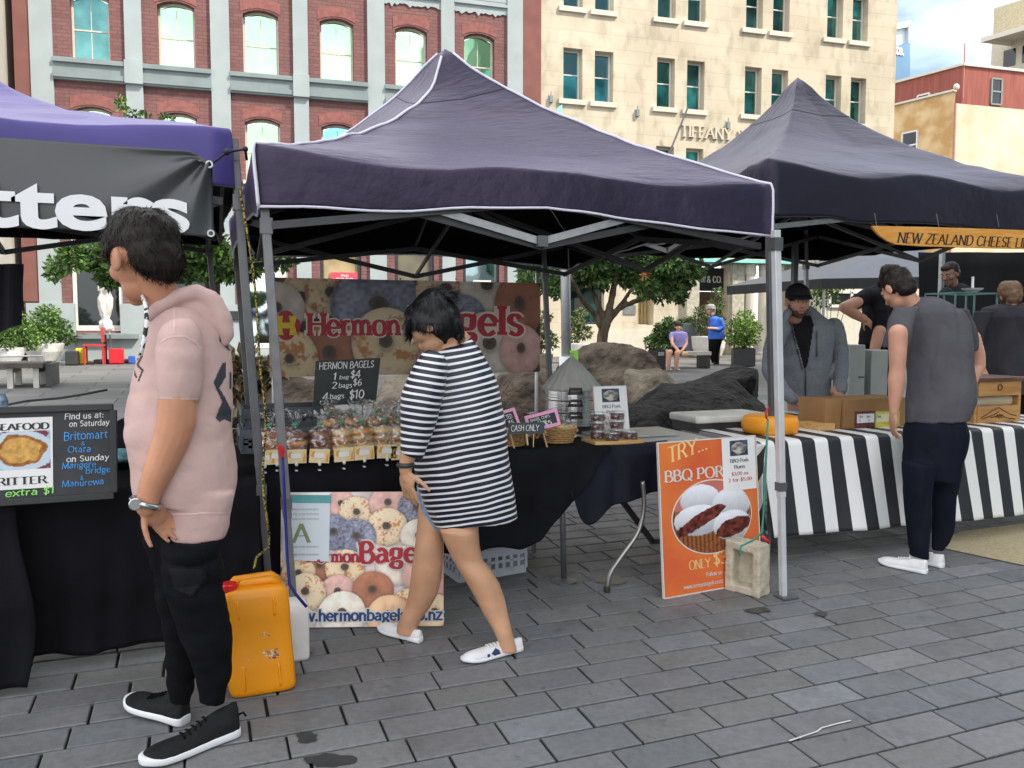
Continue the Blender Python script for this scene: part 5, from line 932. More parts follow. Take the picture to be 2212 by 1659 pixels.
lg = obj('leg', bent(((1388, 1040), (1391, 1095), (1378, 1150), (1340, 1205), (1318, 1240), (1311, 1278)), yl), CHR, T2T, smooth=True); mb = MB(); q = G(1311, 1279); mb.lathe([(.018, 0), (.018, .03), (.014, .035)], q, 14); obj('foot', mb, DKM, lg)
obj('leg', bent(((1432, 1050), (1428, 1120), (1440, 1200), (1445, 1240)), 4.65), CHR, T2T, smooth=True); mb = MB(); mb.bar(Yp(1335, 1070, 4.3), Yp(1408, 1168, 4.3), .03, .03); mb.bar(Yp(1405, 1170, 4.3), Yp(1460, 1165, 4.3), .03, .03); obj('brace', mb, DKM, T2T)
hem2 = lambda s: .50-.08*math.exp(-((s-.17)/.10)**2)+.11*s+.12*math.exp(-(s/.06)**2)
mb = drape(1.86, 2.50, 3.98, 4.07, .858, hem2, 1.6, .035, 12, nu=60); tag(obj('table_cloth', mb, NAVY, None, smooth=True, solid=.003, org=(2.2, 4, .5)), 'blue black cloth bunched over the folding table with a hanging corner', 'table cloth', 'black table cloths')
# crates
CRATE = M('grey crate plastic', (.10, .115, .14), .5, var=.1); CRATEL = M('pale crate plastic', (.36, .38, .42), .5, var=.08)
def crate(label, c, w, d, h, m, rz=0, group='plastic crates'):
    t = thing('crate', label, 'crate', c, group); R = Matrix.Rotation(rz, 3, 'Z'); c = Vector(c); B = lambda mb, p, s: mb.box(c+R @ Vector(p), s, R)
    mb = MB(); B(mb, (0, 0, .01), (w, d, .02)); obj('base', mb, m, t)
    for sx, ax in ((0, -1), (0, 1), (1, -1), (1, 1)):
        mb = MB(); L_ = w if not sx else d; off = (d if not sx else w)/2-.006
        def q(a, z, la, lz, ex=0): B(mb, (a, ax*(off+ex), z) if not sx else (ax*(off+ex), a, z), (la, .010+ex, lz) if not sx else (.010+ex, la, lz))
        q(0, h-.025, L_, .05, .004); q(0, .03, L_, .03); q(0, h*.5, L_, .015); n = int(L_/.045)
        for i in range(n+1): q(-L_/2+L_*i/n, h/2, .018, h-.06)
        obj('side', mb, m, t)
    return t
p = G(1052, 1252); crate('pale grey slotted crate on the paving under the bagel table', (p.x+.02, p.y+.2, p.z), .42, .36, .165, CRATEL, rad(8))
a = Yp(572, 962, 4.42); crate('grey blue slotted crate at the back left of the bagel table', (a.x+.06, 4.5, .862), .36, .28, .13, CRATE); crate('darker crate stacked on the grey blue crate left of the chalk price sign', (a.x+.09, 4.5, .994), .40, .3, .10, M('dark crate plastic', (.06, .068, .082), .5))
# bagel bags
def bag_mat():
    m = bpy.data.materials.new('clear plastic film'); m.use_nodes = True; t = m.node_tree; t.nodes.remove(t.nodes['Principled BSDF']); tr = t.nodes.new('ShaderNodeBsdfTransparent'); gl = t.nodes.new('ShaderNodeBsdfGlossy'); gl.inputs['Roughness'].default_value = .18; mx_ = t.nodes.new('ShaderNodeMixShader')
    tr.inputs[0].default_value = (.95, .95, .95, 1); tcn = t.nodes.new('ShaderNodeTexCoord'); nz = t.nodes.new('ShaderNodeTexNoise'); nz.inputs['Scale'].default_value = 38; nz.inputs['Detail'].default_value = 3; t.links.new(tcn.outputs['Object'], nz.inputs['Vector']); bp = t.nodes.new('ShaderNodeBump'); bp.inputs['Strength'].default_value = 1; bp.inputs['Distance'].default_value = .02; t.links.new(nz.outputs['Fac'], bp.inputs['Height']); t.links.new(bp.outputs[0], gl.inputs['Normal'])
    r = t.nodes.new('ShaderNodeMapRange'); r.inputs['From Min'].default_value = .42; r.inputs['From Max'].default_value = .66; r.inputs['To Min'].default_value = .03; r.inputs['To Max'].default_value = .5; t.links.new(nz.outputs['Fac'], r.inputs['Value']); t.links.new(r.outputs[0], mx_.inputs[0]); t.links.new(tr.outputs[0], mx_.inputs[1]); t.links.new(gl.outputs[0], mx_.inputs[2]); t.links.new(mx_.outputs[0], t.nodes['Material Output'].inputs[0]); return m
FILM = bag_mat(); BGM = [M('bagel '+n, c, .5, col2=c2, vs=14, lo=.4, hi=.6, bump=.2, bs=60) for n, c, c2 in (('brown', (.28, .09, .035), (.45, .19, .075)), ('golden', (.60, .26, .06), (.80, .48, .18)), ('pale', (.70, .42, .15), (.85, .64, .34)), ('dark', (.18, .06, .03), (.33, .13, .06)))]
TIE = M('green tie', (.03, .4, .2), .5)
def bagel_bag(label, x, y, kinds, seed):
    rr = random.Random(seed); z0 = .865; t = thing('bagel_bag', label, 'bagel bag', (x, y, z0), 'clear bags of bagels on the front table'); z = z0+.004
    for k in kinds:
        mb = MB(); h = rr.uniform(.032, .04); mb.torus((x+rr.uniform(-.006, .006), y+rr.uniform(-.006, .006), z+h/2), .036, .023, None, 22, 10, h/2/.023); obj('bagel', mb, BGM[k], t, smooth=True); z += h*.93
    mb = MB(); rings = []; n = 28; top = z+.085; tilt = rr.uniform(-.03, .03)
    for i, (zz, r) in enumerate(((z0+.001, .050), (z0+.01, .062), (z0+.06, .065), (z, .062), (z+.02, .045), (z+.035, .012), (z+.04, .010), (z+.06, .028), (top, .045), (top+.012, .05))):
        rings.append([Vector((x+tilt*(max(0, zz-z)/.08), y, zz+(rr.uniform(-.01, .012) if i > 7 else 0)))+Vector((math.cos(a), math.sin(a), 0))*r*(1+(.22 if i > 3 else .05)*math.sin(a*5+seed+i*.4)+rr.uniform(-.05, .05)) for a in [6.283*j/n for j in range(n)]])
    mb.loft(rings, False); obj('plastic_bag', mb, FILM, t, smooth=True); mb = MB(); mb.torus((x+tilt*.4, y, z+.038), .0115, .005, None, 14, 6); obj('tie', mb, TIE, t, smooth=True)
kn = {0: 'brown', 1: 'golden', 2: 'pale', 3: 'dark brown'}
for i, (u, ks, lab) in enumerate(((580, (0, 0, 1, 0), 'bag of brown bagels just behind the left tent poles'), (633, (0, 0, 1, 3), 'bag of brown bagels right of the blue strap'), (690, (0, 3, 0, 3), 'bag of dark brown bagels third along the front row'), (737, (2, 2, 1, 2), 'bag of pale golden bagels below the chalk price sign'), (785, (1, 2, 2, 1), 'bag of golden bagels behind the fifth price card'), (833, (1, 1, 2, 2), 'tall bag of golden and pale bagels left of the striped tunic'), (868, (1, 2, 1, 2), 'bag of bagels half hidden behind the striped sleeve'))):
    q = Zp(u, 985, .87); bagel_bag(lab, q.x, 4.06, ks, 30+i)
for i, (u, ks, lab) in enumerate(((612, (0, 0, 1, 0), 'bag of brown bagels in the back row behind the left pole'), (712, (1, 0, 1, 0, 1), 'bag of brown bagels in the back row under the left edge of the chalk sign'), (762, (1, 1, 2, 1, 1), 'bag of golden bagels in the back row under the chalk sign'), (812, (1, 2, 1, 1, 1), 'bag of golden bagels in the back row under the right of the chalk sign'), (858, (1, 0, 1, 1, 0), 'bag of brown bagels in the back row beside the striped sleeve'))):
    q = Yp(u, 960, 4.22); bagel_bag(lab, q.x, 4.22, ks, 60+i)
CARD = M('cream card', (.72, .62, .40), .5, col2=(.78, .52, .18), vs=18, lo=.45, hi=.6); CLIP = M('clear clip', (.7, .7, .7), .25)
for i, (u, v, lab) in enumerate(((572, 990, 'cream price card left of the two poles'), (598, 986, 'cream price card behind the right pole of the pair'), (640, 986, 'cream price card under the first visible brown bagels'), (690, 985, 'slightly tilted cream price card under the dark brown bagels'), (743, 982, 'cream price card with wide white label under the pale bagels'), (787, 978, 'cream price card higher than its neighbours under the golden bagels'), (836, 975, 'cream price card left of the striped sleeve'), (866, 978, 'cream price card touching the striped sleeve'))):
    c = Yp(u, v, 3.93); t = thing('price_card', lab, 'price card', c-Z_*.06, 'cream price cards along the bagel table'); r = Matrix.Rotation(rad((-2, 1, 1, 5, -2, -2, 3, 0)[i]), 3, 'Y'); s = pxm(c); w, h = 43*s, 30*s; mb = MB(); mb.box(c, (w, .002, h), r); obj('card', mb, CARD, t)
    mb = MB(); mb.box(c+r @ Vector((0, -.0016, .002)), (w*.5, .001, h*.34), r); obj('label', mb, PAPER, t); mb = MB(); mb.prism([(-.3*w, -.16*h), (-.42*w, 0), (-.36*w, .3*h), (-.2*w, .36*h), (-.28*w, .05*h)], c-Y_*.0016, r @ X_, r @ Z_, .0006); obj('print', mb, M('card orange', (.75, .28, .04), .5, col2=(.45, .38, .08), vs=40), t); mb = MB(); mb.prism([(.3*w, -.42*h), (.46*w, -.42*h), (.46*w, .2*h), (.38*w, .1*h)], c-Y_*.0016, r @ X_, r @ Z_, .0006); obj('print', mb, M('card orange', (.75, .28, .04), .5, col2=(.45, .38, .08), vs=40), t)
    mb = MB(); mb.ell(c+Vector((0, -.006, -h/2-.004)), (.008, .008, .01)); mb.prism([(-.006, -.045), (.006, -.045), (.003, -.02), (-.003, -.02)], c+Vector((0, -.004, 0)), X_, Z_, .003); mb.box(c+Vector((0, .02, -h/2-.035)), (.012, .05, .004)); obj('clip', mb, CLIP, t)
# chalk price sign on wire stand
ys = 4.30; a, b, c, d = [Yp(u, v, ys) for u, v in ((676, 878), (812, 870), (822, 773), (682, 780))]; CS = thing('price_sign', 'black slate sign with chalked bagel prices on two wire stands', 'sign', Yp(745, 960, ys)); mb = MB(); bk = Y_*.008
mb.add([a, b, c, d, a+bk, b+bk, c+bk, d+bk], [(0, 1, 2, 3), (7, 6, 5, 4)]+[(i, 4+i, 4+(i+1) % 4, (i+1) % 4) for i in range(4)]); obj('slate', mb, M('slate black', (.016, .022, .022), .55, col2=(.03, .036, .036), vs=9), CS); ux = (b-a).normalized(); uy = Z_; mb = MB(); s = pxm(a)
for tx, u, v, h, w in (('HERMON BAGELS', 689, 798, 14, 119), ('1', 719, 820, 14, 7), ('bag', 733, 819, 8, 20), ('$4', 757, 816, 15, 21), ('2', 717, 839, 14, 10), ('bags', 731, 838, 10, 29), ('$6', 762, 833, 14, 19), ('4', 697, 864, 15, 11), ('bags', 712, 862, 11, 31), ('$10', 754, 861, 18, 32)): put_letters(mb, tx, Yp(u, v, ys-.002), ux, uy, h*s, w*s, thick=.13, thin=.10, slant=.12, jit=.05, seed=u)
obj('chalk_writing', mb, CHW, CS)
for u in (708, 783): mb = MB(); p = Yp(u, 868, ys-.008); mb.torus(p, .018, .0022, Matrix.Rotation(rad(90), 3, 'X'), 18, 5); mb.tube([p-Z_*.018, Vector((p.x, p.y, .87))], .003, 6); mb.lathe([(.03, .0), (.03, .006), (.005, .01)], (p.x, p.y+.01, .864), 16); obj('wire_stand', mb, STEELD, CS)
# baskets and small signs right of the shopper
WICK = M('wicker', (.30, .15, .05), .7, col2=(.55, .33, .14), vs=60, stretch=(1, 1, 5), bump=.6, bs=90)
def basket(label, c, rx, ry, h):
    t = thing('basket', label, 'basket', c, 'wicker baskets on the front table'); mb = MB(); n = 40
    for k in range(7):
        z = h*(k+.5)/7; q = .78+.22*k/6; pts = [Vector(c)+Vector((rx*q*math.cos(a)*(1+.015*math.sin(a*14+k*3.14)), ry*q*math.sin(a)*(1+.015*math.sin(a*14+k*3.14)), z)) for a in [6.2832*i/56 for i in range(57)]]; mb.tube(pts, h/13, 6)
    obj('weave', mb, WICK, t, smooth=True); mb = MB(); mb.lathe([(.01, .004), (.77, .005), (.80, .012)], (0, 0, 0), 24); mb.v = [(c[0]+v[0]*rx, c[1]+v[1]*ry, c[2]+v[2]) for v in mb.v]; obj('base', mb, WICK, t); return t
ya = 4.12; q = Yp(1217, 945, ya); basket('oval wicker basket under the pink framed sign', (q.x, ya+.06, .866), .10, .085, .085); q2 = Yp(1112, 960, ya); basket('oval wicker basket beside the striped tunic', (q2.x+.0, ya+.04, .866), .085, .08, .075)
def snack_bag(label, c, r, h, m, seed):
    rr = random.Random(seed); t = thing('snack_bag', label, 'snack bag', c, 'clear bags of bagel chips in the baskets'); c = Vector(c); mb = MB()
    for k in range(26):
        p = c+Vector((rr.uniform(-.75, .75)*r, rr.uniform(-.75, .75)*r*.7, rr.uniform(.1, .75)*h)); R = Matrix.Rotation(rr.uniform(0, 3), 3, 'Z') @ Matrix.Rotation(rr.uniform(0, 3), 3, 'X'); mb.box(p, (.05, .02, .008), R)
    obj('chips', mb, m, t); mb = MB(); rings = []
    for zz, q in ((.0, .8), (.1, 1), (.6, 1), (.85, .6), (.95, .3), (1.1, .45), (1.25, .7)): rings.append([c+Vector((math.cos(a)*r*q*(1+.12*math.sin(a*5+seed+zz*3)), math.sin(a)*r*.75*q*(1+.12*math.sin(a*5+seed+zz*3)), zz*h)) for a in [6.2832*i/24 for i in range(24)]])
    mb.loft(rings, False); obj('plastic_bag', mb, FILM, t, smooth=True)
CH1 = M('toasted chips', (.28, .07, .02), .6, col2=(.5, .2, .06), vs=50); CH2 = M('pale chips', (.6, .38, .13), .6, col2=(.75, .55, .26), vs=50)
for lab, u, v, r, h, m, sd_ in (('bag of reddish bagel chips at the left of the pink framed sign', 1150, 925, .06, .12, CH1, 1), ('bag of golden bagel chips behind the pink framed sign', 1190, 918, .06, .11, CH2, 2), ('bag of pale bread sticks leaning from the right of the basket', 1226, 925, .055, .09, CH2, 3), ('bag of chips behind the cash sign by the tunic', 1105, 930, .06, .10, CH1, 4)): p = Yp(u, v, ya+.06); snack_bag(lab, (p.x, ya+.06, .89), r, h, m, sd_)
PINK = M('pink frame', (.80, .36, .56), .5)
def framed(label, pts, yf, text):
    P = [Yp(u, v, yf) for u, v in pts]; t = thing('framed_sign', label, 'sign', (P[0]+P[1])/2-Z_*.06, 'pink framed chalk signs'); ux = (P[1]-P[0]).normalized(); w = (P[1]-P[0]).length; uy = (P[3]-P[0]).normalized(); h = (P[3]-P[0]).length; mb = MB(); f = .016
    for poly in ([(0, 0), (w, 0), (w, f), (0, f)], [(0, h-f), (w, h-f), (w, h), (0, h)], [(0, f), (f, f), (f, h-f), (0, h-f)], [(w-f, f), (w, f), (w, h-f), (w-f, h-f)]): mb.prism(poly, P[0], ux, uy, .01)
    obj('frame', mb, PINK, t); mb = MB(); mb.prism([(f, f), (w-f, f), (w-f, h-f), (f, h-f)], P[0]+Y_*.003, ux, uy, .004); sl = obj('slate', mb, CBK, t); mb = MB()
    for tx, x, z, hh_, ww in text: put_letters(mb, tx, P[0]+ux*x*w+uy*z*h+Y_*.002, ux, uy, hh_*h, ww*w, thick=.14, thin=.11, jit=.05)
    obj('chalk_writing', mb, CHW, sl); mb = MB(); m_ = P[0]+ux*w*.42; mb.bar(m_+Y_*.006+uy*f, Vector((m_.x+.03, m_.y+.01, .868)), .009, .006); obj('peg', mb, M('pine peg', (.6, .42, .2), .6), t)
framed('pink framed chalk sign tilted in front of the basket at right', ((1143, 935), (1212, 917), (1203, 881), (1133, 900)), 4.0, (('BAGEL CHIPS', .14, .6, .16, .6), ('1 bag', .34, .4, .14, .26), ('$5', .52, .18, .24, .22)))
framed('pink framed chalk sign half hidden by the striped tunic', ((1082, 935), (1127, 922), (1112, 882), (1066, 893)), 4.03, (('SALTED', .2, .55, .2, .55), ('$5', .5, .2, .25, .25)))
yk = 3.95; P = [Yp(u, v, yk) for u, v in ((1099, 938), (1176, 936), (1174, 912), (1098, 914))]; ct = thing('cash_sign', 'small slate sign chalked with a cash notice between the baskets', 'sign', P[0]-Z_*.06); ux = (P[1]-P[0]).normalized(); mb = MB(); mb.prism([(0, 0), ((P[1]-P[0]).length, 0), ((P[1]-P[0]).length, .058), (0, .058)], P[0], ux, Z_, .006); obj('slate', mb, M('slate grey', (.05, .065, .072), .6), ct)
mb = MB(); put_letters(mb, 'CASH ONLY', P[0]+ux*.012+Z_*.016-Y_*.001, ux, Z_, .030, .155, thick=.13, thin=.11, slant=.1, jit=.05); obj('chalk_writing', mb, CHW, ct); mb = MB(); mb.bar(P[0]+ux*.10+Y_*.004, P[0]+ux*.105+Z_*-.06, .008, .006); mb.bar(P[0]+ux*.14+Y_*.003, P[0]+ux*.137+Z_*-.07, .004, .004); obj('peg', mb, M('pine peg2', (.62, .45, .24), .6), ct)
# steamer
def brushed():
    m = M('brushed steel', (.62, .62, .62), .25, metal=1, var=.1, vs=3, stretch=(1, 1, 30), bump=.1, bs=8); return m
SST = brushed(); ps = Yp(1234, 948, 4.72); ps.z = .866; r = .163; ST = thing('steamer', 'tall stacked steel steamer pot under a tied cloth cover', 'steamer', ps); z0 = Yp(1234, 935, 4.72).z; zt = Yp(1234, 834, 4.72).z; hh = (zt-z0)/4
mb = MB(); mb.lathe([(.13, 0), (.15, .01), (.15, .03), (.10, .045), (.13, .06)], ps, 28); obj('burner', mb, DKM, ST); mb = MB(); mb.lathe([(r*.94, 0), (r, .01), (r, hh-.004), (r*1.02, hh)], (ps.x, ps.y, z0-.02), 40); obj('base_pot', mb, M('blackened steel', (.06, .06, .065), .3, metal=.8), ST, smooth=False)
for k in range(1, 4):
    zz = z0+hh*k+.0; mb = MB(); mb.lathe([(r*.985, -.018), (r*.985, 0), (r*1.03, .002), (r*1.03, .010), (r, .013), (r, hh-.012), (r*1.015, hh-.008), (r*1.0, hh-.004)], (ps.x, ps.y, zz), 56); tr_ = obj('tier', mb, SST, ST, smooth=False, bevel=0); 
    for aa in (rad(-108), rad(72)):
        mb = MB(); d = Vector((math.cos(aa), math.sin(aa), 0)); sd2 = Vector((-d.y, d.x, 0)); c = Vector((ps.x, ps.y, zz+hh*.55))+d*r; mb.tube([c+sd2*-.04+Z_*.0, c+sd2*-.04+d*.035, c+sd2*-.034+d*.042+Z_*.03, c+sd2*.034+d*.042+Z_*.03, c+sd2*.04+d*.035, c+sd2*.04], .008, 8); mb.box(c+d*.004, (.012, .075, .02), Matrix.Rotation(aa, 3, 'Z')); obj('handle', mb, DKM, tr_, smooth=False)
mb = MB(); zc = Yp(1234, 770, 4.72).z; n = 72; rings = []
for t, q in ((-.12, 1.10), (0, 1.09), (.12, .98), (.3, .82), (.5, .62), (.7, .42), (.85, .24), (.95, .12), (1, .05), (1.12, .10)): rings.append([Vector((ps.x+.002, ps.y, zt+(zc-zt)*t))+Vector((math.cos(a), math.sin(a), 0))*r*q*(1+.05*math.sin(a*18+t*2)*(1-abs(t-.5)*.4)+.03*math.sin(a*7)) for a in [6.2832*i/n for i in range(n)]])
mb.loft(rings); obj('cloth_cover', mb, M('grey linen cover', (.42, .41, .38), .9, var=.08, vs=9, bump=.3, bs=120), ST, smooth=True)
# flyer stand, tubs, board
def flyer(parent, o, ux, uy, w, h, full=True):
    mb = MB(); mb.prism([(0, 0), (w, 0), (w, h), (0, h)], o, ux, uy, .0015); f = obj('flyer', mb, PAPER, parent); n = Vector(ux).cross(Vector(uy)).normalized(); e = n*.0012
    def bun(X, Y): P_ = np.stack([X, Y, 0*X], 1); d = np.sqrt(((X-.5)/.42)**2+((Y-.5)/.4)**2)+.2*vn(P_, 5, 3); return np.where((d < 1)[:, None], lin(190, 185, 175)*np.clip(.6+.6*fbm(P_, 5, 3, 5), .2, 1.2)[:, None], lin(70, 85, 110)*np.clip(.6+.7*fbm(P_, 3, 3, 8), .2, 2)[:, None])
    picture('bun_photo', o+ux*w*.23+uy*h*.66+e, ux, uy, w*.54, h*.29, 30, 24, bun, PRINT, f)
    mb = MB(); put_letters(mb, 'BBQ Pork', o+ux*w*.5+uy*h*.535+e, ux, uy, h*.065, w*.55, thick=.16, thin=.08, serif=.05, align='c'); put_letters(mb, 'Buns', o+ux*w*.5+uy*h*.42+e, ux, uy, h*.06, w*.32, thick=.16, thin=.08, serif=.05, align='c'); obj('lettering', mb, INK, f)
    mb = MB(); put_letters(mb, '$3.00 ea', o+ux*w*.5+uy*h*.29+e, ux, uy, h*.06, w*.5, thick=.15, thin=.08, align='c'); put_letters(mb, '2 for $5.00', o+ux*w*.5+uy*h*.17+e, ux, uy, h*.065, w*.7, thick=.15, thin=.08, align='c'); obj('price_lettering', mb, M('red ink', (.6, .05, .06), .5), f)
yf = 4.28; a, b, d = Yp(1290, 936, yf), Yp(1360, 936, yf), Yp(1291, 836, yf+.05); FS = thing('flyer_stand', 'upright white price flyer for pork buns in a clear holder behind the tubs', 'flyer stand', a); ux = X_; uy = (Vector((a.x, d.y, d.z))-a).normalized(); w, h = b.x-a.x, (d-a).length; flyer(FS, a, ux, uy, w, h); mb = MB(); nn_ = ux.cross(uy)
mb.prism([(-.004, -.004), (w+.004, -.004), (w+.004, h+.004), (-.004, h+.004)], a+nn_*-.003, ux, uy, .003); mb.box(a+ux*w/2+Y_*.03+Z_*-.02, (w, .09, .004)); obj('holder', mb, M('clear acrylic', (.6, .62, .63), .15), FS)
PINE = M('pine wood', (.50, .27, .08), .55, col2=(.62, .38, .15), vs=5, stretch=(1, 8, 8)); a, b = Yp(1286, 966, 4.02), Yp(1392, 960, 4.02); WB = MB(); WB.box(((a.x+b.x)/2, 4.11, .868), (b.x-a.x, .18, .022)); tag(obj('cutting_board', WB, PINE, None, bevel=.003, org=(a.x, 4.1, .857)), 'pine cutting board under the clear tubs at the table end', 'cutting board')
mb = MB(); tc_ = Yp(1385, 945, 4.3); mb.box((2.45, 4.42, .862), (.5, .34, .014)); tag(obj('tray', mb, M('grey metal tray', (.42, .42, .40), .35, metal=.4), None, bevel=.004, org=(2.45, 4.4, .855)), 'flat grey tray on the folding table behind the tubs', 'tray')
PLUM = M('dark slices', (.06, .022, .025), .5, col2=(.16, .08, .08), vs=60)
def tub(label, u, y, z): 
    x = Yp(u, 950, y).x; t = thing('tub', label, 'tub', (x, y, z), 'clear tubs on the cutting board'); mb = MB(); mb.lathe([(.036, .003), (.040, .034)], (x, y, z), 20); obj('filling', mb, PLUM, t); mb = MB(); mb.lathe([(.040, 0), (.045, .040), (.049, .041), (.049, .047), (.044, .050)], (x, y, z), 28); obj('container', mb, FILM, t, smooth=False)
zb_ = .880
for lab, u, y, z in (('lower clear tub at the left of the cutting board', 1290, 4.14, zb_), ('middle clear tub in the left stack', 1290, 4.14, zb_+.051), ('top clear tub in the left stack', 1291, 4.14, zb_+.102), ('lower clear tub in the stack before the flyer', 1332, 4.16, zb_), ('middle tub in the stack before the flyer', 1332, 4.16, zb_+.051), ('top tub in the stack before the flyer', 1333, 4.16, zb_+.102), ('single clear tub at the front of the cutting board', 1322, 4.055, zb_), ('clear tub at the right end of the cutting board', 1362, 4.07, zb_)): tub(lab, u, y, z)
# -- banner with bagels behind the table
yb2 = 5.92; A_, B_, C_ = Yp(583, 815, yb2), Yp(1166, 806, yb2), Yp(583, 599, yb2); bw, bh = B_.x-A_.x, C_.z-A_.z; HB = thing('bagel_banner', 'wide printed bagel banner hanging at the back of the middle tent', 'banner', A_); asp = bw/bh
it = [(.06, .92, .22, .25, 'choc', 1), (.33, .80, .24, .2, 'cheese', 1), (.62, .85, .26, .22, 'cheese', .9), (.08, .68, .28, .2, 'white', 1), (1.12, .72, .52, .2, 'poppy', .75), (.60, .22, .36, .2, 'choc', 1), (1.85, .90, .34, .22, 'seed', .8), (2.32, .95, .33, .22, 'white', .9), (2.7, .75, .3, .2, 'choc', 1.2), (1.7, .25, .4, .2, 'pink', 1), (2.0, .62, .3, .2, 'poppy', .8), (2.35, .30, .42, .2, 'white', .9), (.20, .16, .29, .16, 'cheese', 1.1), (1.19, .33, .37, .2, 'cheese', 1.05), (2.72, .25, .26, .2, 'pink', 1.1)]
picture('printed_sheet', A_, X_, Z_, bw, bh, 420, 150, bagels(asp, it, (70, 54, 44), 1, .85), PRINT, HB); mb = MB(); mb.box(A_+Vector((bw/2, .012, bh/2)), (bw, .012, bh)); obj('backing', mb, DKM, HB)
RED = M('red print', (.42, .012, .03), .5); HALO = M('pale print halo', (.72, .62, .52), .5, var=.05); YEL = M('yellow print', (.75, .55, .02), .5)
def bp(u, v, e): q = Yp(u, v, yb2); return Vector((q.x, yb2-e, q.z))
s = pxm(bp(800, 700, 0))
for nm, m_, th_, e in (('letter_halo', HALO, .36, .002), ('lettering', RED, .23, .004)):
    mb = MB(); dx = .06 if nm == 'letter_halo' else 0; put_letters(mb, 'Hermon', bp(666, 725, e), X_, Z_, 47*s, 196*s, thick=th_, thin=th_-.12, serif=.05+dx*.5); put_letters(mb, 'Bagels', bp(893, 724, e), X_, Z_, 66*s, 257*s, thick=th_, thin=th_-.12, serif=.05+dx*.5); obj(nm, mb, m_, HB)
lg_ = bp(618, 703, .003); mb = MB()
for k, (dx, dz) in enumerate(((0, 14), (0, -14), (-13, 0), (13, 0))): mb.prism([(dx*s+17*s*math.cos(a), dz*s+17*s*math.sin(a)) for a in [6.2832*i/28 for i in range(28)]], lg_-Y_*(.0004*k), X_, Z_, .001)
logo = obj('logo', mb, RED, HB); mb = MB(); k = s; mb.prism([(-22*k, -20*k), (-6*k, -20*k), (-8*k, -6*k), (8*k, -6*k), (6*k, -20*k), (22*k, -20*k), (17*k, 0), (22*k, 20*k), (6*k, 20*k), (8*k, 6*k), (-8*k, 6*k), (-6*k, 20*k), (-22*k, 20*k), (-17*k, 0)], lg_-Y_*.003, X_, Z_, .001); obj('logo_letter', mb, YEL, logo)
for u in (592, 710, 865, 985, 1155): q = bp(u, 603, .004); mb = MB(); mb.ell(q, (.008, .004, .008)); obj('eyelet', mb, ALU, HB)
for u in (1160, 590): mb = MB(); q = Yp(u, 590, yb2+.04); q2 = Yp(u-2, 850, yb2+.04); mb.tube([q, Vector((q2.x, q.y, gz(yb2)))], .014, 10); obj('post', mb, ALU, HB, smooth=True)
# -- bagel floor board with hygiene certificate
BL, BR_ = G(605, 1358), G(958, 1357); ux = (BR_-BL); ux.z = 0; w = ux.length; ux.normalize(); n = ux.cross(Z_); TL_ = Yp(617, 1076, 3.95); uy = (Z_*1.0-n*.11).normalized(); h = .625; nrm = ux.cross(uy); FBD = thing('floor_board', 'printed bagel board leaning on the black cloth at ground level', 'sign', BL+ux*w/2); asp = w/h; o = BL+Z_*.004
rr = random.Random(9); it = []; kl = ['seed', 'white', 'cheese', 'poppy', 'pink', 'plain', 'white', 'seed']
for (u, v, r, kd) in ((640, 1300, 50, 'cheese'), (600, 1240, 50, 'seed'), (735, 1100, 30, 'pink'), (770, 1120, 38, 'seed'), (838, 1100, 40, 'pink'), (900, 1110, 40, 'poppy'), (720, 1160, 40, 'poppy'), (835, 1150, 44, 'seed'), (905, 1170, 40, 'white'), (770, 1170, 42, 'poppy'), (690, 1230, 36, 'choc'), (860, 1230, 46, 'white'), (925, 1255, 55, 'pink'), (745, 1235, 42, 'cheese'), (730, 1285, 40, 'pink'), (645, 1245, 36, 'cheese'), (660, 1285, 44, 'seed'), (805, 1282, 44, 'choc'), (890, 1320, 46, 'seed'), (740, 1330, 50, 'white'), (840, 1335, 48, 'plain'), (640, 1345, 40, 'white'), (940, 1330, 44, 'cheese')): it.append(((u-606)/352*asp, (1357-v)/281, r/281, .2, kd, .92))
picture('printed_sheet', o, ux, uy, w, h, 260, 220, bagels(asp, it, (205, 195, 190), 6, 1.3), PRINT, FBD); mb = MB(); mb.prism([(0, 0), (w, 0), (w, h), (0, h)], o-nrm*.003, ux, uy, .012); obj('backing', mb, WHITE, FBD)
fb = lambda u, v, e: o+ux*((u-606)/352*w)+uy*((1357-v)/281*h)+nrm*e; s = h/281
for nm, m_, th_, e in (('letter_halo', WHITE, .40, .002), ('lettering', RED, .24, .004)): mb = MB(); put_letters(mb, 'Hermon', fb(664, 1222, e), ux, uy, 25*s, 107*s, thick=th_, thin=th_-.12, serif=.05); put_letters(mb, 'Bagels', fb(777, 1223, e), ux, uy, 42*s, 158*s, thick=th_, thin=th_-.12, serif=.05); obj(nm, mb, m_, FBD)
NB = M('navy print', (.012, .05, .17), .5)
for nm, m_, th_, e in (('web_halo', WHITE, .42, .002), ('web_lettering', NB, .21, .004)): mb = MB(); put_letters(mb, 'www.hermonbagels.co.nz', fb(612, 1343, e), ux, uy, 22*s, 332*s, thick=th_, thin=th_-.05, gap=.07); obj(nm, mb, m_, FBD)
mb = MB(); mb.prism([(0, 0), (w*.28, -.01), (w*.285, h*.47), (0, h*.48)], fb(612, 1216, .006), ux, uy, .002); ce = obj('certificate', mb, M('pale certificate', (.66, .72, .76), .5, var=.03), FBD); mb = MB(); mb.prism([(0, 0), (w*.245, -.003), (w*.245, .034), (0, .037)], fb(628, 1097, .008), ux, uy, .001); obj('header', mb, M('teal print', (.10, .36, .36), .5), ce)
mb = MB(); put_letters(mb, 'A', fb(634, 1180, .008), ux, uy, .086, .072, thick=.2, thin=.05, serif=.02); obj('grade_letter', mb, M('olive print', (.24, .28, .14), .5), ce); mb = MB()
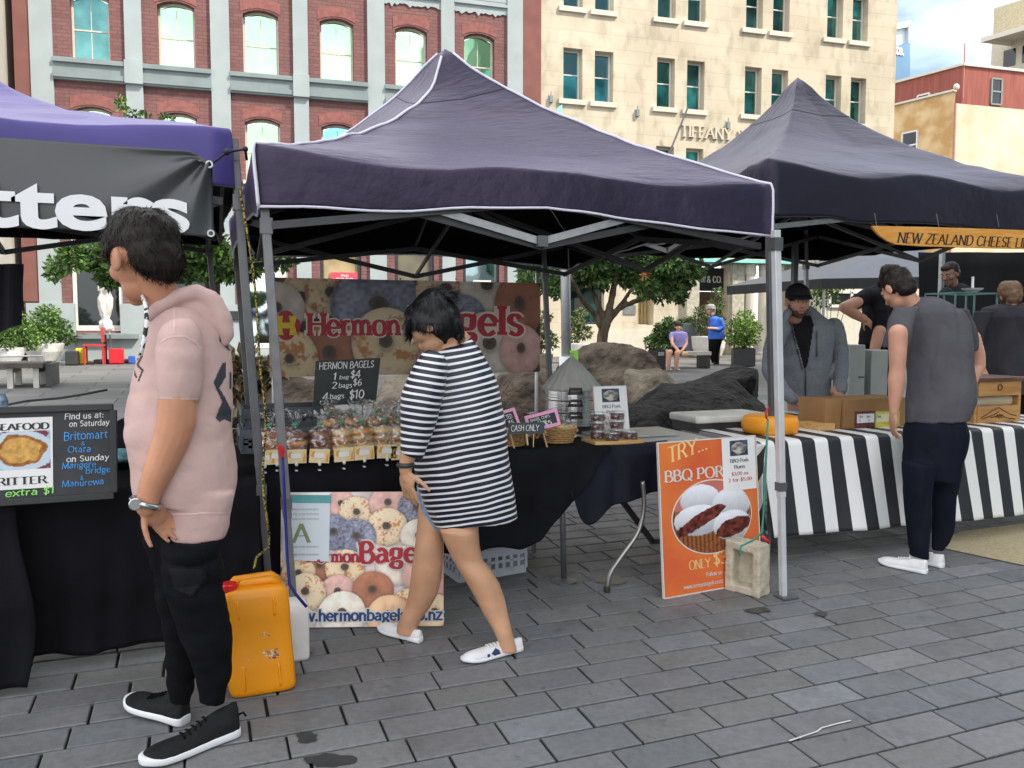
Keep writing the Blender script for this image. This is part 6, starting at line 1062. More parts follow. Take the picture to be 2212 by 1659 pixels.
for v in (1112, 1122, 1132, 1190, 1206): put_letters(mb, 'grade of the food place', fb(628, v, .008), ux, uy, .007, .13, thick=.2, thin=.15)
obj('fine_print', mb, M('grey print', (.4, .42, .42), .5), ce)
mb = MB(); mb.box(fb(622, 1086, .012), (.03, .012, .022)); obj('clip', mb, M('orange clip', (.7, .16, .05), .5), ce)
# -- orange poster
BL, BR_ = G(1435, 1295), G(1645, 1256); ux = BR_-BL; ux.z = 0; w = ux.length; ux.normalize(); n = ux.cross(Z_); TLp = Yp(1424, 956, BL.y+.06); uy = (TLp-BL); uy = (Z_*uy.z+ux*uy.dot(ux)-n*.07).normalized(); uy = (uy-ux*uy.dot(ux)*1.0).normalized(); h = .805; nrm = ux.cross(uy); PO = thing('poster', 'orange pork bun poster leaning by the concrete block', 'poster', BL+ux*w/2); o = BL+Z_*.004
ORG = M('orange print', (.62, .10, .03), .45, col2=(.76, .22, .035), vs=2.2, lo=.35, hi=.65); mb = MB(); mb.prism([(0, 0), (w, 0), (w, h), (0, h)], o, ux, uy, .012); obj('board', mb, ORG, PO); mb = MB()
for a, b in (((0, 0), (0, h)), ((0, h), (w, h)), ((w, 0), (w, h)), ((0, 0), (w, 0))): mb.bar(o+ux*a[0]+uy*a[1]-nrm*.006, o+ux*b[0]+uy*b[1]-nrm*.006, .006, .014, up=nrm)
obj('edge', mb, WHITE, PO); sx, sy = w/204, h/338; pp = lambda u, v, e=.0015: o+ux*((u-1430-(v-1126)*.03)*sx*1.0)+uy*((1294-(u-1430)*.075-v)*sy)+nrm*e
def bunpic(X, Y):
    x, y = (X-.5)*2, (Y-.5)*2; P_ = np.stack([x, y, 0*x], 1); C = np.where((np.sin(x*60) > -.2)[:, None], lin(150, 90, 50), lin(95, 52, 32)); C = np.where((y > .25)[:, None], lin(190, 110, 95), C)
    def bun(cx, cy, rx, ry, C, cut=None):
        d = np.sqrt(((x-cx)/rx)**2+((y-cy)/ry)**2); sh = np.clip(.75+.35*(y-cy)/ry, .5, 1); C = np.where((d < 1)[:, None], lin(232, 232, 238)*sh[:, None], C)
        if cut: dd = np.sqrt(((x-cut[0]+(y-cut[1])*-.5)/cut[2])**2+((y-cut[1]-(x-cut[0])*.45*cut[4])/cut[3])**2)+.12*fbm(P_, 5, 3, 2); C = np.where((dd < 1)[:, None], lin(105, 45, 35)*np.clip(.8+.8*fbm(P_, 11, 3, 3), .2, 2.2)[:, None], C)
        return C
    C = bun(-.3, .5, .5, .42, C); C = bun(.5, .3, .5, .45, C); C = bun(-.35, -.05, .62, .42, C, (-.30, -.05, .5, .2, 1)); C = bun(.5, -.3, .5, .42, C, (.52, -.36, .42, .26, .2)); return C
R0 = 82*sx; R1 = 81*sy; c = pp(1534, 1122, .002); mb = MB(); mb.prism([((R0+.007)*math.cos(a), (R1+.007)*math.sin(a)) for a in [6.2832*i/56 for i in range(56)]], c, ux, uy, .0015); obj('ring', mb, WHITE, PO)
nn_ = 130; vs_ = []; fs_ = []; cols = []
pts = [(0, 0)]+[(r_/60, a) for r_ in range(1, 61) for a in range(nn_)]; XY = np.array([(.5+.5*q*math.cos(6.2832*a/nn_), .5+.5*q*math.sin(6.2832*a/nn_)) for q, a in pts]); cc = np.clip(bunpic(XY[:, 0], XY[:, 1]), 0, 1); me = bpy.data.meshes.new('bun_photo'); V_ = [c+nrm*.0012+ux*((a-.5)*2*R0)+uy*((b-.5)*2*R1) for a, b in XY]
fs_ = [(0, 1+i, 1+(i+1) % nn_) for i in range(nn_)]+[(1+k*nn_+i, 1+(k+1)*nn_+i, 1+(k+1)*nn_+(i+1) % nn_, 1+k*nn_+(i+1) % nn_) for k in range(59) for i in range(nn_)]; me.from_pydata([tuple(v) for v in V_], [], fs_); colattr(me, 'Col', cc); obj('bun_photo', me, PRINT, PO)
TAN = M('tan print', (.78, .52, .22), .5); mb = MB(); put_letters(mb, 'TRY...', pp(1445, 1001), (ux+uy*.22).normalized(), uy, 34*sy, 82*sx, thick=.17, thin=.07, serif=.05); obj('lettering', mb, TAN, PO); mb = MB(); put_letters(mb, 'ONLY', pp(1485, 1237), ux, uy, 20*sy, 43*sx, thick=.15, thin=.06, serif=.05); put_letters(mb, '$3', pp(1535, 1231), ux, uy, 29*sy, 28*sx, thick=.16, thin=.07); put_letters(mb, 'EA', pp(1570, 1228), ux, uy, 15*sy, 24*sx, thick=.15, thin=.06, serif=.05); obj('lettering', mb, TAN, PO)
mb = MB(); put_letters(mb, 'BBQ PORK', pp(1438, 1042), ux, uy, 24*sy, 138*sx, thick=.18, thin=.07, serif=.06); obj('lettering', mb, WHITE, PO); mb = MB(); put_letters(mb, 'Follow us:', pp(1520, 1255), ux, uy, 9*sy, 34*sx, thick=.15, thin=.09); put_letters(mb, 'www.hermonbagels.co.nz', pp(1474, 1278), ux, uy, 9*sy, 80*sx, thick=.15, thin=.10); obj('lettering', mb, WHITE, PO)
mb = MB(); mb.prism([(-7*sx, -9*sy), (7*sx, -9*sy), (7*sx, 9*sy), (-7*sx, 9*sy)], pp(1570, 1254, .002), ux, uy, .001); fl = obj('social_badge', mb, M('badge blue', (.03, .06, .26), .5), PO); mb = MB(); put_letters(mb, 'f', pp(1566, 1262, .0035), ux, uy, 16*sy, 9*sx, thick=.24, thin=.2); obj('badge_letter', mb, WHITE, fl)
fo = pp(1557, 1068, .004); flyer(PO, fo, ux, uy, 72*sx, 120*sy)
# -- concrete block
CONB = M('concrete', (.42, .37, .27), .9, col2=(.56, .5, .39), vs=14, bump=.6, bs=90); ck = G(1639, 1294); R = Matrix.Rotation(rad(-67), 3, 'Z'); bw_, bd_, bh_ = .205, .115, .275; mb = MB(); q = lambda x, y, z, a, b, c_: mb.box(ck+R @ Vector((x, y, z)), (a, b, c_), R); t_ = .044
q(-bw_+t_/2, bd_/2, bh_/2, t_, bd_, bh_); q(-t_/2, bd_/2, bh_/2, t_, bd_, bh_); q(-bw_/2, bd_/2, t_/2, bw_-2*t_, bd_, t_); q(-bw_/2, bd_/2, bh_-t_/2, bw_-2*t_, bd_, t_); q(-bw_/2, bd_-.02, bh_/2, bw_-2*t_, .03, bh_-2*t_)
me = remesh(mb, .006, 5); co = getco(me); setco(me, co+getno(me)*(.0035*fbm(co, 26, 3))[:, None]); tag(obj('concrete_block', me, CONB, None, smooth=True, org=ck), 'pale hollow concrete block standing against the tent leg', 'concrete block')
GC = thing('cord', 'green cord with red clip tied from the tent leg down to the concrete block', 'cord', Yp(1655, 930, 3.5)); mb = MB(); mb.tube([Yp(1659, 905, 3.46), Yp(1656, 960, 3.46), Yp(1653, 1040, 3.45), Yp(1649, 1110, 3.44), Yp(1646, 1150, 3.42), Yp(1625, 1168, 3.44), Yp(1600, 1180, 3.46), Yp(1599, 1200, 3.44)], .0055, 7); obj('line', mb, M('green cord', (.02, .22, .14), .7), GC, smooth=True)
mb = MB(); mb.tube([Yp(1656, 905, 3.46), Yp(1654, 890, 3.46), Yp(1659, 880, 3.46), Yp(1664, 890, 3.46)], .005, 6); mb.tube([Yp(1645, 1157, 3.41), Yp(1662, 1173, 3.40)], .009, 7); obj('clip', mb, M('red clip', (.5, .02, .03), .5), GC, smooth=True)
# -- cheese stall
def stripe_mat(name, dark, light, per, axis_attr='stripe', duty=.5):
    m = M(name, (.5, .5, .5), .45, var=.03, bump=.08, bs=40); t, b, lk = nodes_of(m); at = t.nodes.new('ShaderNodeAttribute'); at.attribute_name = axis_attr; d = t.nodes.new('ShaderNodeMath'); d.operation = 'DIVIDE'; d.inputs[1].default_value = per; f = t.nodes.new('ShaderNodeMath'); f.operation = 'FRACT'; g = t.nodes.new('ShaderNodeMath'); g.operation = 'GREATER_THAN'; g.inputs[1].default_value = duty; mx_ = t.nodes.new('ShaderNodeMix'); mx_.data_type = 'RGBA'
    lk(at.outputs['Fac'], d.inputs[0]); lk(d.outputs[0], f.inputs[0]); lk(f.outputs[0], g.inputs[0]); lk(g.outputs[0], mx_.inputs['Factor']); mx_.inputs['A'].default_value = (*dark, 1); mx_.inputs['B'].default_value = (*light, 1); lk(mx_.outputs['Result'], b.inputs['Base Color']); return m
def fattr(me, name, vals): a = me.attributes.new(name, 'FLOAT', 'POINT'); a.data.foreach_set('value', np.asarray(vals, np.float32))
T3T = thing('trestle_table', 'long trestle table under the striped oilcloth', 'table', (4.4, 4.3, gz(4.3))); mb = MB(); mb.box((4.5, 4.4, .805), (2.85, .8, .04)); obj('table_top', mb, PLAST, T3T)
for x, y in ((3.3, 4.65), (5.7, 4.65), (3.3, 4.15), (4.63, 4.2)): mb = MB(); mb.tube([(x, y, gz(y)), (x, y, .79)], .016); obj('leg', mb, STEELD, T3T)
x0, x1 = 3.09, 6.0; yt = 3.97
def fn(s, t):
    x = x0+(x1-x0)*s
    if t < .3: return Vector((x, 4.8+(yt+.03-4.8)*(t/.3), .834))
    if t < .4: a = (t-.3)/.1*1.57; return Vector((x, yt+.03-.035*math.sin(a), .834-.035*(1-math.cos(a))))
    q = (t-.4)/.6; hem = .275-.045*s; f = .012*math.sin(x*7)+.008*math.sin(x*15+1); return Vector((x+.045*q, yt-.005-.07*q-f*q, .799+(hem-.799)*q))
mb = MB(); mb.grid(150, 40, fn, True); o_ = obj('striped_cloth', mb, stripe_mat('striped oilcloth', (.022, .023, .027), (.78, .77, .75), .198), None, smooth=True, solid=.003, org=(4.4, 4.2, .3)); W = 151; fattr(o_.data, 'stripe', [x0+(x1-x0)*(i % W)/150-.012 for i in range(W*41)]); tag(o_, 'black and white striped oilcloth over the cheese table', 'table cloth')
mb = MB(); mb.grid(24, 30, lambda s, t: Vector((3.09-.10*s-.03*math.sin(t*3)+.02*math.sin(s*9), 3.93+.32*s-.03*(1-t), .82+(.30-.82)*(1-t)*(1-.35*s)-.0)), False); me_o = obj('cloth_end', mb, bpy.data.materials['striped oilcloth'], o_, smooth=True, solid=.003); co = getco(me_o.data); fattr(me_o.data, 'stripe', co[:, 1]*.7+co[:, 2]*.55)
CHE = M('orange cheese wax', (.80, .30, .012), .4, var=.06, vs=6, spec=.4); cc_ = Yp(1667, 945, 4.28); mb = MB(); r = .178; prof = [(.02, 0), (r*.86, 0), (r*.95, .012), (r, .04), (r, .075), (r*.95, .10), (r*.86, .112), (.02, .114)]; mb.lathe(prof, (cc_.x, 4.30, .836), 48); tag(obj('cheese_wheel', mb, CHE, None, smooth=True, org=(cc_.x, 4.3, .836)), 'whole orange waxed cheese wheel at the left end of the striped table', 'cheese')
a = Yp(1478, 940, 4.72); b = Yp(1640, 935, 4.72); FT = thing('white_tray', 'white lidded tub tray with dark base behind the orange poster', 'tray', (a.x+.2, 4.75, .8)); mb = MB(); mb.box(((a.x+b.x)/2, 4.75, .90), (b.x-a.x, .34, .05)); obj('lid', mb, M('off white plastic', (.62, .62, .58), .5), FT, bevel=.015); mb = MB(); mb.box(((a.x+b.x)/2, 4.75, .845), ((b.x-a.x)*.94, .3, .06)); obj('base', mb, DKM, FT); mb = MB()
for x in (a.x+.1, b.x-.1): mb.box((x, 4.75, (gz(4.7)+.815)/2), (.04, .3, .815-gz(4.7)))
obj('support', mb, STEELD, FT)
a, b = Yp(1738, 930, 4.35), Yp(1783, 930, 4.35); mb = MB(); mb.box(((a.x+b.x)/2+.02, 4.36, .857), (.13, .2, .044)); tag(obj('wooden_block', mb, PINE, None, bevel=.003, org=(a.x, 4.36, .835)), 'pale wooden block beside the cheese wheel', 'wooden block'); mb = MB(); mb.box((b.x+.03, 4.36, .857), (.05, .1, .044)); tag(obj('knife_box', mb, DKM, None, bevel=.003, org=(b.x, 4.36, .835)), 'small black box between the wooden block and the carton', 'box')
mb = MB(); c = Yp(1752, 900, 4.62); mb.box((c.x-.03, 4.62, .86), (.26, .26, .05)); mb.box((c.x-.02, 4.62, .893), (.28, .28, .012)); mb.box((c.x-.02, 4.62, .915), (.26, .26, .012)); tag(obj('tray_stack', mb, M('grey white trays', (.5, .51, .52), .3), None, bevel=.004, org=(c.x, 4.62, .835)), 'stack of pale trays behind the cheese wheel', 'trays')
CARDB = M('cardboard', (.27, .145, .06), .8, col2=(.33, .19, .085), vs=4); a, b = Yp(1822, 937, 4.28), Yp(1955, 930, 4.28); bx_ = thing('carton', 'cardboard carton with maroon and yellow label on the striped table', 'carton', ((a.x+b.x)/2, 4.4, .836)); w = b.x-a.x; mb = MB(); mb.box(((a.x+b.x)/2, 4.42, .836+.098), (w, .28, .195)); obj('box', mb, CARDB, bx_, bevel=.003)
mb = MB(); mb.box((a.x-.07, 4.43, .936), (.13, .26, .195), Matrix.Rotation(rad(4), 3, 'Y')); obj('flap', mb, CARDB, bx_, bevel=.003)
def lab(us, ue, v0, v1, m_, e=.004): p, q = Yp(us, v1, 4.28), Yp(ue, v0, 4.28); mb = MB(); mb.box(((p.x+q.x)/2, 4.28-e/2, (p.z+q.z)/2), (q.x-p.x, e, q.z-p.z)); return obj('label', mb, m_, bx_)
lab(1845, 1889, 887, 936, M('maroon label', (.09, .012, .02), .5, col2=(.16, .05, .06), vs=90)); lab(1890, 1943, 887, 936, M('lime label', (.55, .48, .03), .5, col2=(.62, .57, .12), vs=30)); lab(1850, 1887, 893, 914, PAPER, .007); lab(1892, 1925, 893, 912, M('cream label', (.66, .63, .42), .5), .007)
mb = MB(); 
for u, v, tx, wd in ((1854, 902, 'Texas', 15), (1872, 902, 'lines', 12), (1894, 902, 'Pack', 14), (1856, 911, '1', 3), (1876, 911, '1', 3)): put_letters(mb, tx, Yp(u, v, 4.2720), X_, Z_, .016, wd*.0026, thick=.16, thin=.1)
obj('lettering', mb, INK, bx_)
# wooden dispenser cabinet
OAK = M('oak wood', (.36, .17, .05), .5, col2=(.48, .26, .09), vs=4, stretch=(1, 8, 8)); WAL = M('walnut board', (.10, .04, .02), .35, col2=(.17, .075, .04), vs=4, stretch=(1, 6, 6)); yw = 4.2; a, b = Yp(2106, 918, yw), Yp(2206, 908, yw); z0 = .836; Hc = Yp(2106, 825, yw).z-z0; CBN = thing('wooden_dispenser', 'open wooden dispenser with paper roll and carved mountain front on the striped table', 'dispenser', ((a.x+b.x)/2, yw+.15, z0)); w = b.x-a.x; cx_ = (a.x+b.x)/2
for x in (a.x+.012, b.x-.012): mb = MB(); mb.box((x, yw+.16, z0+Hc/2), (.024, .3, Hc)); obj('side_panel', mb, OAK, CBN)
mb = MB(); mb.box((cx_, yw+.012, z0+Hc*.2), (w-.05, .022, Hc*.4)); fp_ = obj('front_panel', mb, OAK, CBN); mb = MB(); mb.box((cx_, yw+.012, z0+Hc*.82), (w-.05, .022, Hc*.34)); obj('front_panel', mb, OAK, CBN); mb = MB(); mb.box((cx_, yw+.16, z0+Hc+.014), (w+.04, .36, .028)); obj('top_board', mb, WAL, CBN, bevel=.006); mb = MB(); mb.box((cx_, yw+.3, z0+Hc/2), (w-.05, .02, Hc)); obj('back_panel', mb, OAK, CBN)
mb = MB(); mb.lathe([(.005, 0), (.05, 0), (.05, w-.06), (.005, w-.06)], (a.x+.03, yw+.10, z0+Hc*.5), 24, Matrix.Rotation(rad(90), 3, 'Y')); obj('paper_roll', mb, M('kraft roll', (.55, .45, .3), .8), CBN, smooth=False); mb = MB(); f_ = lambda x, z: Vector((cx_+(x-.5)*(w-.06), yw, z0+Hc*.4*z)); 
for P in (((.05, .3), (.35, .75), (.5, .9), (.62, .7), (.8, .45), (.95, .35)), ((.1, .25), (.4, .5), (.5, .65)), ((.3, .3), (.55, .45), (.7, .25), (.92, .15))): mb.tube([f_(*p) for p in P], .003, 5)
put_letters(mb, 'ABC', f_(.42, .25)-Y_*.002, X_, Z_, .028, .08, thick=.16, thin=.1); obj('carving', mb, M('burnt line', (.06, .025, .01), .8), fp_); mb = MB(); mb.torus((cx_, yw-.004, z0+Hc*.85), .02, .004, Matrix.Rotation(rad(90), 3, 'X'), 18, 6); obj('emblem', mb, M('burnt mark', (.12, .055, .02), .8), CBN)
# things behind the cheese table
FR = M('fridge grey', (.36, .38, .36), .5, var=.05); p = Yp(1855, 859, 5.9); GF = thing('fridge', 'pale grey cabinet standing behind the vendor in the cap', 'cabinet', (p.x, 6.1, gz(6.1))); zt = Yp(1855, 745, 5.9).z; mb = MB(); mb.box((p.x+.02, 6.15, (zt+gz(6))/2), (.19, .4, zt-gz(6))); obj('body', mb, FR, GF, bevel=.01); mb = MB(); mb.box((p.x+.29, 6.15, (zt-.05+gz(6))/2), (.20, .4, zt-.05-gz(6))); obj('side_unit', mb, FR, GF, bevel=.01); mb = MB(); q = Yp(1867, 815, 5.9); mb.box((q.x, 5.94, q.z), (.05, .03, .012)); obj('handle', mb, STEELD, GF)
mb = MB(); p = Yp(1912, 848, 4.7); mb.box((p.x, 4.7, .895), (.13, .2, .12)); tag(obj('small_carton', mb, M('brown carton', (.10, .05, .025), .8), None, bevel=.003, org=(p.x, 4.7, .836)), 'small brown carton behind the grey T-shirt man', 'carton')
yw = 7.3; mb = MB(); a, b, c_, d_ = Yp(1984, 545, yw), Yp(2420, 545, yw), Yp(2420, 860, yw), Yp(1990, 860, yw); mb.grid(14, 10, lambda s, t: (d_.lerp(c_, s)).lerp(a.lerp(b, s), t)+Vector((0, .03*math.sin(s*20), 0)), True); tag(obj('tent_wall', mb, M('black tent wall', (.008, .008, .009), .8), None, smooth=True, solid=.004, org=d_), 'black hanging wall behind the glass case at the right', 'tent wall')
for u, l in ((2035, 'bare steel tent leg in front of the black hanging wall'), (1717, 'dark tent leg just behind the vendor in the cap')): mb = MB(); q = Yp(u, 560, 6.9 if u > 2000 else 6.2); mb.bar((q.x, q.y, gz(q.y)), (q.x, q.y, q.z+.15), .045); tag(obj('tent_leg', mb, STEEL if u > 2000 else STEELD, None, org=(q.x, q.y, gz(q.y))), l, 'tent leg')
yg = 5.9; a, b = Yp(2062, 690, yg), Yp(2152, 690, yg); zt, zb_ = Yp(2062, 632, yg).z, Yp(2062, 760, yg).z; GCS = thing('glass_case', 'glass display case with white bowl on top in front of the black wall', 'display case', (a.x, yg, zb_)); mb = MB(); mid_ = (a.x+b.x)/2
for x in (a.x, (a.x*.55+b.x*.45), b.x):
    for y in (yg, yg+.35): mb.bar((x, y, zb_), (x, y, zt), .014)
for z in (zb_, zt):
    for y in (yg, yg+.35): mb.bar((a.x, y, z), (b.x, y, z), .014)
    for x in (a.x, b.x): mb.bar((x, yg, z), (x, yg+.35, z), .014)
obj('frame', mb, M('green tinted edge', (.10, .2, .17), .3), GCS); mb = MB(); mb.box((mid_, yg+.18, zb_-.45), (b.x-a.x, .4, .88)); obj('plinth', mb, DKM, GCS); bl = MB(); q = Yp(2110, 632, yg+.1); bl.lathe([(.03, 0), (.09, .03), (.10, .045)], (q.x, yg+.15, zt+.01), 20); tag(obj('bowl', bl, M('white bowl china', (.6, .6, .6), .3), None, org=(q.x, yg+.15, zt)), 'white bowl on the glass display case', 'bowl'); bl = MB(); bl.tube([(q.x, yg+.15, zt+.05), (q.x, yg+.15, zt+.17)], .012); tag(obj('utensil', bl, ALU, None, org=(q.x, yg+.15, zt+.05)), 'pale upright utensil in the white bowl', 'utensil')
# hanging wooden sign
ysg = 4.12; o = Yp(1883, 487, ysg); WS = thing('wooden_sign', 'long orange wooden sign with black lettering hung from the right tent', 'sign', o); g_ = lambda u, v: ((lambda q: (q.x-o.x, q.z-o.z))(Yp(u, v, ysg))); poly = [g_(1884, 488), g_(1892, 500), g_(1903, 511), g_(1918, 521), g_(1936, 528), g_(1990, 532), g_(2212, 538), g_(2500, 545), g_(2500, 505), g_(2212, 497), g_(2000, 490)]
mb = MB(); mb.prism(poly, o, X_, Z_, .018); obj('board', mb, M('varnished pine', (.62, .26, .04), .4, col2=(.74, .36, .08), vs=4, stretch=(1, 9, 9)), WS, bevel=.002); mb = MB(); a, b = Yp(1938, 524, ysg), Yp(2212, 535, ysg); ux = Vector((b.x-a.x, 0, b.z-a.z)).normalized(); put_letters(mb, 'NEW ZEALAND CHEESE LINK', a-Y_*.002, ux, Z_, .066, (b.x-a.x)*1.09, thick=.16, thin=.06, serif=.05, slant=.18); obj('lettering', mb, INK, WS)
for u in (1896, 2030, 2160): q = Yp(u, 490, ysg); mb = MB(); mb.tube([q+Y_*.008, q+Vector((0, .03, .09))], .003, 5); obj('hanging_wire', mb, STEELD, WS)
# ================================================================ people
from mathutils.bvhtree import BVHTree
def skin(n, c, d=.25): return M(n, c, .5, var=.10, vs=9, bump=.1, bs=60, spec=.35, sss=.06)
def lo(mb, y, rows, ratio=.75, n=28, e=1):
    sg = lambda x: math.copysign(abs(x)**e, x)
    """rows: (v, left u, right u, [dv left-to-right], [dy]) -> smooth closed form whose outline has these widths"""
    rings = []
    for row in rows:
        v, ul, ur = row[:3]; dv = row[3] if len(row) > 3 else 0; yy = y+(row[4] if len(row) > 4 else 0)
        a, b = Yp(ul, v+dv/2, yy), Yp(ur, v-dv/2, yy); d = (a+b)/2-CP; d.z = 0; d.normalize(); lr = Vector((d.y, -d.x, 0)); c = (a+b)/2; ax = lr*((b-a).dot(lr)/2)+Vector((0, 0, (b.z-a.z)/2)); hw = ax.length
        rings.append([c+ax*sg(math.cos(t))+d*hw*ratio*sg(math.sin(t)) for t in [6.2832*i/n for i in range(n)]])
    mb.loft(rings); return mb
def ch(mb, y, pts, n=14):
    P = []
    for p in pts:
        q = Yp(p[0], p[1], y+(p[3] if len(p) > 3 else 0)); P.append((q, p[2]*pxm(q)))
    for (a, ra), (b, rb) in zip(P[:-1], P[1:]): mb.capsule(a, b, ra, rb, n)
    return P
def elp(mb, u, v, y, ru, rv, rd=None, rot=None): c = Yp(u, v, y); s = pxm(c); mb.ell(c, (ru*s, (rd or ru)*s, rv*s), rot); return c
def frame(fwd, upv=(0, 0, 1)): f = Vector(fwd).normalized(); r = f.cross(Vector(upv)).normalized(); return Matrix((r, f, r.cross(f))).transposed()
def head(mb, c, R, H, nk=None, nr=.2):
    q = lambda x, y, z: Vector(c)+R @ Vector((x*H, y*H, z*H)); E = lambda p, r: mb.ell(q(*p), (r[0]*H, r[1]*H, r[2]*H), R)
    E((0, -.06, .14), (.33, .40, .36)); E((0, .10, -.06), (.28, .29, .30)); E((0, .13, -.28), (.215, .22, .19)); E((0, .26, -.40), (.10, .10, .085))
    mb.capsule(q(0, .36, .06), q(0, .46, -.11), .035*H, .055*H); mb.capsule(q(-.05, .40, -.12), q(.05, .40, -.12), .035*H, .035*H); mb.capsule(q(-.17, .31, .115), q(.17, .31, .115), .05*H, .05*H)
    mb.capsule(q(-.08, .355, -.235), q(.08, .355, -.235), .026*H, .026*H); mb.capsule(q(-.065, .35, -.285), q(.065, .35, -.285), .030*H, .030*H)
    for s in (-1, 1): E((s*.19, .20, -.10), (.11, .12, .12)); E((s*.335, -.03, -.02), (.045, .10, .155)); mb.torus(q(s*.35, -.03, .0), .075*H, .025*H, R @ Matrix.Rotation(rad(90), 3, 'Y'), 14, 6, 1)
    if nk is not None: mb.capsule(q(0, -.12, -.12), nk, nr*H, nr*1.12*H)
    else: mb.capsule(q(0, -.10, -.22), q(0, -.14, -.5)*.5+(q(0, -.1, -.2)-Z_*.3*H)*.5, .20*H, .22*H)
    return q
def scalp(mb, q, R, H, low=-.28, t=1.0):
    E = lambda p, r: mb.ell(q(*p), (r[0]*H*t, r[1]*H*t, r[2]*H*t), R); E((0, -.11, .19), (.365, .40, .365)); E((0, -.25, .0), (.32, .25, .30)); E((0, -.25, low+.1), (.26, .2, .18)); E((0, .12, .33), (.26, .24, .16))
    for s in (-1, 1): E((s*.27, -.10, .06), (.10, .20, .22))
EYEW = M('eye white', (.34, .31, .29), .4); IRIS = M('iris', (.03, .02, .012), .2)
def eyes(parent, q, R, H):
    for s in (-1, 1):
        mb = MB(); mb.ell(q(s*.135, .325, .035), (.050*H, .040*H, .024*H), R); e = obj('eye', mb, EYEW, parent, smooth=True); mb = MB(); mb.ell(q(s*.135, .362, .035), (.024*H, .012*H, .026*H), R); obj('iris', mb, IRIS, e, smooth=True)
        mb = MB(); mb.capsule(q(s*.07, .365, .115), q(s*.20, .335, .13), .016*H, .012*H, 8, 3); obj('eyebrow', mb, IRIS, parent, smooth=True)
def hand(mb, w, d, pn, thumb, L=.18, curl=.5, spread=.1, rs=1.0):
    """w wrist, d towards the fingers, pn out of the palm, thumb = side vector"""
    w, d = Vector(w), Vector(d).normalized(); t = Vector(thumb); t = (t-d*t.dot(d)).normalized(); pn = Vector(pn); pn = (pn-d*pn.dot(d)-t*pn.dot(t)).normalized(); R = Matrix((t, d, pn)).transposed()
    mb.ell(w+d*L*.26, (.042*L/.18, L*.30, .017*L/.18), R); mb.capsule(w-d*.01, w+d*L*.2, .024*L/.18, .024*L/.18)
    for k, (off, ln) in enumerate(((.029, .40), (.010, .45), (-.010, .42), (-.028, .33))):
        p = w+d*L*.46+t*off*L/.18; a = spread*(1.5-k)*.5; dr = (d+t*a).normalized(); r = (.0092, .0095, .009, .008)[k]*L/.18*rs; c = 0
        for seg in (.45, .32, .23): c += curl*(.55+.1*k); dd = (dr*math.cos(c)+pn*math.sin(c)); e = p+dd*ln*L*seg; mb.capsule(p, e, r, r*.9, 8, 3); p = e; r *= .92
    p = w+d*L*.12+t*.028*L/.18; dr = (d*.62+t*.68+pn*.35).normalized()
    for seg, r in ((.22, .0125), (.2, .011), (.15, .0095)): e = p+dr*L*seg; mb.capsule(p, e, r*L/.18, r*.9*L/.18, 8, 3); p = e; dr = (dr+d*.35+pn*.15).normalized()
def shoe(parent, heel, toe, wd, mu, ms, soleh=.03, ank=.10, name='shoe', laces=None, toeh=.055, lift=0):
    heel, toe = Vector(heel), Vector(toe); d = toe-heel; L_ = d.length; d.normalize(); s = Z_.cross(d).normalized(); up = d.cross(s).normalized(); up = up if up.z > 0 else -up
    wf = lambda t: wd*(.62+.1*t if t < .35 else .655+.345*math.sin(min(1, (t-.35)/.38)*1.57))*(1 if t < .74 else math.sqrt(max(.02, 1-((t-.74)/.265)**2)))*(1 if t > .06 else .62+.38*t/.06)
    mb = MB(); R_ = []; T = [0, .02, .06, .15, .3, .45, .6, .74, .84, .92, .97, 1.0]
    def ring(t, z0, z1, k, lift_): 
        c = heel+d*(L_*t)+up*lift_; w = wf(t)/2*k; zz = (z1-z0); return [c+s*w*math.copysign(abs(math.cos(a))**.6, math.cos(a))+up*(z0+zz/2+zz/2*math.copysign(abs(math.sin(a))**.5, math.sin(a))) for a in [6.2832*i/20 for i in range(20)]]
    for t in T: R_.append(ring(t, 0 if t < .8 else .012*(t-.8)/.2, soleh+(.006 if t > .9 else 0)+(.006 if t < .2 else 0), 1.04, 0))
    mb.loft(R_); sh = obj(name, mb, ms, parent, smooth=True, sub=1); mb = MB(); R_ = []
    hp = lambda t: ank*(1-.10*(t/.25)) if t < .25 else (ank*.9+(toeh*1.18-ank*.9)*((t-.25)/.3) if t < .55 else toeh*1.18-(.18*toeh)*((t-.55)/.3) if t < .85 else toeh*(1-.5*((t-.85)/.15)**1.6))
    for t in (.012, .04, .1, .2, .3, .42, .55, .7, .82, .91, .96, .985):
        c = heel+d*(L_*t); w = wf(t)/2*.98; h = hp(t); R_.append([c+s*w*math.cos(a)*(1 if math.sin(a) < .2 else 1-.35*(math.sin(a)-.2)*(1 if t < .6 else .4))+up*(soleh*.6+(h-soleh*.6)*max(0, math.sin(a))**.8 if math.sin(a) > 0 else soleh*.6) for a in [6.2832*i/24 for i in range(24)]])
    mb.loft(R_); me = remesh(mb, .006, 4); obj('upper', me, mu, sh, smooth=True)
    if laces:
        mb = MB()
        for k in range(5):
            t = .36+.055*k; c = heel+d*(L_*t)+up*(hp(t)+.003); w = wf(t)*.22; mb.tube([c-s*w-up*.004, c+up*.003, c+s*w-up*.004], .0035, 6)
        obj('lace', mb, laces, sh)
    return sh
def wrinkle(me, amp=.004, f=(10, 10, 5), seed=0, fold=.0, ff=(5, 5, 16)):
    co = getco(me); n = getno(me); d = amp*fbm(co*np.array(f), 1, 3, seed)
    if fold: d = d+fold*(np.abs(fbm(co*np.array(ff), 1, 2, seed+9))-.3)
    setco(me, co+n*d[:, None]); return me
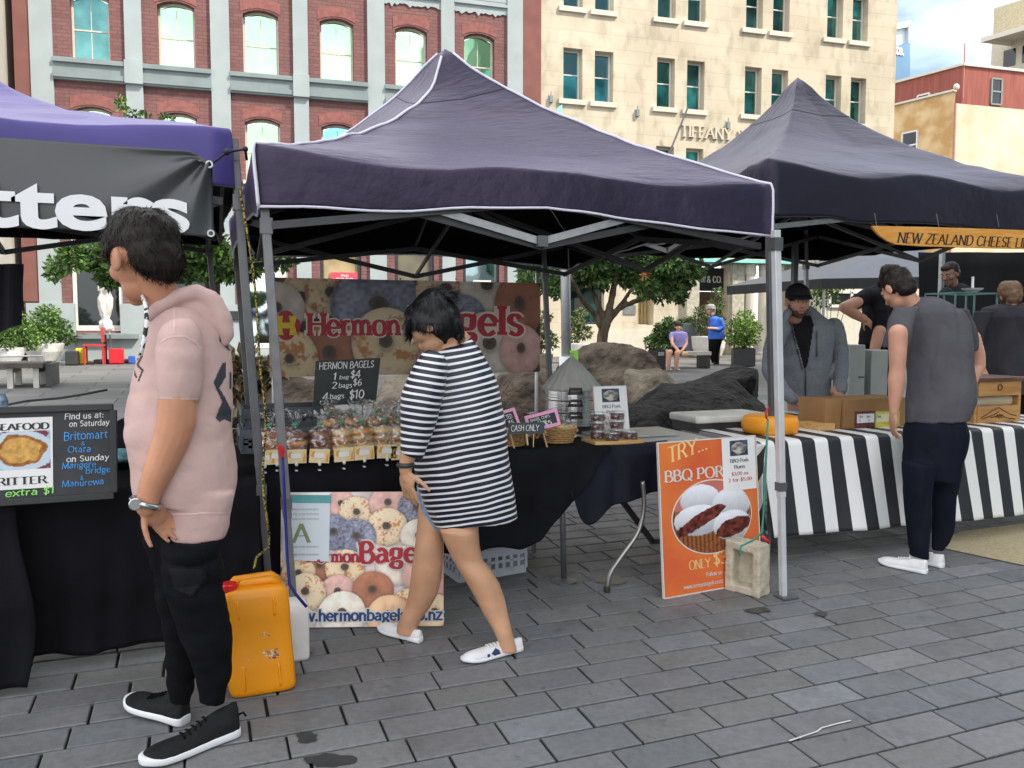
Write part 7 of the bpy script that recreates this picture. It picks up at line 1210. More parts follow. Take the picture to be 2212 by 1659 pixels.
def garment(name, mb, m, parent, vox=.008, it=6, **k): me = wrinkle(remesh(mb, vox, it), **k); return obj(name, me, m, parent, smooth=True)
def strands(me, n, ln, w, flow, seed=0, lift=.25, wave=.3):
    rr = np.random.RandomState(seed); co = getco(me); no = getno(me); k = rr.choice(len(co), n); mb = MB()
    for i in k:
        p = Vector(co[i]); nn = Vector(no[i]); f = flow(p, nn); f = f-nn*f.dot(nn); rv = Vector(rr.randn(3)*wave*.5); f = f.normalized()*.6+rv-nn*rv.dot(nn)
        if f.length < 1e-4: continue
        f.normalize(); l = ln*rr.uniform(.5, 1.2); s = f.cross(nn).normalized()*w; a = p-nn*.002; b = a+(f+nn*lift).normalized()*l*.5; c = b+(f-nn*(lift*.6+.12)).normalized()*l*.5
        mb.add([a-s, a+s, b+s*.8, b-s*.8, c], [(0, 1, 2, 3), (3, 2, 4)])
    return mb
def hair(parent, mb, m, vox=.006, amp=.008, freq=22, n=2500, ln=.05, w=.0012, flow=None, seed=0, lift=.25, wave=.3, it=4):
    me = remesh(mb, vox, it); co = getco(me); setco(me, co+getno(me)*(amp*fbm(co*np.array((1, 1, .6)), freq, 3, seed))[:, None]); st = strands(me, n, ln, w, flow or (lambda p, nn: Vector((0, 0, -1))), seed, lift, wave)
    base = MB(); base.v = [tuple(v) for v in getco(me)]; base.f = [tuple(p.vertices) for p in me.polygons]; base.add(st.v, st.f); return obj('hair', base, m, parent, smooth=True)
def decal(name, me_obj, polys, m, parent, step=2.0, off=.0016):
    me = me_obj.data; ofs = wloc(me_obj); V = [Vector(v.co)+ofs for v in me.vertices]; bv = BVHTree.FromPolygons(V, [tuple(p.vertices) for p in me.polygons]); mb = MB()
    def inside(x, y, P):
        r = False; j = len(P)-1
        for i in range(len(P)):
            if (P[i][1] > y) != (P[j][1] > y) and x < (P[j][0]-P[i][0])*(y-P[i][1])/(P[j][1]-P[i][1])+P[i][0]: r = not r
            j = i
        return r
    cache = {}
    def hit(a, b):
        if (a, b) not in cache:
            d = ray(a*step, b*step).normalized(); h = bv.ray_cast(CP, d); cache[(a, b)] = (h[0]-d*off) if h[0] is not None else None
        return cache[(a, b)]
    for P in polys:
        xs_ = [p[0] for p in P]; ys_ = [p[1] for p in P]
        for a in range(int(min(xs_)/step)-1, int(max(xs_)/step)+2):
            for b in range(int(min(ys_)/step)-1, int(max(ys_)/step)+2):
                if inside((a+.5)*step, (b+.5)*step, P):
                    q = [hit(a, b+1), hit(a+1, b+1), hit(a+1, b), hit(a, b)]
                    if None in q: continue
                    if max((q[0]-q[2]).length, (q[1]-q[3]).length) < step*pxm(q[0])*6: mb.add(q, [(0, 1, 2, 3)])
    return obj(name, mb, m, parent) if mb.v else None
def person(label, base): return thing('person', label, 'person', base)
JET = M('black hair', (.005, .005, .006), .4, var=.3, vs=40, stretch=(1, 1, .2), spec=.3); BRN = M('dark brown hair', (.017, .012, .009), .5, var=.4, vs=40, spec=.2); GRYH = M('grey hair', (.30, .28, .25), .6, var=.3, vs=50); LTB = M('light brown hair', (.17, .10, .05), .6, var=.35, vs=50)
BT_ = M('black trousers cloth', (.0045, .0045, .006), .85, var=.25, vs=9, bump=.2, bs=120, spec=.12); WSH = M('white canvas', (.68, .67, .66), .65, var=.06, vs=20, bump=.15, bs=150); WSO = M('white sole', (.74, .74, .75), .5, var=.04)

# ---- 1. young man in the pink hooded T-shirt
y = 2.98; B = person('young man in pink short sleeved hoodie and black trousers, hand in pocket', G(410, 1590)); SK = skin('warm skin', (.50, .235, .135))
mb = MB(); ch(mb, y-.13, [(386, 780, 34), (386, 840, 37), (383, 880, 40), (381, 910, 41), (370, 950, 38), (345, 1010, 33), (322, 1066, 25), (317, 1094, 23)]); w_ = Yp(317, 1092, y-.13); hand(mb, w_, Vector((0, 0, -.78))+RT*.32+FH*.62, RT*1.0, -RT*.6-FH*.8, .175, .3)
c = Yp(310, 561, y-.015); R = frame(-RT*.78+FH*.62-Z_*.20); q = head(mb, c, R, .285, Yp(362, 668, y), .185); lo(mb, y+.02, [(660, 330, 420), (760, 320, 480), (1000, 300, 490), (1080, 310, 480)], .7)
bd = obj('body', remesh(mb, .0055, 5), SK, B, smooth=True); eyes(bd, q, R, .285)
PINKT = M('dusty pink jersey', (.55, .375, .34), .9, var=.06, vs=7, bump=.35, bs=24, bdist=.012, spec=.2); TOPM = MB()
lo(TOPM, y, [(655, 330, 402), (668, 316, 440), (690, 312, 470), (720, 308, 490), (760, 298, 499), (810, 286, 502), (866, 275, 503), (911, 268, 503), (955, 267, 505), (985, 273, 510), (1010, 279, 514), (1040, 283, 512), (1068, 286, 505), (1088, 292, 500)], .74)
lo(TOPM, y-.025, [(1060, 350, 506), (1100, 357, 501), (1130, 361, 494), (1158, 363, 487, 8), (1164, 363, 486, 8)], .80, e=.85)
lo(TOPM, y-.125, [(688, 376, 408), (694, 362, 418), (704, 350, 426), (722, 339, 434), (760, 332, 440), (805, 333, 441), (845, 338, 438), (862, 339, 433), (867, 341, 431)], .95)
lo(TOPM, y+.17, [(700, 330, 440), (760, 318, 430), (850, 300, 400)], .9)
hd = wrinkle(remesh(TOPM, .007, 7), .003, (12, 12, 7), 1, .004, (5, 5, 12)); TOP = obj('hoodie', hd, PINKT, B, smooth=True)
mb = MB(); ch(mb, y-.05, [(322, 684, 11), (345, 662, 15), (385, 640, 17), (425, 630, 18), (455, 645, 20), (480, 685, 22), (490, 722, 17), (486, 738, 11)]); ch(mb, y-.02, [(345, 668, 15), (400, 655, 22), (440, 665, 30), (468, 700, 28)]); ch(mb, y+.14, [(330, 684, 11), (380, 645, 15), (430, 635, 18), (470, 670, 22)]); ch(mb, y+.05, [(425, 628, 16), (462, 652, 22), (486, 700, 20)])
garment('hood', mb, PINKT, TOP, .007, 6, amp=.003, fold=.004, ff=(6, 6, 9))
SEAM = M('pink seam', (.66, .46, .42), .85)
decal('seam', TOP, [[(340, 742), (352, 732), (372, 724), (400, 724), (425, 738), (437, 752), (437, 756), (424, 742), (400, 728), (373, 728), (353, 736), (341, 746)], [(341, 858), (432, 861), (432, 865), (341, 862)], [(374, 655), (378, 655), (377, 722), (373, 722)], [(362, 1108), (496, 1106), (496, 1110), (362, 1112)]], SEAM, TOP)
BKP = M('black shirt print', (.03, .033, .045), .7)
decal('back_print', TOP, [[(474, 724), (483, 719), (495, 745), (496, 760), (474, 737)], [(480, 785), (488, 782), (489, 812), (474, 838), (488, 862), (500, 885), (499, 912), (484, 905), (474, 912), (466, 902), (480, 868), (461, 826)], [(497, 805), (501, 805), (501, 840), (497, 840)]], BKP, TOP)
decal('chest_print', TOP, [[(305, 765), (309, 767), (298, 790), (294, 788)], [(299, 787), (310, 800), (308, 804), (296, 791)], [(309, 801), (300, 824), (297, 822), (306, 800)], [(290, 760), (293, 758), (300, 776), (297, 778)], [(287, 800), (290, 798), (296, 815), (293, 817)]], BKP, TOP)
cordm = M('chequered cord', (.02, .02, .02), .7, col2=(.75, .75, .75), vs=45, lo=.49, hi=.51)
mb = MB(); mb.tube([Yp(u, v, y-.07+e) for u, v, e in ((308, 640, .02), (316, 662, -.04), (317, 700, -.05), (311, 735, -.05), (304, 768, -.05))], .007, 7); obj('drawstring', mb, cordm, TOP, smooth=True)
mb = MB(); lo(mb, y+.01, [(1050, 330, 470), (1085, 318, 472), (1120, 306, 470), (1150, 308, 468), (1175, 314, 474), (1205, 322, 476), (1225, 330, 474)], .6)
lo(mb, y-.07, [(1168, 356, 470), (1200, 348, 477), (1262, 350, 481), (1320, 364, 494), (1355, 380, 501), (1393, 393, 504), (1430, 408, 503), (1462, 419, 501), (1480, 424, 494), (1500, 428, 487), (1520, 430, 486)], .85)
lo(mb, y+.09, [(1150, 318, 440), (1210, 324, 436), (1262, 332, 430), (1330, 343, 428), (1400, 352, 427), (1450, 355, 425), (1480, 354, 420), (1505, 362, 414), (1520, 366, 410)], .85)
TR_ = garment('trousers', mb, BT_, B, .008, 5, amp=.005, fold=.013, ff=(5, 5, 13), seed=4)
mb = MB(); p = Yp(400, 1252, y-.20); d = (CP-p); 
decal('pocket_flap', TR_, [[(362, 1222), (440, 1224), (452, 1246), (415, 1288), (376, 1272)]], M('pocket cloth', (.007, .007, .009), .8, bump=.3, bs=90), TR_, 3.0, .006)
decal('pocket_line', TR_, [[(362, 1222), (440, 1224), (452, 1246), (415, 1288), (413, 1284), (447, 1246), (437, 1228), (362, 1226)], [(432, 1160), (436, 1160), (452, 1250), (448, 1252)]], M('pocket edge', (.004, .004, .005), .9), TR_, 2.0, .008)
mb = MB(); a = Yp(315, 1086, y-.13); ax = (Yp(345, 1010, y-.13)-a).normalized(); f_ = frame(ax); mb.torus(a, .044, .0085, Matrix((f_.col[0], f_.col[2]*-1, f_.col[1])).transposed(), 26, 8, 1.2); wt = obj('watch', mb, M('watch steel', (.45, .45, .46), .25, metal=1), B, smooth=True)
mb = MB(); p = Yp(293, 1088, y-.165); mb.lathe([(.001, 0), (.019, 0), (.020, .004), (.020, .012), (.017, .014), (.001, .014)], p, 20, frame(ax).to_3x3() @ Matrix.Rotation(rad(90), 3, 'Y').to_3x3()); obj('watch_case', mb, bpy.data.materials['watch steel'], wt)
BLS = M('black knit shoe', (.014, .014, .015), .75, var=.2, vs=30, bump=.4, bs=220)
shoe(B, G(517, 1586, .0), G(300, 1660, .0), .115, BLS, WSO, .034, .125, laces=BT_); h2 = G(402, 1568); t2 = G(276, 1530)+Z_*.02; shoe(B, h2, t2, .112, BLS, WSO, .034, .12, laces=BT_)
mb = MB(); p = Yp(513, 1545, G(517, 1586).y-.02); mb.tube([p, p+RT*.02+Z_*.01, p+RT*.03-Z_*.004], .004, 6); obj('heel_tab', mb, BT_, B)
mb = MB(); lo(mb, y, [(449, 276, 330), (456, 252, 350), (470, 236, 368), (495, 222, 379), (520, 217, 385), (538, 222, 387), (552, 238, 387)], .86); lo(mb, y+.03, [(535, 292, 387), (560, 302, 387), (580, 313, 386), (596, 324, 381), (606, 332, 372)], .7); ch(mb, y-.05, [(232, 538, 12), (246, 550, 9)]); mb.ell(q(0, -.14, .22), (.345*.285, .38*.285, .34*.285), R); mb.ell(q(0, -.31, -.02), (.30*.285, .2*.285, .28*.285), R); mb.ell(q(0, .14, .33), (.26*.285, .24*.285, .16*.285), R)
hc = Yp(305, 470, y)
hair(B, mb, BRN, .006, .009, 20, 7000, .05, .0012, lambda p, nn: Vector((p.x-hc.x, p.y-hc.y, -.09-.5*max(0, hc.z-p.z))), 3, .10, .5)
mb = MB(); ch(mb, y+.03, [(272, 634, 5), (280, 641, 6), (290, 646, 5)]); me = remesh(mb, .004, 2); obj('goatee', me, BRN, B, smooth=True)

# ---- 2. woman in the striped tunic
y = 3.36; B = person('woman in navy and white striped tunic walking past the bagel table', G(980, 1405)); SK2 = skin('tan skin', (.52, .285, .165))
mb = MB(); lo(mb, y-.02, [(1075, 990, 1030), (1125, 966, 1033), (1146, 948, 1034), (1175, 960, 1036), (1205, 974, 1042), (1230, 988, 1062, 0, -.01), (1257, 1005, 1079, 0, -.02), (1292, 1025, 1091, 0, -.03), (1326, 1042, 1098, 0, -.05), (1361, 1064, 1106, 0, -.08), (1388, 1076, 1113, 0, -.09), (1405, 1078, 1118, 0, -.09)], .95)
lo(mb, y+.10, [(1080, 905, 968), (1146, 900, 958), (1190, 895, 957, 0, .006), (1222, 890, 956, 0, .02), (1250, 887, 953, 0, .035), (1280, 883, 945, 0, .053), (1309, 877, 929, 0, .072), (1335, 865, 910, 0, .09), (1352, 858, 902, 0, .1), (1368, 856, 900, 0, .1)], .95)
ch(mb, y-.14, [(905, 890, 30), (895, 940, 26), (884, 975, 20), (877, 1000, 15), (876, 1016, 14)]); w_ = Yp(876, 1016, y-.14); hand(mb, w_, Vector((0, 0, -1))+RT*.12, FH*.55+RT*.75, RT*.75-FH*.5, .168, .30, .18)
c = Yp(934, 700, y); R = frame(-RT*.86+FH*.22-Z_*.46); q = head(mb, c, R, .245, Yp(990, 738, y), .2); lo(mb, y, [(715, 945, 1004), (740, 940, 1015), (800, 915, 1050), (1000, 910, 1080), (1100, 940, 1080)], .7)
bd = obj('body', remesh(mb, .0048, 5), SK2, B, smooth=True); eyes(bd, q, R, .245)
STR = stripe_mat('striped jersey', (.006, .008, .024), (.74, .73, .73), .0265, duty=.63); mb = MB()
lo(mb, y, [(731, 972, 1012, 4), (740, 955, 1022, 4), (755, 934, 1036, 6), (780, 914, 1051, 8), (825, 894, 1075, 10), (871, 884, 1082, 12), (920, 882, 1089, 14), (960, 886, 1094, 16), (1000, 892, 1099, 20), (1040, 900, 1105, 24), (1080, 914, 1111, 28), (1112, 930, 1115, 32), (1124, 936, 1117, 33), (1127, 937, 1117, 33)], .68, e=.8)
def striped(mb, nm, sl, parent, seed):
    me = wrinkle(remesh(mb, .0065, 7), .004, (8, 8, 5), seed, .008, (6, 6, 5)); co = getco(me); o = obj(nm, me, STR, parent, smooth=True); co = getco(me)+np.array(wloc(o)); xr = co@np.array(RT); wv = .008*fbm(co, 5, 2, seed); fattr(me, 'stripe', co[:, 2]-sl*xr+wv+.35*sl*0); return o
TU = striped(mb, 'tunic', .175, B, 3); mb = MB(); lo(mb, y-.15, [(757, 925, 950, -6), (764, 912, 962, -6), (780, 902, 968, -8), (806, 888, 966, -10), (835, 876, 962, -12), (860, 867, 955, -12), (895, 866, 946, -12), (925, 867, 936, -12), (955, 865, 924, -12), (978, 864, 916, -12), (984, 865, 914, -12)], .85); striped(mb, 'sleeve', -.14, TU, 5)
mb = MB(); lo(mb, y+.15, [(755, 980, 1030), (800, 985, 1040), (870, 980, 1040)], .8); striped(mb, 'sleeve', .1, TU, 6)
mb = MB(); lo(mb, y+.09, [(1050, 900, 975), (1100, 908, 970), (1130, 914, 966), (1146, 920, 962)], 1.0); garment('denim_shorts', mb, M('frayed denim', (.16, .27, .42), .85, col2=(.30, .42, .55), vs=40, bump=.3, bs=200), B, .006, 4, amp=.003)
mb = MB(); p = Yp(876, 1004, y-.14); mb.torus(p, .030, .0075, None, 24, 8, 1.3); obj('wristband', mb, DKM, B, smooth=True)
sh = shoe(B, G(1128, 1404), G(996, 1434), .085, WSH, WSO, .022, .062, laces=WSO, toeh=.044); shoe(B, G(910, 1389), G(818, 1362)+Z_*.005, .083, WSH, WSO, .022, .06, laces=WSO, toeh=.044)
up_ = [c for c in sh.children if c.name.startswith('upper')][0]; decal('flower_print', up_, [[(1062, 1412), (1070, 1400), (1079, 1404), (1082, 1414), (1072, 1420)], [(1072, 1418), (1088, 1412), (1094, 1418), (1090, 1424), (1076, 1424)], [(1052, 1414), (1058, 1412), (1060, 1420), (1055, 1422)]], M('navy flower', (.02, .03, .12), .7), up_, 1.5, .002)
mb = MB(); lo(mb, y, [(640, 915, 965), (650, 897, 978), (665, 884, 990), (685, 876, 998), (700, 874, 1003), (712, 884, 1004), (725, 908, 1001), (738, 926, 988), (748, 934, 970)], .82);  ch(mb, y-.08, [(882, 690, 9), (884, 712, 7), (890, 728, 4)]); ch(mb, y-.06, [(985, 700, 16), (998, 716, 10), (990, 730, 8)])
scalp(mb, q, R, .245, -.26, 1.02); hc2 = Yp(948, 640, y); hair(B, mb, JET, .006, .007, 13, 5200, .05, .0012, lambda p, nn: Vector((p.x-hc2.x, p.y-hc2.y, -.22)), 7, .02, .2)
mb = MB(); mb.tube([q(-.345, .0, .05), q(-.30, .25, .06), q(-.27, .36, .05)], .0025, 6); mb.tube([q(.345, .0, .05), q(.30, .25, .06), q(.27, .36, .05)], .0025, 6)
for s_ in (-1, 1): mb.torus(q(s_*.14, .40, .03), .022, .002, R @ Matrix.Rotation(rad(90), 3, 'X'), 18, 6)
obj('glasses', mb, DKM, B)

mb = MB(); elp(mb, 946, 638, y+.01, 23, 13, 22); elp(mb, 962, 642, y-.02, 18, 12); elp(mb, 932, 642, y, 14, 9); hair(B, mb, JET, .006, .010, 18, 900, .06, .0013, lambda p, nn: RT+Z_*.2, 17, .25, .5)
# ---- 3. man in the grey T-shirt bending over the cheese
y = 3.66; B = person('man in grey T-shirt and navy trousers bending over the striped table', G(1985, 1235)); SK3 = skin('fair skin', (.52, .27, .18)); ty = .14
mb = MB(); ch(mb, y-.06, [(1940, 720, 20), (1939, 765, 18.5), (1938, 800, 16.5), (1936, 822, 17.5), (1934, 850, 15), (1932, 878, 11), (1931, 892, 9.5)]); w_ = Yp(1931, 892, y-.06); hand(mb, w_, Vector((0, 0, -1))+RT*.10+FH*.25, RT*1.0, FH*.8, .19, .35, .12)
ch(mb, y+.14, [(2100, 730, 17), (2112, 765, 15), (2114, 790, 14), (2095, 830, 12), (2050, 860, 10)]); c = Yp(1938, 625, y+.24); R = frame(FH*.75-RT*.32-Z_*.62); q = head(mb, c, R, .235, Yp(1975, 662, y+.17), .21); lo(mb, y+.05, [(672, 1965, 2060, 0, .08), (740, 1970, 2080, 0, .05), (800, 1972, 2085), (900, 1970, 2078)], .42); bd = obj('body', remesh(mb, .006, 5), SK3, B, smooth=True); eyes(bd, q, R, .235)
GT_ = M('charcoal T-shirt', (.078, .075, .084), .9, var=.08, vs=8, bump=.35, bs=20, bdist=.012, spec=.2); mb = MB()
lo(mb, y, [(643, 1975, 2020, 0, .17), (650, 1950, 2040, 0, .16), (660, 1935, 2062, 0, .15), (676, 1930, 2080, 0, .13), (700, 1935, 2091, 0, .11), (735, 1945, 2098, 0, .08), (768, 1953, 2102, 0, .06), (825, 1953, 2110, 0, .03), (862, 1953, 2110, 0, .01), (888, 1953, 2100), (905, 1951, 2095, 14), (912, 1950, 2093, 15)], .62)
lo(mb, y+.02, [(664, 1930, 1985, 0, .04), (690, 1918, 1978, 0, .02), (720, 1911, 1970), (745, 1907, 1963), (752, 1907, 1961)], .8); lo(mb, y+.12, [(668, 2050, 2092), (700, 2072, 2104), (735, 2086, 2111), (756, 2092, 2114)], .9)
TG = garment('t_shirt', mb, GT_, B, .008, 6, amp=.004, fold=.016, ff=(9, 9, 2.6), seed=2)
mb = MB(); lo(mb, y, [(880, 1972, 2078), (908, 1960, 2086), (930, 1950, 2093), (960, 1946, 2090), (1000, 1945, 2080), (1035, 1946, 2074)], .62); lo(mb, y-.06, [(1000, 1945, 2025), (1061, 1949, 2016), (1100, 1954, 2012), (1143, 1957, 2009), (1175, 1959, 2006), (1192, 1963, 2006), (1204, 1964, 2007)], .85); lo(mb, y+.05, [(1000, 2000, 2078), (1061, 2008, 2069), (1100, 2011, 2064), (1143, 2013, 2058), (1172, 2013, 2049), (1190, 2013, 2038)], .85)
garment('trousers', mb, M('navy track trousers', (.0045, .006, .014), .8, var=.2, vs=6, bump=.1, bs=150), B, .008, 6, amp=.005, fold=.014, ff=(9, 9, 3), seed=8)
shoe(B, G(2003, 1241), G(1897, 1216), .092, WSH, WSO, .026, .085, laces=WSO, toeh=.05); shoe(B, G(2038, 1228), G(1965, 1208), .09, WSH, WSO, .026, .085, laces=WSO, toeh=.05)
mb = MB(); lo(mb, y+.24, [(594, 1925, 1950), (602, 1910, 1966), (615, 1905, 1975), (630, 1912, 1978), (642, 1930, 1972)], .95); scalp(mb, q, R, .235, -.3, 1.02); hair(B, mb, BRN, .006, .007, 24, 3200, .026, .0011, lambda p, nn: Vector((.3, -.5, -1)), 5, .3, .4)

# ---- 4. vendor in the cap
y = 5.0; B = person('bearded vendor in black cap and grey zip jacket leaning on the cheese table', (Yp(1740, 900, y).x, y+.05, gz(y))); SK4 = skin('vendor skin', (.40, .21, .14))
mb = MB(); c = Yp(1723, 652, y-.06); R = frame(-FH*.97+RT*.06-Z_*.12); H4 = .238; q = head(mb, c, R, H4); lo(mb, y, [(700, 1712, 1775), (800, 1700, 1785), (900, 1700, 1785)], .6)
for (u, v, dx) in ((1722, 868, 1), (1812, 852, 1)): p = Yp(u, v, y-.30); hand(mb, p, RT*(.5 if u < 1800 else -.05)-FH*.8-Z_*.30, -Z_, RT if u < 1800 else -RT, .18, .35, .2); ch(mb, y-.30, [(u-8, v-8, 11, .03), (u, v, 10)])
bd = obj('body', remesh(mb, .0065, 4), SK4, B, smooth=True); eyes(bd, q, R, H4)
JK = M('grey marl jacket', (.15, .165, .18), .85, col2=(.18, .195, .21), vs=60, bump=.2, bs=220); mb = MB()
lo(mb, y, [(682, 1716, 1764), (692, 1694, 1790), (706, 1680, 1803), (740, 1678, 1800), (790, 1682, 1797), (830, 1688, 1796), (855, 1692, 1795), (864, 1694, 1793)], .58); ch(mb, y-.02, [(1684, 712, 24), (1668, 755, 20), (1664, 800, 19, -.10), (1690, 842, 16, -.22), (1712, 862, 13, -.28)]); ch(mb, y-.02, [(1800, 712, 24), (1813, 755, 19), (1816, 800, 17, -.12), (1814, 843, 15, -.27)])
ch(mb, y-.06, [(1695, 690, 9), (1702, 676, 9), (1715, 668, 9, .1)]); ch(mb, y-.06, [(1790, 702, 10), (1768, 690, 13), (1752, 674, 11, .06), (1745, 668, 9, .1)]); JO = garment('jacket', mb, JK, B, .009, 5, amp=.004, fold=.012, ff=(7, 7, 8), seed=11)
decal('undershirt', JO, [[(1708, 684), (1752, 682), (1758, 700), (1752, 740), (1744, 790), (1738, 800), (1728, 760), (1716, 720)]], M('black undershirt', (.008, .008, .010), .8), JO, 2.0, .004); decal('zip', JO, [[(1738, 800), (1741, 798), (1742, 862), (1739, 862)]], DKM, JO, 2.0, .006); decal('zip', JO, [[(1703, 690), (1707, 690), (1735, 800), (1732, 802)]], DKM, JO, 2.0, .006); decal('pocket_zip', JO, [[(1762, 715), (1766, 715), (1766, 770), (1762, 772)]], DKM, JO, 2.0, .006)
mb = MB(); lo(mb, y+.02, [(850, 1698, 1792), (920, 1702, 1788), (1010, 1705, 1782)], .6); q0 = Yp(1745, 1000, y); mb.capsule(q0-RT*.1, (q0.x-.1, y+.05, gz(y)+.05), .09, .06); mb.capsule(q0+RT*.1, (q0.x+.12, y+.05, gz(y)+.05), .09, .06); garment('trousers', mb, BT_, B, .012, 4)
for s_ in (-.1, .12): shoe(B, (q0.x+s_, y+.12, gz(y)), (q0.x+s_, y-.14, gz(y)), .09, BLS, BLS, .025, .09)
mb = MB(); E = lambda p, r: mb.ell(q(*p), tuple(x*H4 for x in r), R); E((0, .13, -.30), (.235, .235, .17)); E((0, .255, -.40), (.115, .105, .09)); E((0, .345, -.185), (.10, .03, .022))
for s_ in (-1, 1): E((s_*.24, .04, -.18), (.06, .14, .16))
obj('beard', remesh(mb, .006, 2), M('stubble', (.075, .045, .035), .8, var=.3, vs=60), B, smooth=True)
mb = MB(); mb.capsule(q(-.07, .375, -.245), q(.07, .375, -.245), .028*H4, .028*H4); obj('lips', mb, M('lips', (.30, .11, .09), .5), B, smooth=True)
mb = MB(); mb.ell(q(0, -.04, .22), (.37*H4, .44*H4, .36*H4), R); cp = remesh(mb, .006, 3); co = getco(cp); setco(cp, co); CAPM = M('black cap cloth', (.010, .010, .011), .75, bump=.2, bs=150); cap = obj('cap', cp, CAPM, B, smooth=True); mb = MB(); pts = [q(.36*math.cos(a), .10+.56*math.sin(a), .17-.03*math.sin(a)-.05*math.cos(a)**2) for a in [math.pi*i/14 for i in range(15)]]; inn = [q(.34*math.cos(a), .10+.30*math.sin(a), .22) for a in [math.pi*i/14 for i in range(15)]]; n15 = 15
mb.add(pts+inn, [(i, i+1, n15+i+1, n15+i) for i in range(14)]); obj('brim', mb, CAPM, cap, smooth=True, solid=.006)

# ---- 5. man in black T-shirt, hand on hip
y = 6.6; B = person('man in black T-shirt with hand on hip behind the grey T-shirt man', (Yp(1895, 850, y).x, y, gz(y))); mb = MB()
ch(mb, y-.1, [(1852, 652, 13), (1824, 664, 12), (1845, 678, 11), (1866, 689, 9)]); w_ = Yp(1866, 689, y-.1); hand(mb, w_, RT*.7-Z_*.5, FH, -Z_, .17, .5); ch(mb, y-.2, [(1900, 715, 13), (1892, 745, 12), (1889, 755, 10)]); hand(mb, Yp(1889, 756, y-.2), -Z_-RT*.1, FH, -RT, .17, .7); c = Yp(1924, 600, y); R = frame(RT*.5-FH*.6-Z_*.3); q = head(mb, c, R, .24); lo(mb, y, [(650, 1870, 1930), (740, 1862, 1928)], .6); bd = obj('body', remesh(mb, .008, 4), SK3, B, smooth=True); eyes(bd, q, R, .24)
mb = MB(); lo(mb, y, [(612, 1890, 1930), (622, 1872, 1938), (640, 1862, 1942), (690, 1860, 1938), (745, 1852, 1934)], .6); ch(mb, y-.08, [(1876, 638, 18), (1850, 653, 16)]); ch(mb, y-.16, [(1900, 640, 20), (1902, 690, 18), (1900, 712, 16)]); garment('t_shirt', mb, M('black T-shirt', (.011, .011, .014), .85), B, .010, 5, amp=.004, fold=.008)
mb = MB(); lo(mb, y+.02, [(738, 1854, 1932), (800, 1858, 1928), (870, 1862, 1925)], .6); q0 = Yp(1893, 865, y); mb.capsule(q0-RT*.09, (q0.x-.1, y, gz(y)+.05), .09, .06); mb.capsule(q0+RT*.09, (q0.x+.1, y, gz(y)+.05), .09, .06); garment('trousers', mb, BT_, B, .012, 4)
mb = MB(); lo(mb, y, [(571, 1912, 1938), (576, 1904, 1944), (586, 1900, 1948), (596, 1902, 1948)], .9); scalp(mb, q, R, .24); hair(B, mb, BRN, .008, .006, 22, 1200, .03, .0014, None, 15)

# ---- 6. man seen from behind at the right edge
y = 5.3; B = person('fair haired man in charcoal T-shirt seen from behind at the right edge', (Yp(2180, 850, y).x, y, gz(y))); mb = MB(); c = Yp(2182, 640, y); R = frame(FH*.9+RT*.1-Z_*.3); q = head(mb, c, R, .24); lo(mb, y, [(690, 2120, 2250), (820, 2125, 2250)], .6); ch(mb, y, [(2108, 740, 13), (2112, 790, 12), (2135, 830, 10, -.1)]); ch(mb, y, [(2262, 740, 13), (2264, 790, 12), (2250, 830, 10, -.1)]); bd = obj('body', remesh(mb, .008, 4), SK3, B, smooth=True); eyes(bd, q, R, .24)
mb = MB(); lo(mb, y, [(655, 2150, 2215), (664, 2120, 2245), (684, 2106, 2260), (740, 2112, 2258), (800, 2114, 2256), (850, 2114, 2256)], .6); lo(mb, y, [(672, 2104, 2150), (710, 2098, 2130), (745, 2096, 2124)], .9); lo(mb, y, [(672, 2220, 2264), (710, 2238, 2272), (745, 2246, 2276)], .9); garment('t_shirt', mb, M('dark charcoal T-shirt', (.045, .044, .052), .85, bump=.2, bs=250), B, .009, 5, amp=.004, fold=.010, ff=(7, 7, 3), seed=21)
mb = MB(); lo(mb, y+.02, [(840, 2118, 2252), (930, 2122, 2246), (980, 2124, 2244)], .6); q0 = Yp(2184, 970, y); mb.capsule(q0-RT*.1, (q0.x-.12, y, gz(y)+.05), .1, .06); mb.capsule(q0+RT*.1, (q0.x+.12, y, gz(y)+.05), .1, .06); garment('trousers', mb, BT_, B, .012, 4)
for s_ in (-.12, .12): shoe(B, (q0.x+s_, y-.1, gz(y)), (q0.x+s_, y+.17, gz(y)), .09, BLS, BLS, .025, .09)
mb = MB(); lo(mb, y, [(608, 2168, 2196), (613, 2160, 2204), (625, 2154, 2209), (640, 2154, 2209), (650, 2160, 2204), (656, 2167, 2197)], .85); scalp(mb, q, R, .24, -.32); hair(B, mb, LTB, .007, .007, 26, 1800, .03, .0015, lambda p, nn: Vector((.2, -.2, -1)), 9, .4, .6)

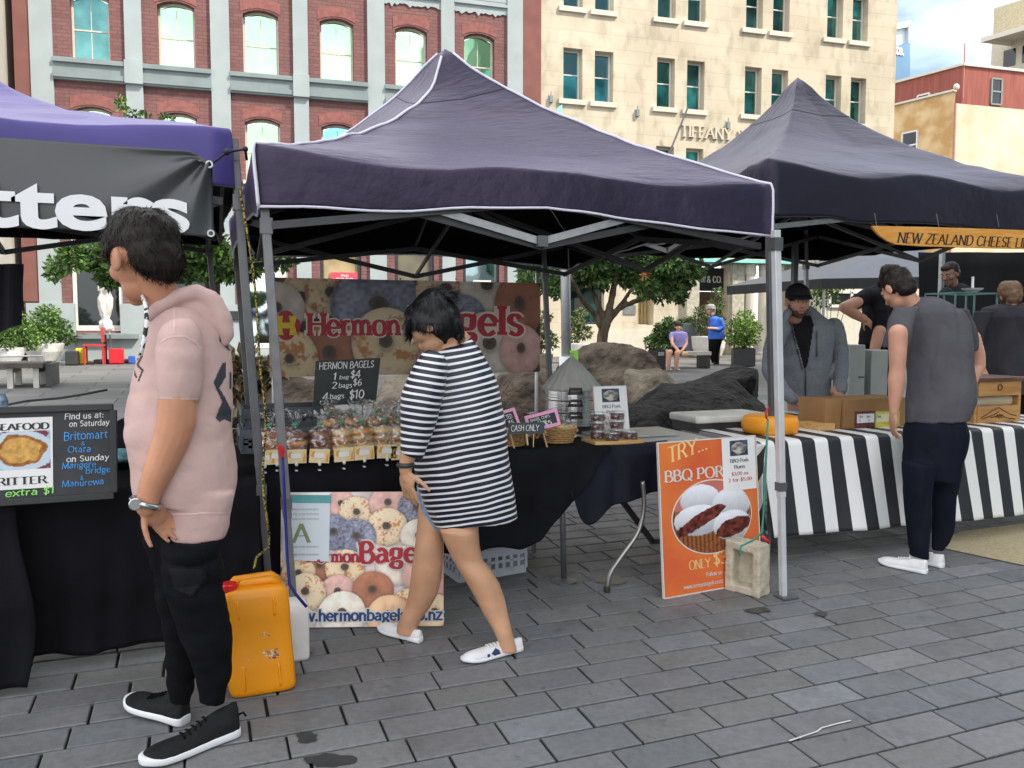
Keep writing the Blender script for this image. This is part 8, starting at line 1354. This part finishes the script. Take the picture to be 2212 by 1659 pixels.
# ---- 7. figure in the shade of the black tent wall
y = 6.7; SK7 = skin('shaded skin', (.20, .10, .065)); B = person('man in dark shirt standing in shade before the black tent wall', (Yp(2068, 850, y).x, y, gz(y))); mb = MB(); c = Yp(2052, 592, y); R = frame(-RT*.8-FH*.4-Z_*.35); q = head(mb, c, R, .24); lo(mb, y, [(640, 2048, 2088), (740, 2046, 2088)], .6); ch(mb, y-.1, [(2044, 680, 10), (2040, 720, 10), (2046, 745, 8)]); bd = obj('body', remesh(mb, .009, 4), SK7, B, smooth=True); eyes(bd, q, R, .24)  # skin colour darkened to carry the shade on this figure
mb = MB(); lo(mb, y, [(612, 2058, 2080), (620, 2040, 2094), (640, 2034, 2100), (700, 2036, 2096), (750, 2040, 2094)], .6); ch(mb, y-.08, [(2044, 635, 15), (2040, 675, 13)]); garment('shirt', mb, M('slate shirt', (.016, .018, .022), .85), B, .011, 4); mb = MB(); lo(mb, y, [(740, 2042, 2092), (800, 2044, 2090)], .6); q0 = Yp(2067, 800, y); mb.capsule(q0-RT*.08, (q0.x-.1, y, gz(y)+.05), .09, .06); mb.capsule(q0+RT*.08, (q0.x+.1, y, gz(y)+.05), .09, .06); garment('trousers', mb, BT_, B, .013, 3)
mb = MB(); lo(mb, y, [(572, 2046, 2062), (577, 2038, 2070), (586, 2036, 2072), (594, 2046, 2072)], .9); scalp(mb, q, R, .24); hair(B, mb, BRN, .009, .005, 20, 500, .03, .0016, None, 19)

# ---- 8. seated woman in lilac, 9. woman in blue walking
p0 = G(1455, 802); y = p0.y+.25; B = person('woman in lilac T-shirt seated on the low bench holding a tan bag', p0); mb = MB(); c = Yp(1465, 706, y); R = frame(-FH*.95+RT*.05); q = head(mb, c, R, .225); s = pxm(c)
lo(mb, y, [(716, 1456, 1474), (735, 1450, 1478), (752, 1450, 1478)], .6); ch(mb, y, [(1451, 726, 4), (1452, 742, 3.6, -.15), (1464, 756, 3, -.35)]); hand(mb, Yp(1464, 756, y-.35), RT*.8-Z_*.3-FH*.3, -Z_, FH, .17, .4); ch(mb, y, [(1480, 726, 4), (1483, 742, 3.5, -.1), (1474, 757, 3, -.35)]); hand(mb, Yp(1474, 757, y-.35), -RT*.8-Z_*.3-FH*.3, -Z_, FH, .17, .4)
ch(mb, y, [(1455, 757, 8), (1445, 762, 6.5, -.42), (1444, 785, 4.8, -.42), (1444, 798, 3.2, -.40)]); ch(mb, y, [(1473, 757, 8), (1463, 763, 6.5, -.42), (1461, 785, 4.8, -.42), (1460, 798, 3.2, -.40)]); bd = obj('body', remesh(mb, .011, 3), SK3, B, smooth=True); eyes(bd, q, R, .225)
mb = MB(); lo(mb, y, [(715, 1458, 1473), (719, 1448, 1483), (730, 1448, 1482), (745, 1450, 1480), (756, 1448, 1481)], .62); ch(mb, y, [(1451, 722, 5), (1450, 732, 5, -.03)]); ch(mb, y, [(1480, 722, 5), (1482, 732, 5, -.03)]); garment('t_shirt', mb, M('lilac T-shirt', (.26, .23, .48), .85), B, .012, 3, amp=.004)
mb = MB(); ch(mb, y, [(1455, 757, 9.5), (1447, 761, 8, -.32)]); ch(mb, y, [(1473, 757, 9.5), (1465, 762, 8, -.32)]); garment('shorts', mb, BT_, B, .014, 3)
mb = MB(); lo(mb, y, [(697, 1460, 1470), (699, 1457, 1473), (704, 1456, 1474)], .9); scalp(mb, q, R, .225); hair(B, mb, BRN, .010, .003, 18, 300, .04, .002, None, 31)
for u in (1442, 1459): a_ = G(u+1, 799); shoe(B, a_+Y_*.05, a_-Y_*.2+Vector((-.03, 0, 0)), .085, GREYD, WSO, .025, .08)
mb = MB(); elp(mb, 1479, 765, y-.42, 9, 6.5, 5); tag(obj('handbag', remesh(mb, .012, 2), M('tan leather', (.55, .36, .18), .5), None, smooth=True, org=Yp(1479, 770, y-.42)), 'tan handbag on the lap of the seated woman', 'handbag')
p0 = G(1546, 787); y = p0.y; B = person('grey haired woman in blue cardigan standing and reading her phone', p0); mb = MB(); c = Yp(1534, 670, y); R = frame(-RT*.9-FH*.15-Z_*.35); q = head(mb, c, R, .24); lo(mb, y, [(690, 1530, 1556), (730, 1530, 1558)], .7); w_ = Yp(1530, 709, y-.2); ch(mb, y-.2, [(1548, 710, 3.2), (1530, 709, 2.8)]); hand(mb, w_, -RT*.9+Z_*.1, Z_, -FH, .17, .4); lo(mb, y, [(734, 1530, 1558), (760, 1534, 1556), (780, 1542, 1554)], .8); bd = obj('body', remesh(mb, .011, 3), SK3, B, smooth=True); eyes(bd, q, R, .24)
mb = MB(); lo(mb, y, [(683, 1537, 1549), (688, 1530, 1557), (700, 1528, 1562), (715, 1529, 1564), (735, 1529, 1564)], .75); ch(mb, y-.17, [(1556, 692, 6), (1561, 706, 5.5), (1552, 712, 4.5), (1536, 710, 4)]); CDG = garment('cardigan', mb, M('blue cardigan', (.055, .155, .58), .85, bump=.3, bs=80), B, .012, 3, amp=.006)
decal('purple_top', CDG, [[(1528, 684), (1536, 684), (1533, 705), (1530, 720), (1526, 720)]], M('plum top', (.12, .07, .16), .8), CDG, 1.0, .01)
mb = MB(); lo(mb, y-.06, [(732, 1530, 1562), (750, 1531, 1556), (765, 1536, 1553), (782, 1542, 1553)], .9); lo(mb, y+.1, [(732, 1530, 1562), (750, 1530, 1552), (768, 1532, 1549), (782, 1537, 1548)], .9); garment('trousers', mb, BT_, B, .013, 3)
for u, v in ((1554, 787), (1549, 784)): shoe(B, G(u-1, v), G(u-12, v+.5)+FH*.0, .085, BLS, BLS, .022, .08)
mb = MB(); lo(mb, y, [(657, 1530, 1540), (660, 1524, 1545), (667, 1523, 1546), (673, 1534, 1546), (680, 1537, 1545)], .9); scalp(mb, q, R, .24); hair(B, mb, GRYH, .010, .008, 20, 700, .04, .002, None, 33)
mb = MB(); p = Yp(1523, 707, y-.2); mb.box(p, (.075, .15, .01), Matrix.Rotation(rad(20), 3, 'Z')); tag(obj('phone', mb, DKM, None, org=p), 'dark phone in the hand of the woman in the blue cardigan', 'phone')
mb = MB(); elp(mb, 1561, 726, y+.12, 4, 10, 8); tag(obj('shoulder_bag', remesh(mb, .012, 2), DKM, None, smooth=True, org=Yp(1561, 735, y+.12)), 'black shoulder bag behind the blue cardigan', 'bag')
